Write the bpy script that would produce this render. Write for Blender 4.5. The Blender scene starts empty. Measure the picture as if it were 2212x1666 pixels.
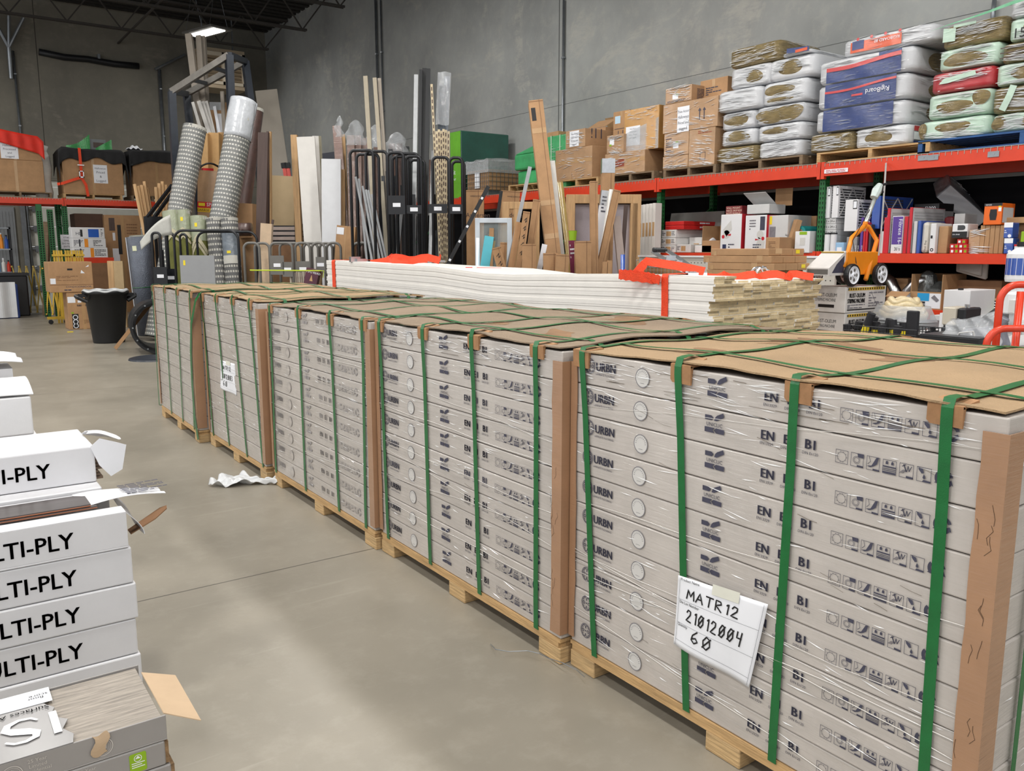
import bpy,bmesh,math,random
from mathutils import Vector,Matrix,noise
random.seed(7)
S=bpy.context.scene
C=S.collection
PI=math.pi
F,HZ,YAW,H=1800.0,540.0,math.radians(35.5),1.5
TH=math.atan((833-HZ)/F)
cam=bpy.data.cameras.new('camera');cam_o=bpy.data.objects.new('camera',cam);C.objects.link(cam_o)
cam.sensor_fit='HORIZONTAL';cam.sensor_width=36.0;cam.lens=F/2212*36.0
cam.clip_start=0.05;cam.clip_end=200
cam_o.location=(0,0,H);cam_o.rotation_euler=(PI/2-TH,0,-YAW)
S.camera=cam_o
S.view_settings.view_transform='Standard';S.view_settings.look='None'
S.view_settings.gamma=1;S.view_settings.use_curve_mapping=False
S.view_settings.exposure=0.0
try:S.cycles.use_denoising=True
except Exception:pass
S.cycles.max_bounces=6;S.cycles.diffuse_bounces=3;S.cycles.glossy_bounces=3
S.cycles.caustics_reflective=False;S.cycles.caustics_refractive=False
wd=bpy.data.worlds.new('world');S.world=wd;wd.use_nodes=True
wd.node_tree.nodes['Background'].inputs[0].default_value=(0.95,0.97,1.0,1)
wd.node_tree.nodes['Background'].inputs[1].default_value=0.86
LAMPS=[(-3.5,-3),(0.8,-3),(5.2,-3),(-3.5,2.2),(0.8,2.2),(5.2,2.2),(-3.5,7.4),(0.8,7.4),(5.2,7.4),
         (-3.5,12.8),(0.8,12.8),(5.2,12.8),(-3.5,18.6),(-1.6,21.2),(-8.5,-3),(-8.5,2.2),(-8.5,7.4),(-8.5,12.8)]  # rear lamp and far-left row added, unseen, to brighten rear rack and pallet fronts
LAMP_W=146.0
def ray(px,py):
 x=(px-1106)/F;y=-(py-833)/F
 f=math.cos(TH)+y*math.sin(TH);u=-math.sin(TH)+y*math.cos(TH)
 return Vector((f*math.sin(YAW)+x*math.cos(YAW),f*math.cos(YAW)-x*math.sin(YAW),u))
def P(px,py,X=None,Y=None,Z=None,d=None):
 r=ray(px,py)
 if X is not None:t=X/r.x
 elif Y is not None:t=Y/r.y
 elif Z is not None:t=(Z-H)/r.z
 else:t=d/(r.x*math.sin(YAW)+r.y*math.cos(YAW))
 return Vector((r.x*t,r.y*t,H+r.z*t))
MT={}
def mat(name,col,rough=0.6,metal=0.0,var=0.12,vscale=6.0,bump=0.0,bscale=60.0,film=0.0,emit=None,estr=0,stretch=None,col2=None,spec=0.5,alpha=1.0,trans=0.0):
 if name in MT:return MT[name]
 m=bpy.data.materials.new(name);m.use_nodes=True;MT[name]=m
 nt=m.node_tree;b=nt.nodes['Principled BSDF']
 b.inputs['Roughness'].default_value=rough;b.inputs['Metallic'].default_value=metal
 b.inputs['Specular IOR Level'].default_value=spec
 b.inputs['Alpha'].default_value=alpha
 b.inputs['Transmission Weight'].default_value=trans
 c=(col[0],col[1],col[2],1)
 tc=nt.nodes.new('ShaderNodeTexCoord')
 mp=nt.nodes.new('ShaderNodeMapping');nt.links.new(tc.outputs['Object'],mp.inputs[0])
 if stretch:mp.inputs['Scale'].default_value=stretch
 colout=None
 if var>0:
  n=nt.nodes.new('ShaderNodeTexNoise');n.inputs['Scale'].default_value=vscale;n.inputs['Detail'].default_value=6
  n.inputs['Roughness'].default_value=0.65
  nt.links.new(mp.outputs[0],n.inputs['Vector'])
  mx=nt.nodes.new('ShaderNodeMix');mx.data_type='RGBA'
  d=col2 or tuple(max(0,k*(1-var*1.6)) for k in col);l=tuple(min(1,k*(1+var*0.7)) for k in col)
  mx.inputs[6].default_value=(d[0],d[1],d[2],1);mx.inputs[7].default_value=(l[0],l[1],l[2],1)
  rp=nt.nodes.new('ShaderNodeMapRange');rp.inputs[1].default_value=0.32;rp.inputs[2].default_value=0.68
  nt.links.new(n.outputs['Fac'],rp.inputs[0]);nt.links.new(rp.outputs[0],mx.inputs[0])
  nt.links.new(mx.outputs[2],b.inputs['Base Color']);colout=mx.outputs[2]
 else:
  b.inputs['Base Color'].default_value=c
 if bump>0:
  n2=nt.nodes.new('ShaderNodeTexNoise');n2.inputs['Scale'].default_value=bscale;n2.inputs['Detail'].default_value=4
  nt.links.new(mp.outputs[0],n2.inputs['Vector'])
  bp=nt.nodes.new('ShaderNodeBump');bp.inputs['Strength'].default_value=bump;bp.inputs['Distance'].default_value=0.01
  nt.links.new(n2.outputs['Fac'],bp.inputs['Height']);nt.links.new(bp.outputs[0],b.inputs['Normal'])
 if film>0:
  mp2=nt.nodes.new('ShaderNodeMapping');mp2.inputs['Scale'].default_value=(1.6,1.6,26.0);mp2.inputs['Rotation'].default_value=(0.05,0.14,0)
  nt.links.new(tc.outputs['Object'],mp2.inputs[0])
  n3=nt.nodes.new('ShaderNodeTexNoise');n3.inputs['Scale'].default_value=3.2;n3.inputs['Detail'].default_value=5;n3.inputs['Roughness'].default_value=0.6
  n3.inputs['Distortion'].default_value=0.35
  nt.links.new(mp2.outputs[0],n3.inputs['Vector'])
  bp3=nt.nodes.new('ShaderNodeBump');bp3.inputs['Strength'].default_value=0.95;bp3.inputs['Distance'].default_value=0.012*film
  nt.links.new(n3.outputs['Fac'],bp3.inputs['Height'])
  nt.links.new(bp3.outputs[0],b.inputs['Coat Normal'])
  b.inputs['Coat Weight'].default_value=1.0;b.inputs['Coat Roughness'].default_value=0.12;b.inputs['Coat IOR'].default_value=1.52
 if emit:
  b.inputs['Emission Color'].default_value=(emit[0],emit[1],emit[2],1);b.inputs['Emission Strength'].default_value=estr
 return m
def lin(r,g,b):
 f= lambda v:(v/255/12.92) if v/255<=0.04045 else ((v/255+0.055)/1.055)**2.4
 return (f(r),f(g),f(b))
KRAFT=mat('kraft_board',lin(178,139,100),0.75,var=0.10,vscale=5,bump=0.15,bscale=120)
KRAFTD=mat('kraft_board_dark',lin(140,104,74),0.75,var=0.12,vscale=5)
KRAFTF=mat('kraft_board_in_film',lin(180,143,106),0.7,var=0.12,vscale=4,film=1.0)
AMBER=mat('amber_board_in_film',lin(196,146,74),0.7,var=0.10,vscale=4,film=0.9)
TAPE=mat('packing_tape',lin(186,150,108),0.25,var=0.05)
CARTON=mat('grey_flooring_carton',lin(190,183,177),0.5,var=0.09,vscale=3.5,film=0.75)
CARTONW=mat('white_carton',lin(226,226,228),0.5,var=0.03,vscale=3,bump=0.06,bscale=40)
SEAM=mat('carton_seam_shadow',lin(96,92,90),0.8)
INK=mat('grey_blue_ink',lin(66,66,84),0.6,var=0.15,vscale=30)
INKL=mat('faded_ink',lin(128,126,132),0.6,var=0.15,vscale=30)
BLACKINK=mat('black_ink',lin(16,16,20),0.5,var=0)
SEALW=mat('white_seal',lin(205,203,200),0.6,var=0)
GSTRAP=mat('green_strapping',lin(22,104,52),0.28,var=0.10,vscale=20,bump=0.1,bscale=400)
PAPER=mat('white_paper',lin(236,238,244),0.6,var=0.02)
WOOD=mat('pallet_wood',lin(196,160,112),0.75,var=0.22,vscale=4,stretch=(1,10,10),bump=0.25,bscale=12)
WOODB=mat('plywood_block',lin(200,168,122),0.75,var=0.25,vscale=6,stretch=(1,1,14),bump=0.3,bscale=10)
WOODG=mat('weathered_pallet_wood',lin(128,108,84),0.8,var=0.22,vscale=4,stretch=(1,8,8))
PINE=mat('pine_lumber',lin(205,166,120),0.65,var=0.16,vscale=3,stretch=(8,8,1))
DARKWOOD=mat('dark_brown_board',lin(84,66,60),0.5,var=0.15,vscale=3,stretch=(8,8,1))
WHITEP=mat('white_primer',lin(234,231,226),0.45,var=0.03)
MDF=mat('mdf_end_grain',lin(214,194,154),0.85,var=0.12,vscale=30,bump=0.3,bscale=200)
RED=mat('rack_orange_red',lin(216,62,30),0.4,var=0.06)
ORANGE=mat('orange_webbing',lin(240,72,28),0.6,var=0.10,vscale=40,bump=0.5,bscale=220)
RGREEN=mat('rack_green',lin(26,100,48),0.45,var=0.12)
BLACK=mat('black_plastic',lin(26,27,30),0.45,var=0.1)
BLACKM=mat('black_steel',lin(22,24,30),0.4,metal=0.0,var=0.1)
GREYM=mat('grey_painted_steel',lin(112,110,106),0.45,metal=0.1,var=0.08)
STEEL=mat('bright_steel',lin(200,202,205),0.28,metal=1.0,var=0.08,vscale=20)
GALV=mat('galvanised_steel',lin(150,155,160),0.4,metal=0.8,var=0.12)
WIRE=mat('wire_mesh',lin(176,170,160),0.4,metal=0.6,var=0)
YELLOW=mat('yellow_paint',lin(214,176,60),0.5,var=0.1)
YELLOWB=mat('yellow_sticker',lin(238,214,40),0.5,var=0)
DIRT=mat('grime',lin(120,110,98),0.8,var=0.2)
DOTS=mat('hole_black',lin(10,10,12),0.9,var=0)
class MB:
 def __init__(s):s.v=[];s.f=[];s.mi=[];s.m=0
 def add(s,vs,fs):
  o=len(s.v);s.v+=[tuple(v) for v in vs]
  for f in fs:s.f.append([o+i for i in f]);s.mi.append(s.m)
  return s
 def box(s,x0,y0,z0,x1,y1,z1):
  return s.add([(x0,y0,z0),(x1,y0,z0),(x1,y1,z0),(x0,y1,z0),(x0,y0,z1),(x1,y0,z1),(x1,y1,z1),(x0,y1,z1)],
                     [(3,2,1,0),(4,5,6,7),(0,1,5,4),(1,2,6,5),(2,3,7,6),(3,0,4,7)])
 def hexa(s,b,t):
  return s.add(list(b)+list(t),[(3,2,1,0),(4,5,6,7),(0,1,5,4),(1,2,6,5),(2,3,7,6),(3,0,4,7)])
 def bar(s,p,q,w,t,up=(0,0,1)):
  p=Vector(p);q=Vector(q);a=(q-p).normalized();u=Vector(up)
  if abs(a.dot(u))>0.98:u=Vector((0,1,0)) if abs(a.y)<0.9 else Vector((1,0,0))
  r=a.cross(u).normalized()*(w/2);n=r.cross(a).normalized()*(t/2)
  return s.hexa([p-r-n,p+r-n,p+r+n,p-r+n],[q-r-n,q+r-n,q+r+n,q-r+n])
 def cyl(s,p,q,r0,r1=None,n=14,caps=True):
  r1=r0 if r1 is None else r1
  p=Vector(p);q=Vector(q);a=(q-p).normalized()
  u=Vector((0,0,1)) if abs(a.z)<0.9 else Vector((1,0,0))
  e=a.cross(u).normalized();g=a.cross(e)
  vs=[]
  for c,r in ((p,r0),(q,r1)):
   for i in range(n):
    t=2*PI*i/n;vs.append(c+(e*math.cos(t)+g*math.sin(t))*r)
  fs=[(i,n+i,n+(i+1)%n,(i+1)%n) for i in range(n)]
  if caps:fs+=[tuple(range(n)),tuple(range(2*n-1,n-1,-1))]
  return s.add(vs,fs)
 def tube(s,pts,r,n=8,closed=False):
  pts=[Vector(p) for p in pts];k=len(pts);vs=[];fs=[];prev=None
  for i,p in enumerate(pts):
   if closed:a=pts[(i+1)%k]-pts[i-1]
   else:a=pts[min(i+1,k-1)]-pts[max(i-1,0)]
   a.normalize()
   if prev is None:
    u=Vector((0,0,1)) if abs(a.z)<0.9 else Vector((1,0,0))
    e=a.cross(u).normalized()
   else:
    e=(prev-a*prev.dot(a)).normalized()
   prev=e;g=a.cross(e)
   rr=r[i] if isinstance(r,(list,tuple)) else r
   for j in range(n):
    t=2*PI*j/n;vs.append(p+(e*math.cos(t)+g*math.sin(t))*rr)
  for i in range(k if closed else k-1):
   for j in range(n):
    a0=i*n+j;a1=i*n+(j+1)%n;b0=((i+1)%k)*n+j;b1=((i+1)%k)*n+(j+1)%n
    fs.append((a0,a1,b1,b0))
  if not closed:fs+=[tuple(range(n-1,-1,-1)),tuple(range((k-1)*n,k*n))]
  return s.add(vs,fs)
 def ribbon(s,pts,side,w,t):
  pts=[Vector(p) for p in pts];k=len(pts);vs=[];fs=[]
  for i,p in enumerate(pts):
   a=(pts[min(i+1,k-1)]-pts[max(i-1,0)]).normalized()
   sd=Vector(side[i] if isinstance(side,list) else side);sd=(sd-a*sd.dot(a)).normalized()
   n=a.cross(sd).normalized()
   vs+=[p-sd*w/2-n*t/2,p+sd*w/2-n*t/2,p+sd*w/2+n*t/2,p-sd*w/2+n*t/2]
  for i in range(k-1):
   for j in range(4):
    fs.append((i*4+j,i*4+(j+1)%4,(i+1)*4+(j+1)%4,(i+1)*4+j))
  fs+=[(3,2,1,0),tuple((k-1)*4+j for j in range(4))]
  return s.add(vs,fs)
 def sheet(s,fn,nu,nv,t=0.0):
  vs=[Vector(fn(i/nu,j/nv)) for j in range(nv+1) for i in range(nu+1)]
  W=nu+1
  fs=[(j*W+i,j*W+i+1,(j+1)*W+i+1,(j+1)*W+i) for j in range(nv) for i in range(nu)]
  if t:
   n=len(vs);vs2=[]
   for j in range(nv+1):
    for i in range(nu+1):
     a=vs[j*W+min(i+1,nu)]-vs[j*W+max(i-1,0)];b=vs[min(j+1,nv)*W+i]-vs[max(j-1,0)*W+i]
     nn=a.cross(b)
     nn=nn.normalized() if nn.length>1e-9 else Vector((0,0,1))
     vs2.append(vs[j*W+i]-nn*t)
   fs2=[tuple(n+k for k in reversed(f)) for f in fs]
   rim=[i for i in range(W)]+[j*W+nu for j in range(1,nv+1)]+[nv*W+i for i in range(nu-1,-1,-1)]+[j*W for j in range(nv-1,0,-1)]
   fs3=[(rim[(k+1)%len(rim)],rim[k],n+rim[k],n+rim[(k+1)%len(rim)]) for k in range(len(rim))]
   return s.add(vs+vs2,fs+fs2+fs3)
  return s.add(vs,fs)
 def prism(s,poly,fr,t):
  n=len(poly)
  vs=[fr(u,v,0) for u,v in poly]+[fr(u,v,t) for u,v in poly]
  return s.add(vs,[tuple(range(n-1,-1,-1)),tuple(range(n,2*n))]+[(i,(i+1)%n,n+(i+1)%n,n+i) for i in range(n)])
 def lathe(s,prof,n=20,c=(0,0,0)):
  vs=[];fs=[]
  for r,z in prof:
   for i in range(n):t=2*PI*i/n;vs.append((c[0]+r*math.cos(t),c[1]+r*math.sin(t),c[2]+z))
  for k in range(len(prof)-1):
   for i in range(n):fs.append((k*n+i,k*n+(i+1)%n,(k+1)*n+(i+1)%n,(k+1)*n+i))
  return s.add(vs,fs)
 def mesh(s,me,M):
  vs=[M@v.co for v in me.vertices]
  return s.add(vs,[tuple(p.vertices) for p in me.polygons])
 def build(s,name,m,parent=None,smooth=False,bevel=0.0,seg=1):
  me=bpy.data.meshes.new(name)
  me.from_pydata(s.v,[],s.f)
  ms=m if isinstance(m,(list,tuple)) else [m]
  for k in ms:me.materials.append(k)
  if len(ms)>1:
   for p,i in zip(me.polygons,s.mi):p.material_index=i
  if bevel>0:
   bm=bmesh.new();bm.from_mesh(me)
   bmesh.ops.bevel(bm,geom=bm.edges[:],offset=bevel,segments=seg,affect='EDGES',profile=0.5,clamp_overlap=True)
   bm.to_mesh(me);bm.free()
  if smooth:
   for p in me.polygons:p.use_smooth=True
  me.update()
  o=bpy.data.objects.new(name,me);C.objects.link(o)
  if parent:o.parent=parent
  return o
def tag(o,label=None,cat=None,group=None,kind=None):
 if label:o['label']=label
 if cat:o['category']=cat
 if group:o['group']=group
 if kind:o['kind']=kind
 return o
def thing(name,label,cat,loc=(0,0,0),rz=0,group=None):
 o=bpy.data.objects.new(name,None);C.objects.link(o);o.empty_display_size=0.1
 o.location=loc;o.rotation_euler=(0,0,rz)
 return tag(o,label,cat,group)
KIDS={}
def copy_tree(o,parent=None):
 c=o.copy();C.objects.link(c)
 if parent:c.parent=parent
 for ch in [k for k in bpy.data.objects if k.parent==o]:copy_tree(ch,c)
 return c
def struct(name,mb,m,**k):
 o=mb.build(name,m,**k);o['kind']='structure';return o
TXT={}
def text_me(s,size):
 k=(s,round(size,4))
 if k in TXT:return TXT[k]
 cu=bpy.data.curves.new('lettering','FONT');cu.body=s;cu.size=size;cu.resolution_u=2
 ob=bpy.data.objects.new('lettering',cu);C.objects.link(ob)
 dg=bpy.context.evaluated_depsgraph_get();dg.update()
 me=bpy.data.meshes.new_from_object(ob.evaluated_get(dg))
 bpy.data.objects.remove(ob);bpy.data.curves.remove(cu)
 TXT[k]=me
 return me
def text_w(s,size):
 me=text_me(s,size);xs=[v.co.x for v in me.vertices]
 return (max(xs)-min(xs)) if xs else 0
RX90=Matrix.Rotation(PI/2,4,'X')
def put_text(mb,s,x,z,size,y=-0.0012,rot=0.0,sx=1.0,M=None):
 me=text_me(s,size)
 T=(M or Matrix.Identity(4))@Matrix.Translation((x,y,z))@RX90@Matrix.Rotation(rot,4,'Z')@Matrix.Diagonal((sx,1,1,1))
 mb.mesh(me,T)
SIDE= lambda w:Matrix.Translation((w,0,0))@Matrix.Rotation(PI/2,4,'Z')
def lettering(parent,items,m,name='lettering',M=None,y=-0.0015):
 mb=MB()
 for it in items:put_text(mb,*it,M=M,y=y)
 return mb.build(name,m,parent)
def patch(parent,x0,z0,x1,z1,m,name='sticker',y=-0.0008,M=None,t=0.0006):
 mb=MB().box(x0,y-t,z0,x1,y,z1)
 if M:mb.v=[tuple(M@Vector(v)) for v in mb.v]
 return mb.build(name,m,parent)
def fine_print(parent,x0,z0,x1,z1,rows,m,name='fine_print',M=None,y=-0.0016,seed=0):
 r=random.Random(seed+int(x0*1000));mb=MB();h=(z1-z0)/rows
 for i in range(rows):
  x=x0
  while x<x1-0.004:
   w=min(r.uniform(0.1,0.3)*(x1-x0),x1-x);mb.box(x,y-0.0004,z1-(i+0.75)*h,x+w*0.85,y,z1-(i+0.3)*h);x+=w
   if r.random()<0.15:break
 if M:mb.v=[tuple(M@Vector(v)) for v in mb.v]
 return mb.build(name,m,parent)
FILM_GLINT=mat('white_film_glint',lin(232,234,236),0.12,var=0,spec=1.0,alpha=0.8)  # white of the film's reflections, put into the colour of the folds
def glint_folds(parent,w,h,n,sd=0,M=None,hs=(0.002,0.006),ls=(0.03,0.16),top=0.0,tilt=0.12,y=-0.004,name='film_glint_folds',x0=0.0,z0=0.0):
 """wrinkles of the clear wrapping: slender raised folds coloured white in place of its glints, each leaning back so that its face looks up"""
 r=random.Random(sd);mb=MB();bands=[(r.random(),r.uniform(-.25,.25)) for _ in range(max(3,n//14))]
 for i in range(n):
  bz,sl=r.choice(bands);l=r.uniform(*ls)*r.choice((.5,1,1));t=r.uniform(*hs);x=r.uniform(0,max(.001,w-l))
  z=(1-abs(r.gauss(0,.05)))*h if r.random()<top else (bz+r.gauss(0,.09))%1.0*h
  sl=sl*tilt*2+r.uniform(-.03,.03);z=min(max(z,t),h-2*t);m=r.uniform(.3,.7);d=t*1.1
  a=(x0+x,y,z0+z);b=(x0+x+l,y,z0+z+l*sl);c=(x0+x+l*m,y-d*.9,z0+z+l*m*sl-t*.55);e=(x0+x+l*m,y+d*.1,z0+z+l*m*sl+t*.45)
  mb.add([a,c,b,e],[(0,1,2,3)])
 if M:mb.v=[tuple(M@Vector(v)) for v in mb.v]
 return mb.build(name,FILM_GLINT,parent)
RZ=-PI/2
# ================================================================ setting
WX,WY,CZ=9.35,26.0,7.95
def concrete(name,base,dark,light,scale,rough,joint=None,blacks=None,spec=0.5,smear=True,scratch=False):
 m=bpy.data.materials.new(name);m.use_nodes=True;nt=m.node_tree;b=nt.nodes['Principled BSDF'];L=nt.links
 tc=nt.nodes.new('ShaderNodeTexCoord')
 def noise_(sc,det=8,rough_=0.6,dist=0.0,mp=None):
  n=nt.nodes.new('ShaderNodeTexNoise');n.inputs['Scale'].default_value=sc;n.inputs['Detail'].default_value=det
  n.inputs['Roughness'].default_value=rough_;n.inputs['Distortion'].default_value=dist
  v=tc.outputs['Object']
  if mp:
   k=nt.nodes.new('ShaderNodeMapping');k.inputs['Scale'].default_value=mp;L.new(v,k.inputs[0]);v=k.outputs[0]
  L.new(v,n.inputs['Vector']);return n.outputs['Fac']
 def rng(v,a,c):
  r=nt.nodes.new('ShaderNodeMapRange');r.inputs[1].default_value=a;r.inputs[2].default_value=c;L.new(v,r.inputs[0]);return r.outputs[0]
 def mix(f,a,c):
  x=nt.nodes.new('ShaderNodeMix');x.data_type='RGBA';L.new(f,x.inputs[0])
  for s,val in ((6,a),(7,c)):
   if isinstance(val,tuple):x.inputs[s].default_value=(*val,1)
   else:L.new(val,x.inputs[s])
  return x.outputs[2]
 c=mix(rng(noise_(scale),0.35,0.65),dark,base)
 kk=nt.nodes.new('ShaderNodeMath');kk.operation='MULTIPLY';kk.inputs[1].default_value=0.35;L.new(rng(noise_(scale*9,8,0.7),0.5,0.8),kk.inputs[0]);c=mix(kk.outputs[0],c,light)
 if smear:
  k=rng(noise_(scale*0.9,10,0.62,1.2),0.56,0.60)
  k2=nt.nodes.new('ShaderNodeMath');k2.operation='MULTIPLY';L.new(k,k2.inputs[0]);L.new(rng(noise_(scale*5,6,0.7,0,(1,1,3)),0.42,0.6),k2.inputs[1])
  k3=nt.nodes.new('ShaderNodeMath');k3.operation='MULTIPLY';k3.inputs[1].default_value=0.38;L.new(k2.outputs[0],k3.inputs[0])
  c=mix(k3.outputs[0],c,light)
 if scratch:
  k=rng(noise_(3.2,3,0.5,0.2,(0.35,6,1)),0.66,0.72)
  k3=nt.nodes.new('ShaderNodeMath');k3.operation='MULTIPLY';k3.inputs[1].default_value=0.25;L.new(k,k3.inputs[0])
  c=mix(k3.outputs[0],c,light)
  v=rng(noise_(60,2),0.74,0.76);k4=nt.nodes.new('ShaderNodeMath');k4.operation='MULTIPLY';k4.inputs[1].default_value=0.35;L.new(v,k4.inputs[0])
  c=mix(k4.outputs[0],c,dark)
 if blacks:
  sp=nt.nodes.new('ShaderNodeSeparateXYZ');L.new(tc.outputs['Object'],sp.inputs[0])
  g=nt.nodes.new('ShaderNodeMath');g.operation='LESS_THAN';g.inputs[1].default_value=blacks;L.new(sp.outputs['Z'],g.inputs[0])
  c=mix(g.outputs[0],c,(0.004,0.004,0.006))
 if joint:
  sp=nt.nodes.new('ShaderNodeSeparateXYZ');L.new(tc.outputs['Object'],sp.inputs[0])
  for ax,pos,wdt in joint:
   d_=nt.nodes.new('ShaderNodeMath');d_.operation='SUBTRACT';d_.inputs[1].default_value=pos;L.new(sp.outputs[ax],d_.inputs[0])
   a_=nt.nodes.new('ShaderNodeMath');a_.operation='ABSOLUTE';L.new(d_.outputs[0],a_.inputs[0])
   g_=nt.nodes.new('ShaderNodeMath');g_.operation='LESS_THAN';g_.inputs[1].default_value=wdt;L.new(a_.outputs[0],g_.inputs[0])
   c=mix(g_.outputs[0],c,tuple(k*0.35 for k in dark))
 L.new(c,b.inputs['Base Color'])
 r=nt.nodes.new('ShaderNodeMapRange');L.new(noise_(scale*2,5),r.inputs[0]);r.inputs[3].default_value=rough-0.08;r.inputs[4].default_value=rough+0.12
 L.new(r.outputs[0],b.inputs['Roughness']);b.inputs['Specular IOR Level'].default_value=spec
 bp=nt.nodes.new('ShaderNodeBump');bp.inputs['Strength'].default_value=0.12;bp.inputs['Distance'].default_value=0.01
 L.new(noise_(scale*14,6),bp.inputs['Height']);L.new(bp.outputs[0],b.inputs['Normal'])
 return m
jy=P(560,1241,Z=0).y
JW=P(1207,200,X=WX).y
FLOOR=concrete('polished_concrete_floor',lin(150,143,130),lin(132,126,114),lin(172,166,154),0.7,0.36,joint=[('Y',jy,0.004),('Y',jy+6.2,0.004),('X',-3.2,0.004)],smear=False,scratch=True)
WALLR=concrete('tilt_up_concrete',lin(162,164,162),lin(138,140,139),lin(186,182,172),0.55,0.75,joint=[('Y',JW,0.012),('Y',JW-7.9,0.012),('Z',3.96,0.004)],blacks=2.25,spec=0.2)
WALLB=concrete('cast_concrete',lin(136,132,120),lin(112,109,100),lin(158,152,138),0.5,0.8,joint=[('X',3.2,0.01),('Z',3.4,0.004)],smear=True)
struct('floor',MB().box(-9,-6,-0.3,WX+0.3,WY+0.3,0),FLOOR)
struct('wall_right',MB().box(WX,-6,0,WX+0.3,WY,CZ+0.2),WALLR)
DX0,DX1,DZ=P(62,500,Y=WY).x,P(62,500,Y=WY).x+3.7,3.35
struct('wall_back',MB().box(-9,WY,0,DX0,WY+0.3,CZ+0.2).box(DX1,WY,0,WX+0.3,WY+0.3,CZ+0.2).box(DX0,WY,DZ,DX1,WY+0.3,CZ+0.2),WALLB)
CEIL=mat('dark_steel_deck',lin(44,42,40),0.7,var=0.1)
mb=MB()
y=-6.0
while y<WY:
 mb.box(-9,y,CZ,WX+0.3,y+0.16,CZ+0.06);mb.box(-9,y+0.16,CZ+0.07,WX+0.3,y+0.32,CZ+0.13);y+=0.32
struct('ceiling',mb,CEIL)
JOI=mat('joist_paint',lin(70,66,62),0.6,var=0.1)
def joist(y,zb=7.08,x1=9.34,xend=8.75):
 mb=MB();zt=CZ-0.06
 for dy in (-0.045,0.045):
  mb.box(-9,y+dy-0.02,zb,xend,y+dy+0.02,zb+0.05);mb.box(-9,y+dy-0.02,zt,x1,y+dy+0.02,zt+0.05)
 x=xend-0.1;up=True
 while x>-8.5:
  nx=x-0.62
  a,b_=(zb+0.03,zt) if up else (zt,zb+0.03)
  mb.bar((x,y,a),(nx,y,b_),0.03,0.03,up=(0,1,0));x=nx;up= not up
 mb.bar((xend-0.1,y,zb+0.03),(x1-0.03,y,zt),0.03,0.03,up=(0,1,0))
 return struct('ceiling_joist',mb,JOI)
for y,z in ((24.1,7.05),(21.3,7.0),(19.0,7.05),(16.6,7.05),(14.2,7.05),(11.8,7.05)):joist(y,z)
struct('ceiling_bridging',MB().bar((5.2,11,7.12),(5.2,26,7.12),0.04,0.04).bar((1.2,11,7.12),(1.2,26,7.12),0.04,0.04),JOI)
LENS=mat('lamp_lens',(1,1,1),0.4,var=0,emit=(1,0.98,0.94),estr=14)
def high_bay(x,y,z,label,rz=0.0,group=None,k=1.0):
 t=thing('high_bay_light',label,'ceiling light',(x,y,z),rz,group)
 MB().box(-0.3,-0.62,0.015,0.3,0.62,0.07).build('housing',GREYM,t,bevel=0.01)
 MB().box(-0.16,-0.52,0.0,0.16,0.52,0.02).build('lens',LENS,t)
 mb=MB()
 for sx in (-0.25,0.25):mb.tube([(sx,-0.5,0.06),(0,-0.5,CZ-z-0.02)],0.004,5);mb.tube([(sx,0.5,0.06),(0,0.5,CZ-z-0.02)],0.004,5)
 mb.build('hanging_wire',GALV,t)
 ld=bpy.data.lights.new('high_bay_lamp','AREA');ld.shape='RECTANGLE';ld.size=0.6;ld.size_y=1.24;ld.energy=LAMP_W*k;ld.color=(1,0.975,0.93)
 lo=bpy.data.objects.new('high_bay_lamp',ld);C.objects.link(lo);lo.parent=t;lo.location=(0,0,-0.02)
for x,y in LAMPS:high_bay(x,y,6.85,'unseen flat LED high bay light hanging from the dark steel ceiling',group='high bay lights')
p=P(447,72,Z=6.75)
high_bay(p.x,p.y,p.z,'single lit LED high bay light below the far joists above the tall mouldings',rz=0.3,k=0.35)
def conduit(px,y0,y1,r,label,X=None,Y=None,boxes=()):
 off=r+0.012
 a=P(px,y0,X=X-off if X else None,Y=Y-off if Y else None);b_=P(px,y1,X=X-off if X else None,Y=Y-off if Y else None)
 z1=min(a.z,CZ-0.1)
 if px<2000:b_.z=.3
 o=MB().tube([(a.x,a.y,b_.z),(a.x,a.y,z1)],r,8).build('conduit',GALV,smooth=True)
 tag(o,label,'conduit')
 mb=MB();z=b_.z+0.5
 while z<z1:
  if X:mb.box(X-2*r-0.016,a.y-0.03,z,X-0.001,a.y+0.03,z+0.03)
  else:mb.box(a.x-0.03,Y-2*r-0.016,z,a.x+0.03,Y-0.001,z+0.03)
  z+=1.3
 mb.build('conduit_strap',GALV,o)
conduit(1218,0,300,0.022,'galvanised conduit running up the concrete wall above the boxed pallets',X=WX)
conduit(811,0,330,0.03,'dark conduit, left one of the pair behind the tall grey mouldings',X=WX)
conduit(822,0,330,0.02,'dark conduit, right one of the pair behind the tall grey mouldings',X=WX)
conduit(2148,0,60,0.022,'short visible conduit on the wall above the green-tinted insulation stack',X=WX)
conduit(344,150,330,0.05,'thick grey conduit on the back wall behind the black draped box',Y=WY)
conduit(28,110,270,0.03,'thin conduit on the back wall above the red draped box',Y=WY)
p=P(20,100,Y=WY-0.3)
t=thing('pipe_bracket','splayed white steel pipe bracket on the back wall at the far left','bracket',(p.x,WY,p.z))
MB().tube([(0,-0.06,-0.75),(0,-0.16,0.0)],0.05,8).build('stem',GALV,t)
for dx in (-0.35,0.05,0.38):MB().tube([(0,-0.16,0),(dx,-0.3,0.75)],0.04,8).build('arm',GALV,t)
a=P(84,112,Y=WY-0.1);b_=P(190,128,Y=WY-0.1);c_=P(300,143,Y=WY-0.1)
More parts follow.
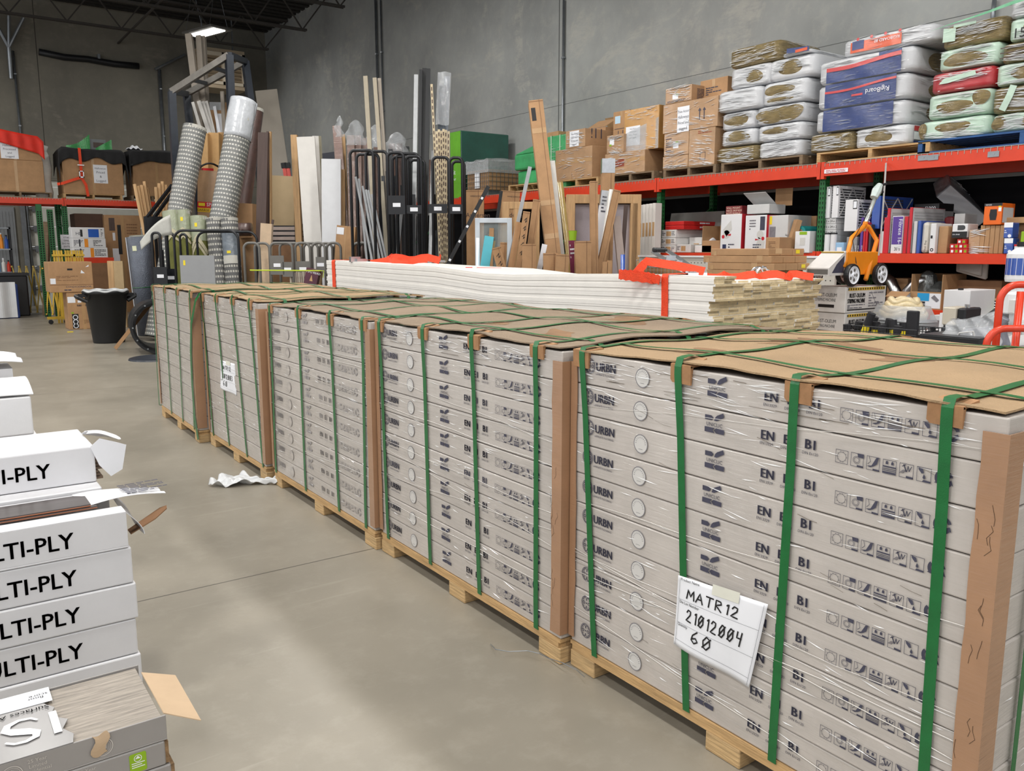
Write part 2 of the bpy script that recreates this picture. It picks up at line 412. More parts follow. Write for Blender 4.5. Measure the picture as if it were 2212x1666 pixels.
o=MB().tube([a,(a+b_)/2+Vector((0,0,-0.04)),b_,(b_+c_)/2+Vector((0,0,-0.03)),c_],0.085,10).build('insulated_pipe',BLACK,smooth=True)
tag(o,'black foam insulated pipe running across the back wall','pipe')
MB().box(a.x+1.4,WY-0.16,b_.z+0.02,a.x+1.46,WY-0.001,b_.z+0.16).build('hanger',GALV,o)
a=P(335,150,Y=WY-0.1);b_=P(400,118,Y=WY-0.1)
o=MB().tube([a,b_],0.035,8).build('branch_pipe',GALV);tag(o,'thin grey branch pipe rising from the thick conduit on the back wall','pipe')
p0=P(436,186,Y=WY-1.7);p1=P(528,112,Y=WY-1.7)
t=thing('unit_heater','beige louvred unit heater hung high near the back corner','heater',(p0.x,WY-1.7,p0.z))
w,h=p1.x-p0.x,p1.z-p0.z
BEIGE=mat('heater_beige',lin(190,172,146),0.5,var=0.05)
MB().box(0,0.02,0,w,0.9,0.14).box(0,0.02,h-0.12,w,0.9,h).box(0,0.1,0.1,0.05,0.9,h-0.1).box(w-0.05,0.1,0.1,w,0.9,h-0.1).box(0.05,0.3,0.1,w-0.05,0.9,h-0.1).build('casing',BEIGE,t)
MB().box(0,-0.02,0.1,w,0.1,0.18).box(0,-0.02,h-0.2,w,0.1,h-0.1).box(0,-0.02,0.1,0.08,0.1,h-0.1).box(w-0.08,-0.02,0.1,w,0.1,h-0.1).box(w*0.48,-0.02,0.1,w*0.53,0.1,h-0.1).build('front_frame',mat('heater_cream',lin(225,212,190),0.5,var=0.03),t)
for i in range(7):
 z=0.22+i*(h-0.44)/6
 MB().bar((0.06,0.1,z),(w-0.06,0.1,z),0.11,0.012,up=(0,0.5,1)).build('louvre',BEIGE,t)
MB().bar((0.2,0.4,h),(0.2,0.4,CZ-p0.z),0.03,0.03).bar((w-0.2,0.4,h),(w-0.2,0.4,CZ-p0.z),0.03,0.03).build('hanger_rod',GALV,t)
DW=mat('garage_door_white',lin(226,226,216),0.5,var=0.04)
mb=MB();z=0.0
while z<DZ-0.05:
 zz=min(z+0.53,DZ);mb.box(DX0,WY+0.06,z+0.004,DX1,WY+0.11,zz-0.004);z+=0.53
o=struct('door_1',mb,DW,bevel=0.006)
mb=MB();mb2=MB()
for k in range(6):
 z=0.45+k*0.53
 mb.box(DX0-0.02,WY-0.03,z,DX0+0.22,WY+0.06,z+0.04).box(DX0+0.12,WY-0.04,z-0.06,DX0+0.2,WY+0.06,z+0.1)
mb.build('door_hinge',GALV,o)
MB().box(DX0-0.16,WY-0.05,0,DX0-0.04,WY-0.001,DZ+0.2).build('door_track',GALV,o)
x1=P(36,520,Y=WY).x
mb=MB().box(x1-1.1,WY-0.05,0,x1,WY-0.001,2.62)
for k in range(14):mb.box(x1-1.06+k*0.075,WY-0.06,0.1,x1-1.03+k*0.075,WY-0.045,2.5)
o=struct('door_2',mb,mat('grey_door',lin(140,143,146),0.5,var=0.05))
# ================================================================ strapped flooring pallets
KTOP=mat('kraft_cover_sheet',lin(164,137,104),0.85,var=0.10,vscale=2.5,bump=0.5,bscale=160)
KTOPD=mat('dusty_cover_sheet',lin(142,124,104),0.9,var=0.14,vscale=3,bump=0.5,bscale=160)
POST=mat('corner_board_in_film',lin(164,124,92),0.65,var=0.10,vscale=3,film=0.4)
PROT=mat('edge_protector_board',lin(166,124,86),0.8,var=0.15,vscale=20)
INKF=mat('very_faint_ink',lin(154,150,150),0.6,var=0.15,vscale=30)
def ring(mb,cx,cz,r,w,y=-0.0012,n=28,sx=1.0):
 vs=[]
 for i in range(n):
  t=2*PI*i/n
  for q in (r-w,r):vs.append((cx+q*math.cos(t)*sx,y,cz+q*math.sin(t)))
 mb.add(vs,[(2*i,2*i+1,(2*i+3)%(2*n),(2*i+2)%(2*n)) for i in range(n)])
def disc(mb,cx,cz,r,y=-0.0012,n=20,sx=1.0):
 mb.add([(cx+r*sx*math.cos(2*PI*i/n),y,cz+r*math.sin(2*PI*i/n)) for i in range(n)],[tuple(range(n))])
def poly(mb,pts,y=-0.0012):mb.add([(a,y,b) for a,b in pts],[tuple(range(len(pts)))])
def frame_sq(mb,x,z,s,w=0.0011):
 for a in ((x,z,x+s,z+w),(x,z+s-w,x+s,z+s),(x,z,x+w,z+s),(x+s-w,z,x+s,z+s)):
  poly(mb,[(a[0],a[1]),(a[2],a[1]),(a[2],a[3]),(a[0],a[3])])
def arc(mb,cx,cz,r,a0,a1,w,n=10):
 vs=[]
 for i in range(n+1):
  t=a0+(a1-a0)*i/n
  for q in (r-w,r):vs.append((cx+q*math.cos(t),-0.0012,cz+q*math.sin(t)))
 mb.add(vs,[(2*i,2*i+1,2*i+3,2*i+2) for i in range(n)])
def stroke(mb,pts,w,y=-0.0012):
 for (a,b),(c,d) in zip(pts,pts[1:]):
  dx,dz=c-a,d-b;L=math.hypot(dx,dz) or 1;nx,nz=-dz/L*w/2,dx/L*w/2;ex,ez=dx/L*w*0.3,dz/L*w*0.3
  poly(mb,[(a+nx-ex,b+nz-ez),(c+nx+ex,d+nz+ez),(c-nx+ex,d-nz+ez),(a-nx-ex,b-nz-ez)],y)
def carton_print(L,h):
 """the printing on a carton's long side, as one mesh in the carton's own frame"""
 mb=MB();k=min(1.0,L/1.37)
 cx,cz,r=0.085*k,h*0.62,0.0265
 ring(mb,cx,cz,r,0.0022)
 for sx in (-1,1):
  ring(mb,cx+sx*0.0135,cz,0.0062,0.0026,n=14);arc(mb,cx+sx*0.0075,cz+0.0135,0.0082,-0.6,3.8,0.0024);arc(mb,cx+sx*0.0075,cz-0.0135,0.0082,2.5,6.9,0.0024)
  arc(mb,cx+sx*0.002,cz,0.021,(-0.8 if sx>0 else PI-0.8),(0.8 if sx>0 else PI+0.8),0.002)
 disc(mb,cx,cz,0.003,n=8)
 for dx in (0,0.0016,0.003):put_text(mb,'URBN',0.114*k+dx,h*0.50,0.040,sx=0.92)
 put_text(mb,'LAMINATE FLOORING',0.113*k,h*0.36,0.0095)
 x=0.60*k;z=h*0.36
 poly(mb,[(x,z+.036),(x+.026,z+.036),(x+.032,z+.044),(x+.024,z+.050),(x,z+.050)])
 poly(mb,[(x+.034,z+.036),(x+.044,z+.036),(x+.070,z+.050),(x+.066,z+.062),(x+.044,z+.052),(x+.038,z+.046)])
 put_text(mb,'UNICLIC',x+0.005,z+0.019,0.0155)
 poly(mb,[(x,z),(x+.038,z),(x+.03,z+.008),(x+.038,z+.015),(x,z+.015)])
 poly(mb,[(x+.042,z),(x+.072,z),(x+.072,z+.014),(x+.042,z+.015),(x+.034,z+.008)])
 for dx in (0,0.0016,0.0032):
  put_text(mb,'EN',0.795*k+dx,h*0.50,0.036);put_text(mb,'E1',0.868*k+dx,h*0.50,0.036);put_text(mb,'B1',0.933*k+dx,h*0.50,0.036)
 put_text(mb,'EN13329',0.795*k,h*0.36,0.0115);put_text(mb,'DIN En120',0.862*k,h*0.36,0.0105);put_text(mb,'DIN En120',0.928*k,h*0.36,0.0105)
 s=0.034
 for i in range(6):
  x=(1.025+i*0.0415)*k;z=h*0.33;frame_sq(mb,x,z,s)
  if i==0:
   ring(mb,x+s/2,z+s/2,s*.36,.001)
   for j in range(10):
    t=2*PI*j/10;stroke(mb,[(x+s/2+s*.36*math.cos(t),z+s/2+s*.36*math.sin(t)),(x+s/2+s*.43*math.cos(t),z+s/2+s*.43*math.sin(t))],.0009)
  elif i==1:
   ring(mb,x+s*.45,z+s*.5,s*.2,.001);ring(mb,x+s*.45,z+s*.5,s*.28,.001)
   poly(mb,[(x+s*.5,z+s*.98),(x+s*.55,z+s*.72),(x+s*.98,z+s*.7),(x+s*.98,z+s*.98)]);poly(mb,[(x+s*.5,z),(x+s,z),(x+s,z+s*.14),(x+s*.5,z+s*.14)])
  elif i==2:
   poly(mb,[(x+.001,z+s*.26),(x+s*.4,z+s*.34),(x+s*.72,z+s*.95),(x+s*.92,z+s*.98),(x+s*.8,z+s*.5),(x+s*.55,z+s*.3),(x+s*.3,z+s*.2)])
   stroke(mb,[(x+s*.2,z+s*.95),(x+s*.3,z+s*.6),(x+s*.1,z+s*.4)],.0012);poly(mb,[(x+s*.5,z),(x+s,z),(x+s,z+s*.12),(x+s*.5,z+s*.14)])
  elif i==3:
   for q in (.3,.7):poly(mb,[(x+s*(q-.09),z+s*.68),(x+s*(q+.09),z+s*.68),(x+s*(q+.09),z+s*.84),(x+s*q,z+s*.94),(x+s*(q-.09),z+s*.84)])
   for a,b in ((.04,.16),(.22,.27),(.33,.38),(.46,.56)):poly(mb,[(x+.001,z+s*a),(x+s-.001,z+s*a),(x+s-.001,z+s*b),(x+.001,z+s*b)])
  elif i==4:
   for q in range(3):stroke(mb,[(x+s*(.05+q*.1),z+s*.3),(x+s*(.3+q*.1),z+s*.55)],.0012)
   stroke(mb,[(x+s*.3,z+s*.9),(x+s*.5,z+s*.45)],.003);stroke(mb,[(x+s*.55,z+s*.5),(x+s*.6,z+s*.85),(x+s*.7,z+s*.5),(x+s*.85,z+s*.85)],.0018)
   stroke(mb,[(x+s*.2,z+s*.78),(x+s*.42,z+s*.92)],.0022);poly(mb,[(x+s*.5,z),(x+s,z),(x+s,z+s*.14),(x+s*.5,z+s*.16)])
  else:
   poly(mb,[(x+s*.08,z+s*.98),(x+s*.4,z+s*.9),(x+s*.5,z+s*.62),(x+s*.34,z+s*.56),(x+s*.12,z+s*.8)])
   poly(mb,[(x+s*.42,z+s*.3),(x+s*.5,z+s*.2),(x+s*.62,z+s*.26),(x+s*.6,z+s*.38),(x+s*.5,z+s*.56)]);poly(mb,[(x+s*.4,z+.001),(x+s,z+.001),(x+s,z+s*.12),(x+s*.5,z+s*.16)])
 cx,cz=1.295*k,h*0.5
 for j in range(3):
  a0=2*PI*j/3+0.3;arc(mb,cx,cz,0.021,a0,a0+1.25,0.008,5)
  t=a0+1.25;poly(mb,[(cx+.010*math.cos(t),cz+.010*math.sin(t)),(cx+.025*math.cos(t),cz+.025*math.sin(t)),(cx+.017*math.cos(t+.5),cz+.017*math.sin(t+.5))])
 return mb
def seal_print(L,h):
 mb=MB();k=min(1.0,L/1.37);cx,cz=0.335*k,h*0.52
 mb.m=0;disc(mb,cx,cz,0.031,y=-0.0010,n=28)
 mb.m=1;ring(mb,cx,cz,0.031,0.0028,n=36)
 for i in range(11):
  t=PI*(0.02+0.96*i/10)
  stroke(mb,[(cx+.0235*math.cos(t),cz+.0235*math.sin(t)),(cx+.019*math.cos(t),cz+.019*math.sin(t))],.0016)
 stroke(mb,[(cx-.009,cz-.017),(cx+.009,cz-.017)],.0012)
 return mb
def flooring_pallet(origin,L,D,zb,zt,straps,label,seed,printed=1,cover=KTOP,rz=RZ,posts=(1,1),ups=None,waves=1.0,ncol=6):
 r=random.Random(seed)
 t=thing('strapped_flooring_pallet',label,'pallet of flooring',(origin[0],origin[1],0),rz,'strapped pallets of boxed laminate flooring')
 wp=MB().box(0.01,0.0,zb-0.035,L-0.01,0.10,zb-0.013).box(0.01,D*0.5-0.05,zb-0.035,L-0.01,D*0.5+0.05,zb-0.013).box(0.01,D-0.10,zb-0.035,L-0.01,D,zb-0.013)
 wp.box(0,0.0,zb-0.013,L,D,zb-0.001)
 wo=wp.build('wooden_pallet',WOOD,t)
 for x in (0.0,L*0.5-0.065,L-0.13):
  for y in (0.0,D*0.5-0.05,D-0.10):
   MB().box(x,y,0.0,x+0.13,y+0.10,zb-0.0355).build('block',WOODB,wo,bevel=0.003)
 n=10;h=(zt-zb)/n
 cp=carton_print(L,h);sp=seal_print(L,h)
 pr=cp.build('printed_marks',INK if printed==1 else INKF);me_p=pr.data;C.objects.unlink(pr);bpy.data.objects.remove(pr)
 pr=sp.build('printed_seal',[SEALW if printed==1 else CARTON,INKL if printed==1 else INKF]);me_s=pr.data;C.objects.unlink(pr);bpy.data.objects.remove(pr)
 cd=D/6
 mb=MB().box(0.004,0.002,0.0012,L-0.004,cd-0.001,h-0.0012)
 c0=mb.build('carton',CARTON,t,bevel=0.004,seg=2);cme=c0.data;first=True
 for i in range(n):
  for j in range(ncol):
   if first:c=c0;first=False
   else:c=bpy.data.objects.new('carton',cme);C.objects.link(c);c.parent=t
   dx=r.uniform(-0.004,0.004);dy=r.uniform(-0.0015,0.0015) if j==0 else 0
   c.location=(dx,j*cd+dy,zb+i*h)
   if j==0 and printed:
    q=bpy.data.objects.new('printed_marks',me_p);C.objects.link(q);q.parent=c
    q=bpy.data.objects.new('printed_seal',me_s);C.objects.link(q);q.parent=c
 mb=MB()
 for i in range(26):
  x=r.uniform(0.1,L-0.15);z=zb+r.uniform(0.05,0.98)*(zt-zb);w=r.uniform(0.02,0.09)
  stroke(mb,[(x,z),(x+w*0.5,z-w*0.10),(x+w,z-w*r.uniform(0.1,0.3))],r.uniform(0.0006,0.0016),y=-0.0018)
 for i in range(16):
  x=r.uniform(0.05,L-0.2);z=zt-r.uniform(0.005,0.09);w=r.uniform(0.04,0.16)
  stroke(mb,[(x,z),(x+w,z+r.uniform(-0.002,0.002))],r.uniform(0.0008,0.002),y=-0.0018)
 mb.build('film_scuffs',DIRT,t)
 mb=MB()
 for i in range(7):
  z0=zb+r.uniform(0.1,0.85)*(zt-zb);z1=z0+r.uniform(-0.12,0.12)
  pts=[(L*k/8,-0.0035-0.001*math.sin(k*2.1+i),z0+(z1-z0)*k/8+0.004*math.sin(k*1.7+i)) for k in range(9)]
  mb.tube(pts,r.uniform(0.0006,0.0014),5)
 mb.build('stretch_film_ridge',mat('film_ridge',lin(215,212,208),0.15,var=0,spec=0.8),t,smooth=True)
 glint_folds(t,L-0.05,zt-zb-0.03,{1:270,2:210}.get(seed,140),seed,hs=(0.0008,0.0024),ls=(0.02,0.13),top=0.4,x0=0.02,z0=zb+0.02,tilt=0.3,y=-0.0022)
 glint_folds(t,D-.1,zt-zb-.06,80,seed+50,M=SIDE(L),hs=(0.001,0.003),ls=(.03,.2),x0=.05,z0=zb+.02,y=-0.002)
 for k,x in ((0,0.0),(1,L)):
  if not posts[k]:continue
  s=1 if k==0 else -1
  mb=MB();zs=[zb+0.02+(zt-zb-0.055)*q/14 for q in range(15)]
  wv=[r.uniform(-0.003,0.003) for q in zs]
  prof=[(x-s*0.006,0.066),(x-s*0.006,-0.006),(x+s*(0.05 if k else 0.024),-0.006),(x+s*(0.05 if k else 0.024),-0.002),(x-s*0.002,-0.002),(x-s*0.002,0.066)]
  vs=[];m_=len(prof)
  for q,z in enumerate(zs):
   for (a,b) in prof:vs.append((a+(wv[q] if abs(a-x)>0.015 else 0),b,z))
  fs=[]
  for q in range(len(zs)-1):
   for a in range(m_):fs.append((q*m_+a,q*m_+(a+1)%m_,(q+1)*m_+(a+1)%m_,(q+1)*m_+a))
  fs+=[tuple(range(m_)),tuple((len(zs)-1)*m_+a for a in range(m_-1,-1,-1))]
  mb.add(vs,fs);po=mb.build('corner_board',POST,t)
  if seed in (1,2) and k==1:
   mb=MB()
   for q in range(11):
    z=zb+0.1+r.uniform(0,zt-zb-0.25);xx=x-r.uniform(0.008,0.055);
    stroke(mb,[(xx,z),(xx+r.uniform(-.006,.006),z-0.012),(xx+r.uniform(-.008,.008),z-0.03),(xx+r.uniform(-.01,.01),z-0.045)],0.0009,y=-0.0068)
   mb.build('board_cracks',mat('crack_dark',lin(60,42,30),0.9,var=0),po)
 sd=seed*3.1
 def zf(u,v):
  x=u*L;b=0.0
  b+=0.016*waves*(0.5+0.5*math.sin(x*9.3+sd+v*1.5))*(0.35+0.65*math.sin(PI*v))
  b+=0.010*waves*math.sin(v*7+sd+x*2)**2
  return b
 def cov(u,v):
  e=0.008*math.sin(u*23+sd)+0.006*math.sin(u*51+sd)
  e2=0.01*math.sin(v*17+sd)
  return (0.012+u*(L-0.024)+e2*(u-0.5),0.0+e*(1-v)+v*(D-0.03),zt+0.008+zf(u,v))
 co=MB().sheet(cov,44,24,0.005).build('cover_sheet',cover,t,smooth=False)
 if seed in (1,2):
  mb=MB()
  for q in range(5):
   u0,v0=r.uniform(0.05,0.8),r.uniform(0.1,0.8);w_,d_=r.uniform(0.05,0.14),r.uniform(0.08,0.2)
   pts=[]
   def st(u,v,u0=u0,v0=v0,w_=w_,d_=d_):
    a=u-0.5;b=v-0.5
    p_=cov(min(.98,u0+w_*(u+0.3*math.sin(v*5))),min(.97,v0+d_*v));return (p_[0],p_[1],p_[2]+0.0007)
   mb.sheet(st,6,6)
  mb.build('water_stain',mat('stain_brown',lin(136,104,74),0.85,var=0.2,vscale=8),co)
 def top_z(x,y):return zt+0.0105+zf(min(1,max(0,x/L)),min(1,max(0,y/D)))
 for (ut,ub) in straps:
  pts=[(ub,0.04,zb-0.012),(ub,-0.0035,zb-0.010)]
  for k in range(1,10):pts.append((ub+(ut-ub)*k/10,-0.0085 if k>8 else -0.005,zb+(zt-zb)*k/10-0.005))
  pts+=[(ut,-0.0105,zt-0.02),(ut,-0.0105,zt+0.004),(ut,-0.002,top_z(ut,0)+0.007),(ut,0.02,top_z(ut,.02)+0.009),(ut,0.05,top_z(ut,.05)+0.009)]
  m_=16;bow=r.uniform(-0.05,0.05)
  for k in range(1,m_):
   y=D*k/m_;xx=ut+bow*math.sin(PI*k/m_);pts.append((xx,y,max(top_z(xx,y),zt+0.013)+0.002))
  pts+=[(ut,D+0.003,zt+0.012),(ut,D+0.006,zt-0.01),(ub,D+0.006,zb)]
  MB().ribbon(pts,(1,0,0),0.027,0.0012).build('green_strap',GSTRAP,t)
  for side in (0,1):
   y0,s=(0,1) if side==0 else (D,-1)
   w=0.04;dz=r.uniform(0.034,0.05);dl=r.uniform(-0.012,0.012)
   pr=MB().add([(ut-w+dl,y0-s*0.0082,zt-dz*.8),(ut-w*.8+dl,y0-s*0.0082,zt-dz),(ut+w+dl,y0-s*0.0082,zt-dz*1.05),(ut+w+dl,y0-s*0.0085,zt+0.010),(ut-w+dl,y0-s*0.0085,zt+0.010),
                           (ut-w+dl,y0-s*0.003,zt-dz*.8),(ut-w*.8+dl,y0-s*0.003,zt-dz),(ut+w+dl,y0-s*0.003,zt-dz*1.05),(ut+w+dl,y0+s*0.003,zt+0.004),(ut-w+dl,y0+s*0.003,zt+0.004)],
                          [(0,1,2,3,4),(9,8,7,6,5),(0,5,6,1),(1,6,7,2),(2,7,8,3),(4,9,5,0)])
   pr.add([(ut-w+dl,y0-s*0.0085,zt+0.010),(ut+w+dl,y0-s*0.0085,zt+0.010),(ut+w+dl,y0+s*0.06,top_z(ut,y0+s*.06)+0.002),(ut-w+dl,y0+s*0.06,top_z(ut,y0+s*.06)+0.002),
     (ut-w+dl,y0-s*0.0085,zt+0.004),(ut+w+dl,y0-s*0.0085,zt+0.004),(ut+w+dl,y0+s*0.06,zt+0.008),(ut-w+dl,y0+s*0.06,zt+0.008)],
                   [(0,1,2,3),(7,6,5,4),(0,4,5,1),(1,5,6,2),(2,6,7,3),(3,7,4,0)])
   pr.build('edge_protector',PROT,t)
 for v in (0.14,0.5,0.86) if L>1 else (0.5,):
  y=D*v;pts=[(-0.006,y,zb),(-0.008,y,zt-0.01),(0.0,y,zt+0.014)]
  for k in range(1,18):x=L*k/18;pts.append((x,y+0.02*math.sin(k*.5+sd),max(top_z(x,y),zt+0.0135)+0.0045))
  pts+=[(L,y,zt+0.014),(L+0.008,y,zt-0.01),(L+0.006,y,zb)]
  MB().ribbon(pts,(0,1,0),0.022,0.0012).build('green_strap',GSTRAP,t)
 return t
def on_front(t,px,py,X):
 p=P(px,py,X=X);return t[1]-p.y,p.z
ZB=0.098
def place(far_px,far_py,near_px,near_py,X0,X1,straps_px,label,seed,zt=1.155,zb=ZB,**k):
 a=P(far_px,far_py,X=X0);b=P(near_px,near_py,X=X1)
 L=a.y-b.y;rz=RZ+math.atan2(X0-X1,L)*1
 st=[]
 for (tx,ty,bx,by) in straps_px:
  st.append((a.y-P(tx,ty,X=(X0+X1)/2).y,a.y-P(bx,by,X=(X0+X1)/2).y))
 return flooring_pallet((X0,a.y),L,1.24,zb,zt,st,label,seed,rz=rz,**k),L
p1,L1=place(1240,752,2184,897,1.829,1.829,[(1262,765,1285,1425),(1470,790,1483,1550),(1722,830,1668,1655),(2052,880,2003,1640)],
 'nearest strapped pallet of grey laminate flooring boxes, with the large handwritten lot sheet',1)
p2,L2=place(812,688,1222,742,1.80,1.806,[(823,700,842,1185),(918,710,933,1210),(1025,730,1040,1285),(1165,750,1163,1345)],
 'second strapped pallet of printed grey flooring boxes, under the dusty cover sheet',2,cover=KTOPD)
p3,L3=place(575,650,806,688,1.788,1.797,[(586,662,600,1040),(648,668,665,1070),(718,680,738,1110),(790,692,797,1150)],
 'middle strapped pallet of faintly printed flooring boxes, above the scrap of white plastic',3,printed=2,cover=KTOPD)
p4,L4=place(436,631,566,648,1.775,1.787,[(438,640,465,955),(470,638,500,975),(507,645,540,1000),(545,650,575,1010)],
 'fourth strapped flooring pallet, with the small handwritten lot sheet and a tall brown corner board',4,printed=0,zt=1.165)
p5,L5=place(331,613,427,630,1.74,1.768,[(334,622,349,890),(362,622,378,905),(392,630,405,915),(424,632,432,935)],
 'farthest strapped flooring pallet at the end of the row by the black bin',5,printed=0,zt=1.175)
GLY={'M':[[(0,0),(.12,1),(.42,.35),(.7,1.02),(.8,0)]],'A':[[(0,0),(.38,1),(.75,-.02)],[(.15,.4),(.62,.4)]],'T':[[(0,1),(.8,.98)],[(.42,.98),(.38,0)]],
       'R':[[(.08,0),(.05,1),(.5,.95),(.6,.72),(.1,.5),(.7,-.02)]],'1':[[(.1,.8),(.3,1),(.28,0)]],'I':[[(.2,1),(.2,0)]],
       '2':[[(.02,.72),(.2,.98),(.52,.9),(.5,.6),(0,.05),(.68,.0)]],'0':[[(.3,1),(.04,.6),(.1,.12),(.36,0),(.62,.35),(.56,.85),(.3,1)],[(.0,.05),(.66,.95)]],
       '4':[[(.08,1),(.05,.5),(.6,.52)],[(.55,1),(.45,-.1)]],'6':[[(.5,1),(.12,.6),(.04,.2),(.3,0),(.58,.22),(.4,.45),(.08,.3)]],'3':[[(.05,.9),(.35,1),(.5,.78),(.22,.55),(.52,.3),(.3,0),(.0,.12)]]}
def sheet(t,X,tl,tr,br,bl,l1,l2,l3,label,name='lot_sheet'):
 q=[P(*c,X=X) for c in (tl,tr,br,bl)]
 fz= lambda u,v:q[0]*(1-u)*(1-v)+q[1]*u*(1-v)+q[2]*u*v+q[3]*(1-u)*v
 W=(q[1]-q[0]).length;Hh=(q[3]-q[0]).length
 bend= lambda u,v:Vector((-0.010-0.006*math.sin(PI*u)*math.sin(PI*v)-0.010*(v**3)*(0.5+0.5*math.sin(u*6)),0,0))
 o=MB().sheet(lambda u,v:fz(u,v)+bend(u,v),16,18,-0.0004).build(name,PAPER,smooth=True)
 tag(o,label,'paper sheet')
 ink=MB();prn=MB()
 on= lambda x,z:fz(x,1-z)+bend(x,1-z)+Vector((-0.0016,0,0))
 def wr(s,x,z,hh,w,pen):
  for ch in s:
   for st in GLY.get(ch,[]):
    st2=[]
    for (a,b),(c,d) in zip(st,st[1:]):st2+=[(a+(c-a)*k/3,b+(d-b)*k/3) for k in range(3)]
    st2.append(st[-1])
    pts=[on(x+a*w,z+b*hh) for a,b in st2]
    ink.ribbon(pts,[((pts[min(i+1,len(pts)-1)]-pts[max(i-1,0)]).cross(Vector((1,0,0)))) for i in range(len(pts))],pen,0.0005)
   x+=w*(0.62 if ch in '1I' else 1.0)
 wr(l1,0.13,0.72,0.13,0.115,0.0045);wr(l2,0.15,0.42,0.16,0.098,0.0045);wr(l3,0.24,0.17,0.17,0.15,0.0045)
 ink.build('handwriting',BLACKINK,o)
 for z in (0.68,0.35,0.10):prn.ribbon([on(0.03+0.94*k/8,z) for k in range(9)],(0,0,1),0.0006,0.0002)
 for x in (0.03,0.97):prn.ribbon([on(x,0.02+0.96*k/8) for k in range(9)],(0,1,0),0.0006,0.0002)
 prn.build('ruled_lines',INK,o)
 lt=MB()
 for s,z in (('Product Name',0.945),('Die Lot Number',0.63),('Quantity',0.31)):
  me=text_me(s,0.0125)
  lt.add([on(0.04+v.co.x/W,z+v.co.y/Hh) for v in me.vertices],[tuple(p.vertices) for p in me.polygons])
 lt.build('form_print',BLACKINK,o)
 a=[on(0.42,0.985),on(0.72,0.985),on(0.72,0.90),on(0.42,0.90)]
 tp=MB();tp.add([k+Vector((-0.0006,0,0)) for k in (a[0]+Vector((0,0,.012)),a[1]+Vector((0,0,.012)),a[2],a[3])],[(0,1,2,3),(3,2,1,0)])
 tp.build('tape',mat('masking_tape',lin(222,222,210),0.5,var=0.04),o)
sheet(p1,1.829,(1470,1241),(1664,1304),(1624,1483),(1462,1388),'MATR12','21012004','60','large white sheet handwritten MATR12 21012004 60, taped to the nearest pallet')
sheet(p4,1.781,(479,778),(510,786),(515,855),(480,838),'MATR12','21012003','60','small white handwritten lot sheet taped to the fourth pallet down the row')
pts=[P(x,y,X=1.70) for x,y in ((432,636),(420,655),(413,700),(412,760),(415,830),(420,900),(428,950))]
pts[0]=P(432,632,X=1.765);pts[1]=P(422,650,X=1.72)
o=MB().ribbon(pts,(0,-1,0),0.045,0.0015).build('loose_strap',GSTRAP);tag(o,'loose green strap tail hanging from the farthest pallet down to the floor','strap')
c=P(545,1042,Z=0)
def scrap(u,v):
 x=(u-0.5)*0.46;y=(v-0.5)*0.24*(0.55+0.45*math.sin(u*5+0.6));z=0.006+0.07*abs(noise.noise(Vector((u*5,v*4,1.3))))+0.012*math.sin(v*9+u*14)
 return (x,y,max(z,0.003))
o=MB().sheet(scrap,36,20,-0.0015).build('plastic_scrap',mat('cloudy_plastic',lin(222,224,226),0.3,var=0.04,alpha=0.85,spec=0.6),smooth=True)
o.location=(c.x-0.03,c.y-.02,0);o.rotation_euler=(0,0,-0.75);tag(o,'crumpled scrap of white plastic sheet on the floor beside the middle pallet','plastic scrap')
pts=[P(x,y,Z=0.004+0.03*abs(math.sin(i*1.3))) for i,(x,y) in enumerate([(1060,1392),(1070,1403),(1100,1408),(1140,1406),(1165,1412),(1185,1422),(1215,1432),(1245,1447),(1262,1462)])]
o=MB().tube(pts,0.0016,5).build('wire_offcut',GALV);tag(o,'thin bent wire lying on the floor by the second pallet corner block','wire')
c=P(152,718,Z=0)
o=MB().box(-0.05,-0.03,0,0.05,0.03,0.012).build('yellow_scrap',YELLOWB,bevel=0.004);o.location=(c.x,c.y,0);tag(o,'small yellow scrap lying on the floor before the stacked brown boxes','scrap')
# ================================================================ left foreground: flooring cartons
def bold(mb,s,x,z,size,w=None,**k):
 w=w or size*0.022
 for dx,dz in ((0,0),(w,0),(0,w*.6),(w,w*.6)):put_text(mb,s,x+dx,z+dz,size,**k)
def simple_box(name,label,cat,x0,y0,z0,w,d,h,m,rz=0.0,bevel=0.004,group=None,seg=1):
 o=MB().box(0,0,0,w,d,h).build(name,m,bevel=bevel,seg=seg)
 o.location=(x0,y0,z0);o.rotation_euler=(0,0,rz);return tag(o,label,cat,group)
WR=mat('white_carton_grey',lin(214,214,217),0.5,var=0.05,vscale=3)
YM,XR,HB=2.834,0.502,0.1235
base=MB().box(-1.1,0.0,0,XR-0.02,0.55,0.018)
for x in (-1.0,-0.3,0.35):base.box(x,0,0.018,x+0.09,0.55,0.05)
o=base.build('pallet_board',WOOD);o.location=(0,YM,0);tag(o,'low wooden board base under the white multi-ply cartons','pallet')
rows=[('bottom white multi-ply carton, mostly hidden behind the grey plank cartons',0.0,0),('white MULTI-PLY carton fourth from the top of its stack',-0.006,1),('white MULTI-PLY carton third from the top of its stack, middle height',0.002,1),
  ('white MULTI-PLY carton directly below the torn-open one',-0.004,1),('torn-open white LTI-PLY carton showing dark planks on its top',-0.012,2)]
ML=1.5
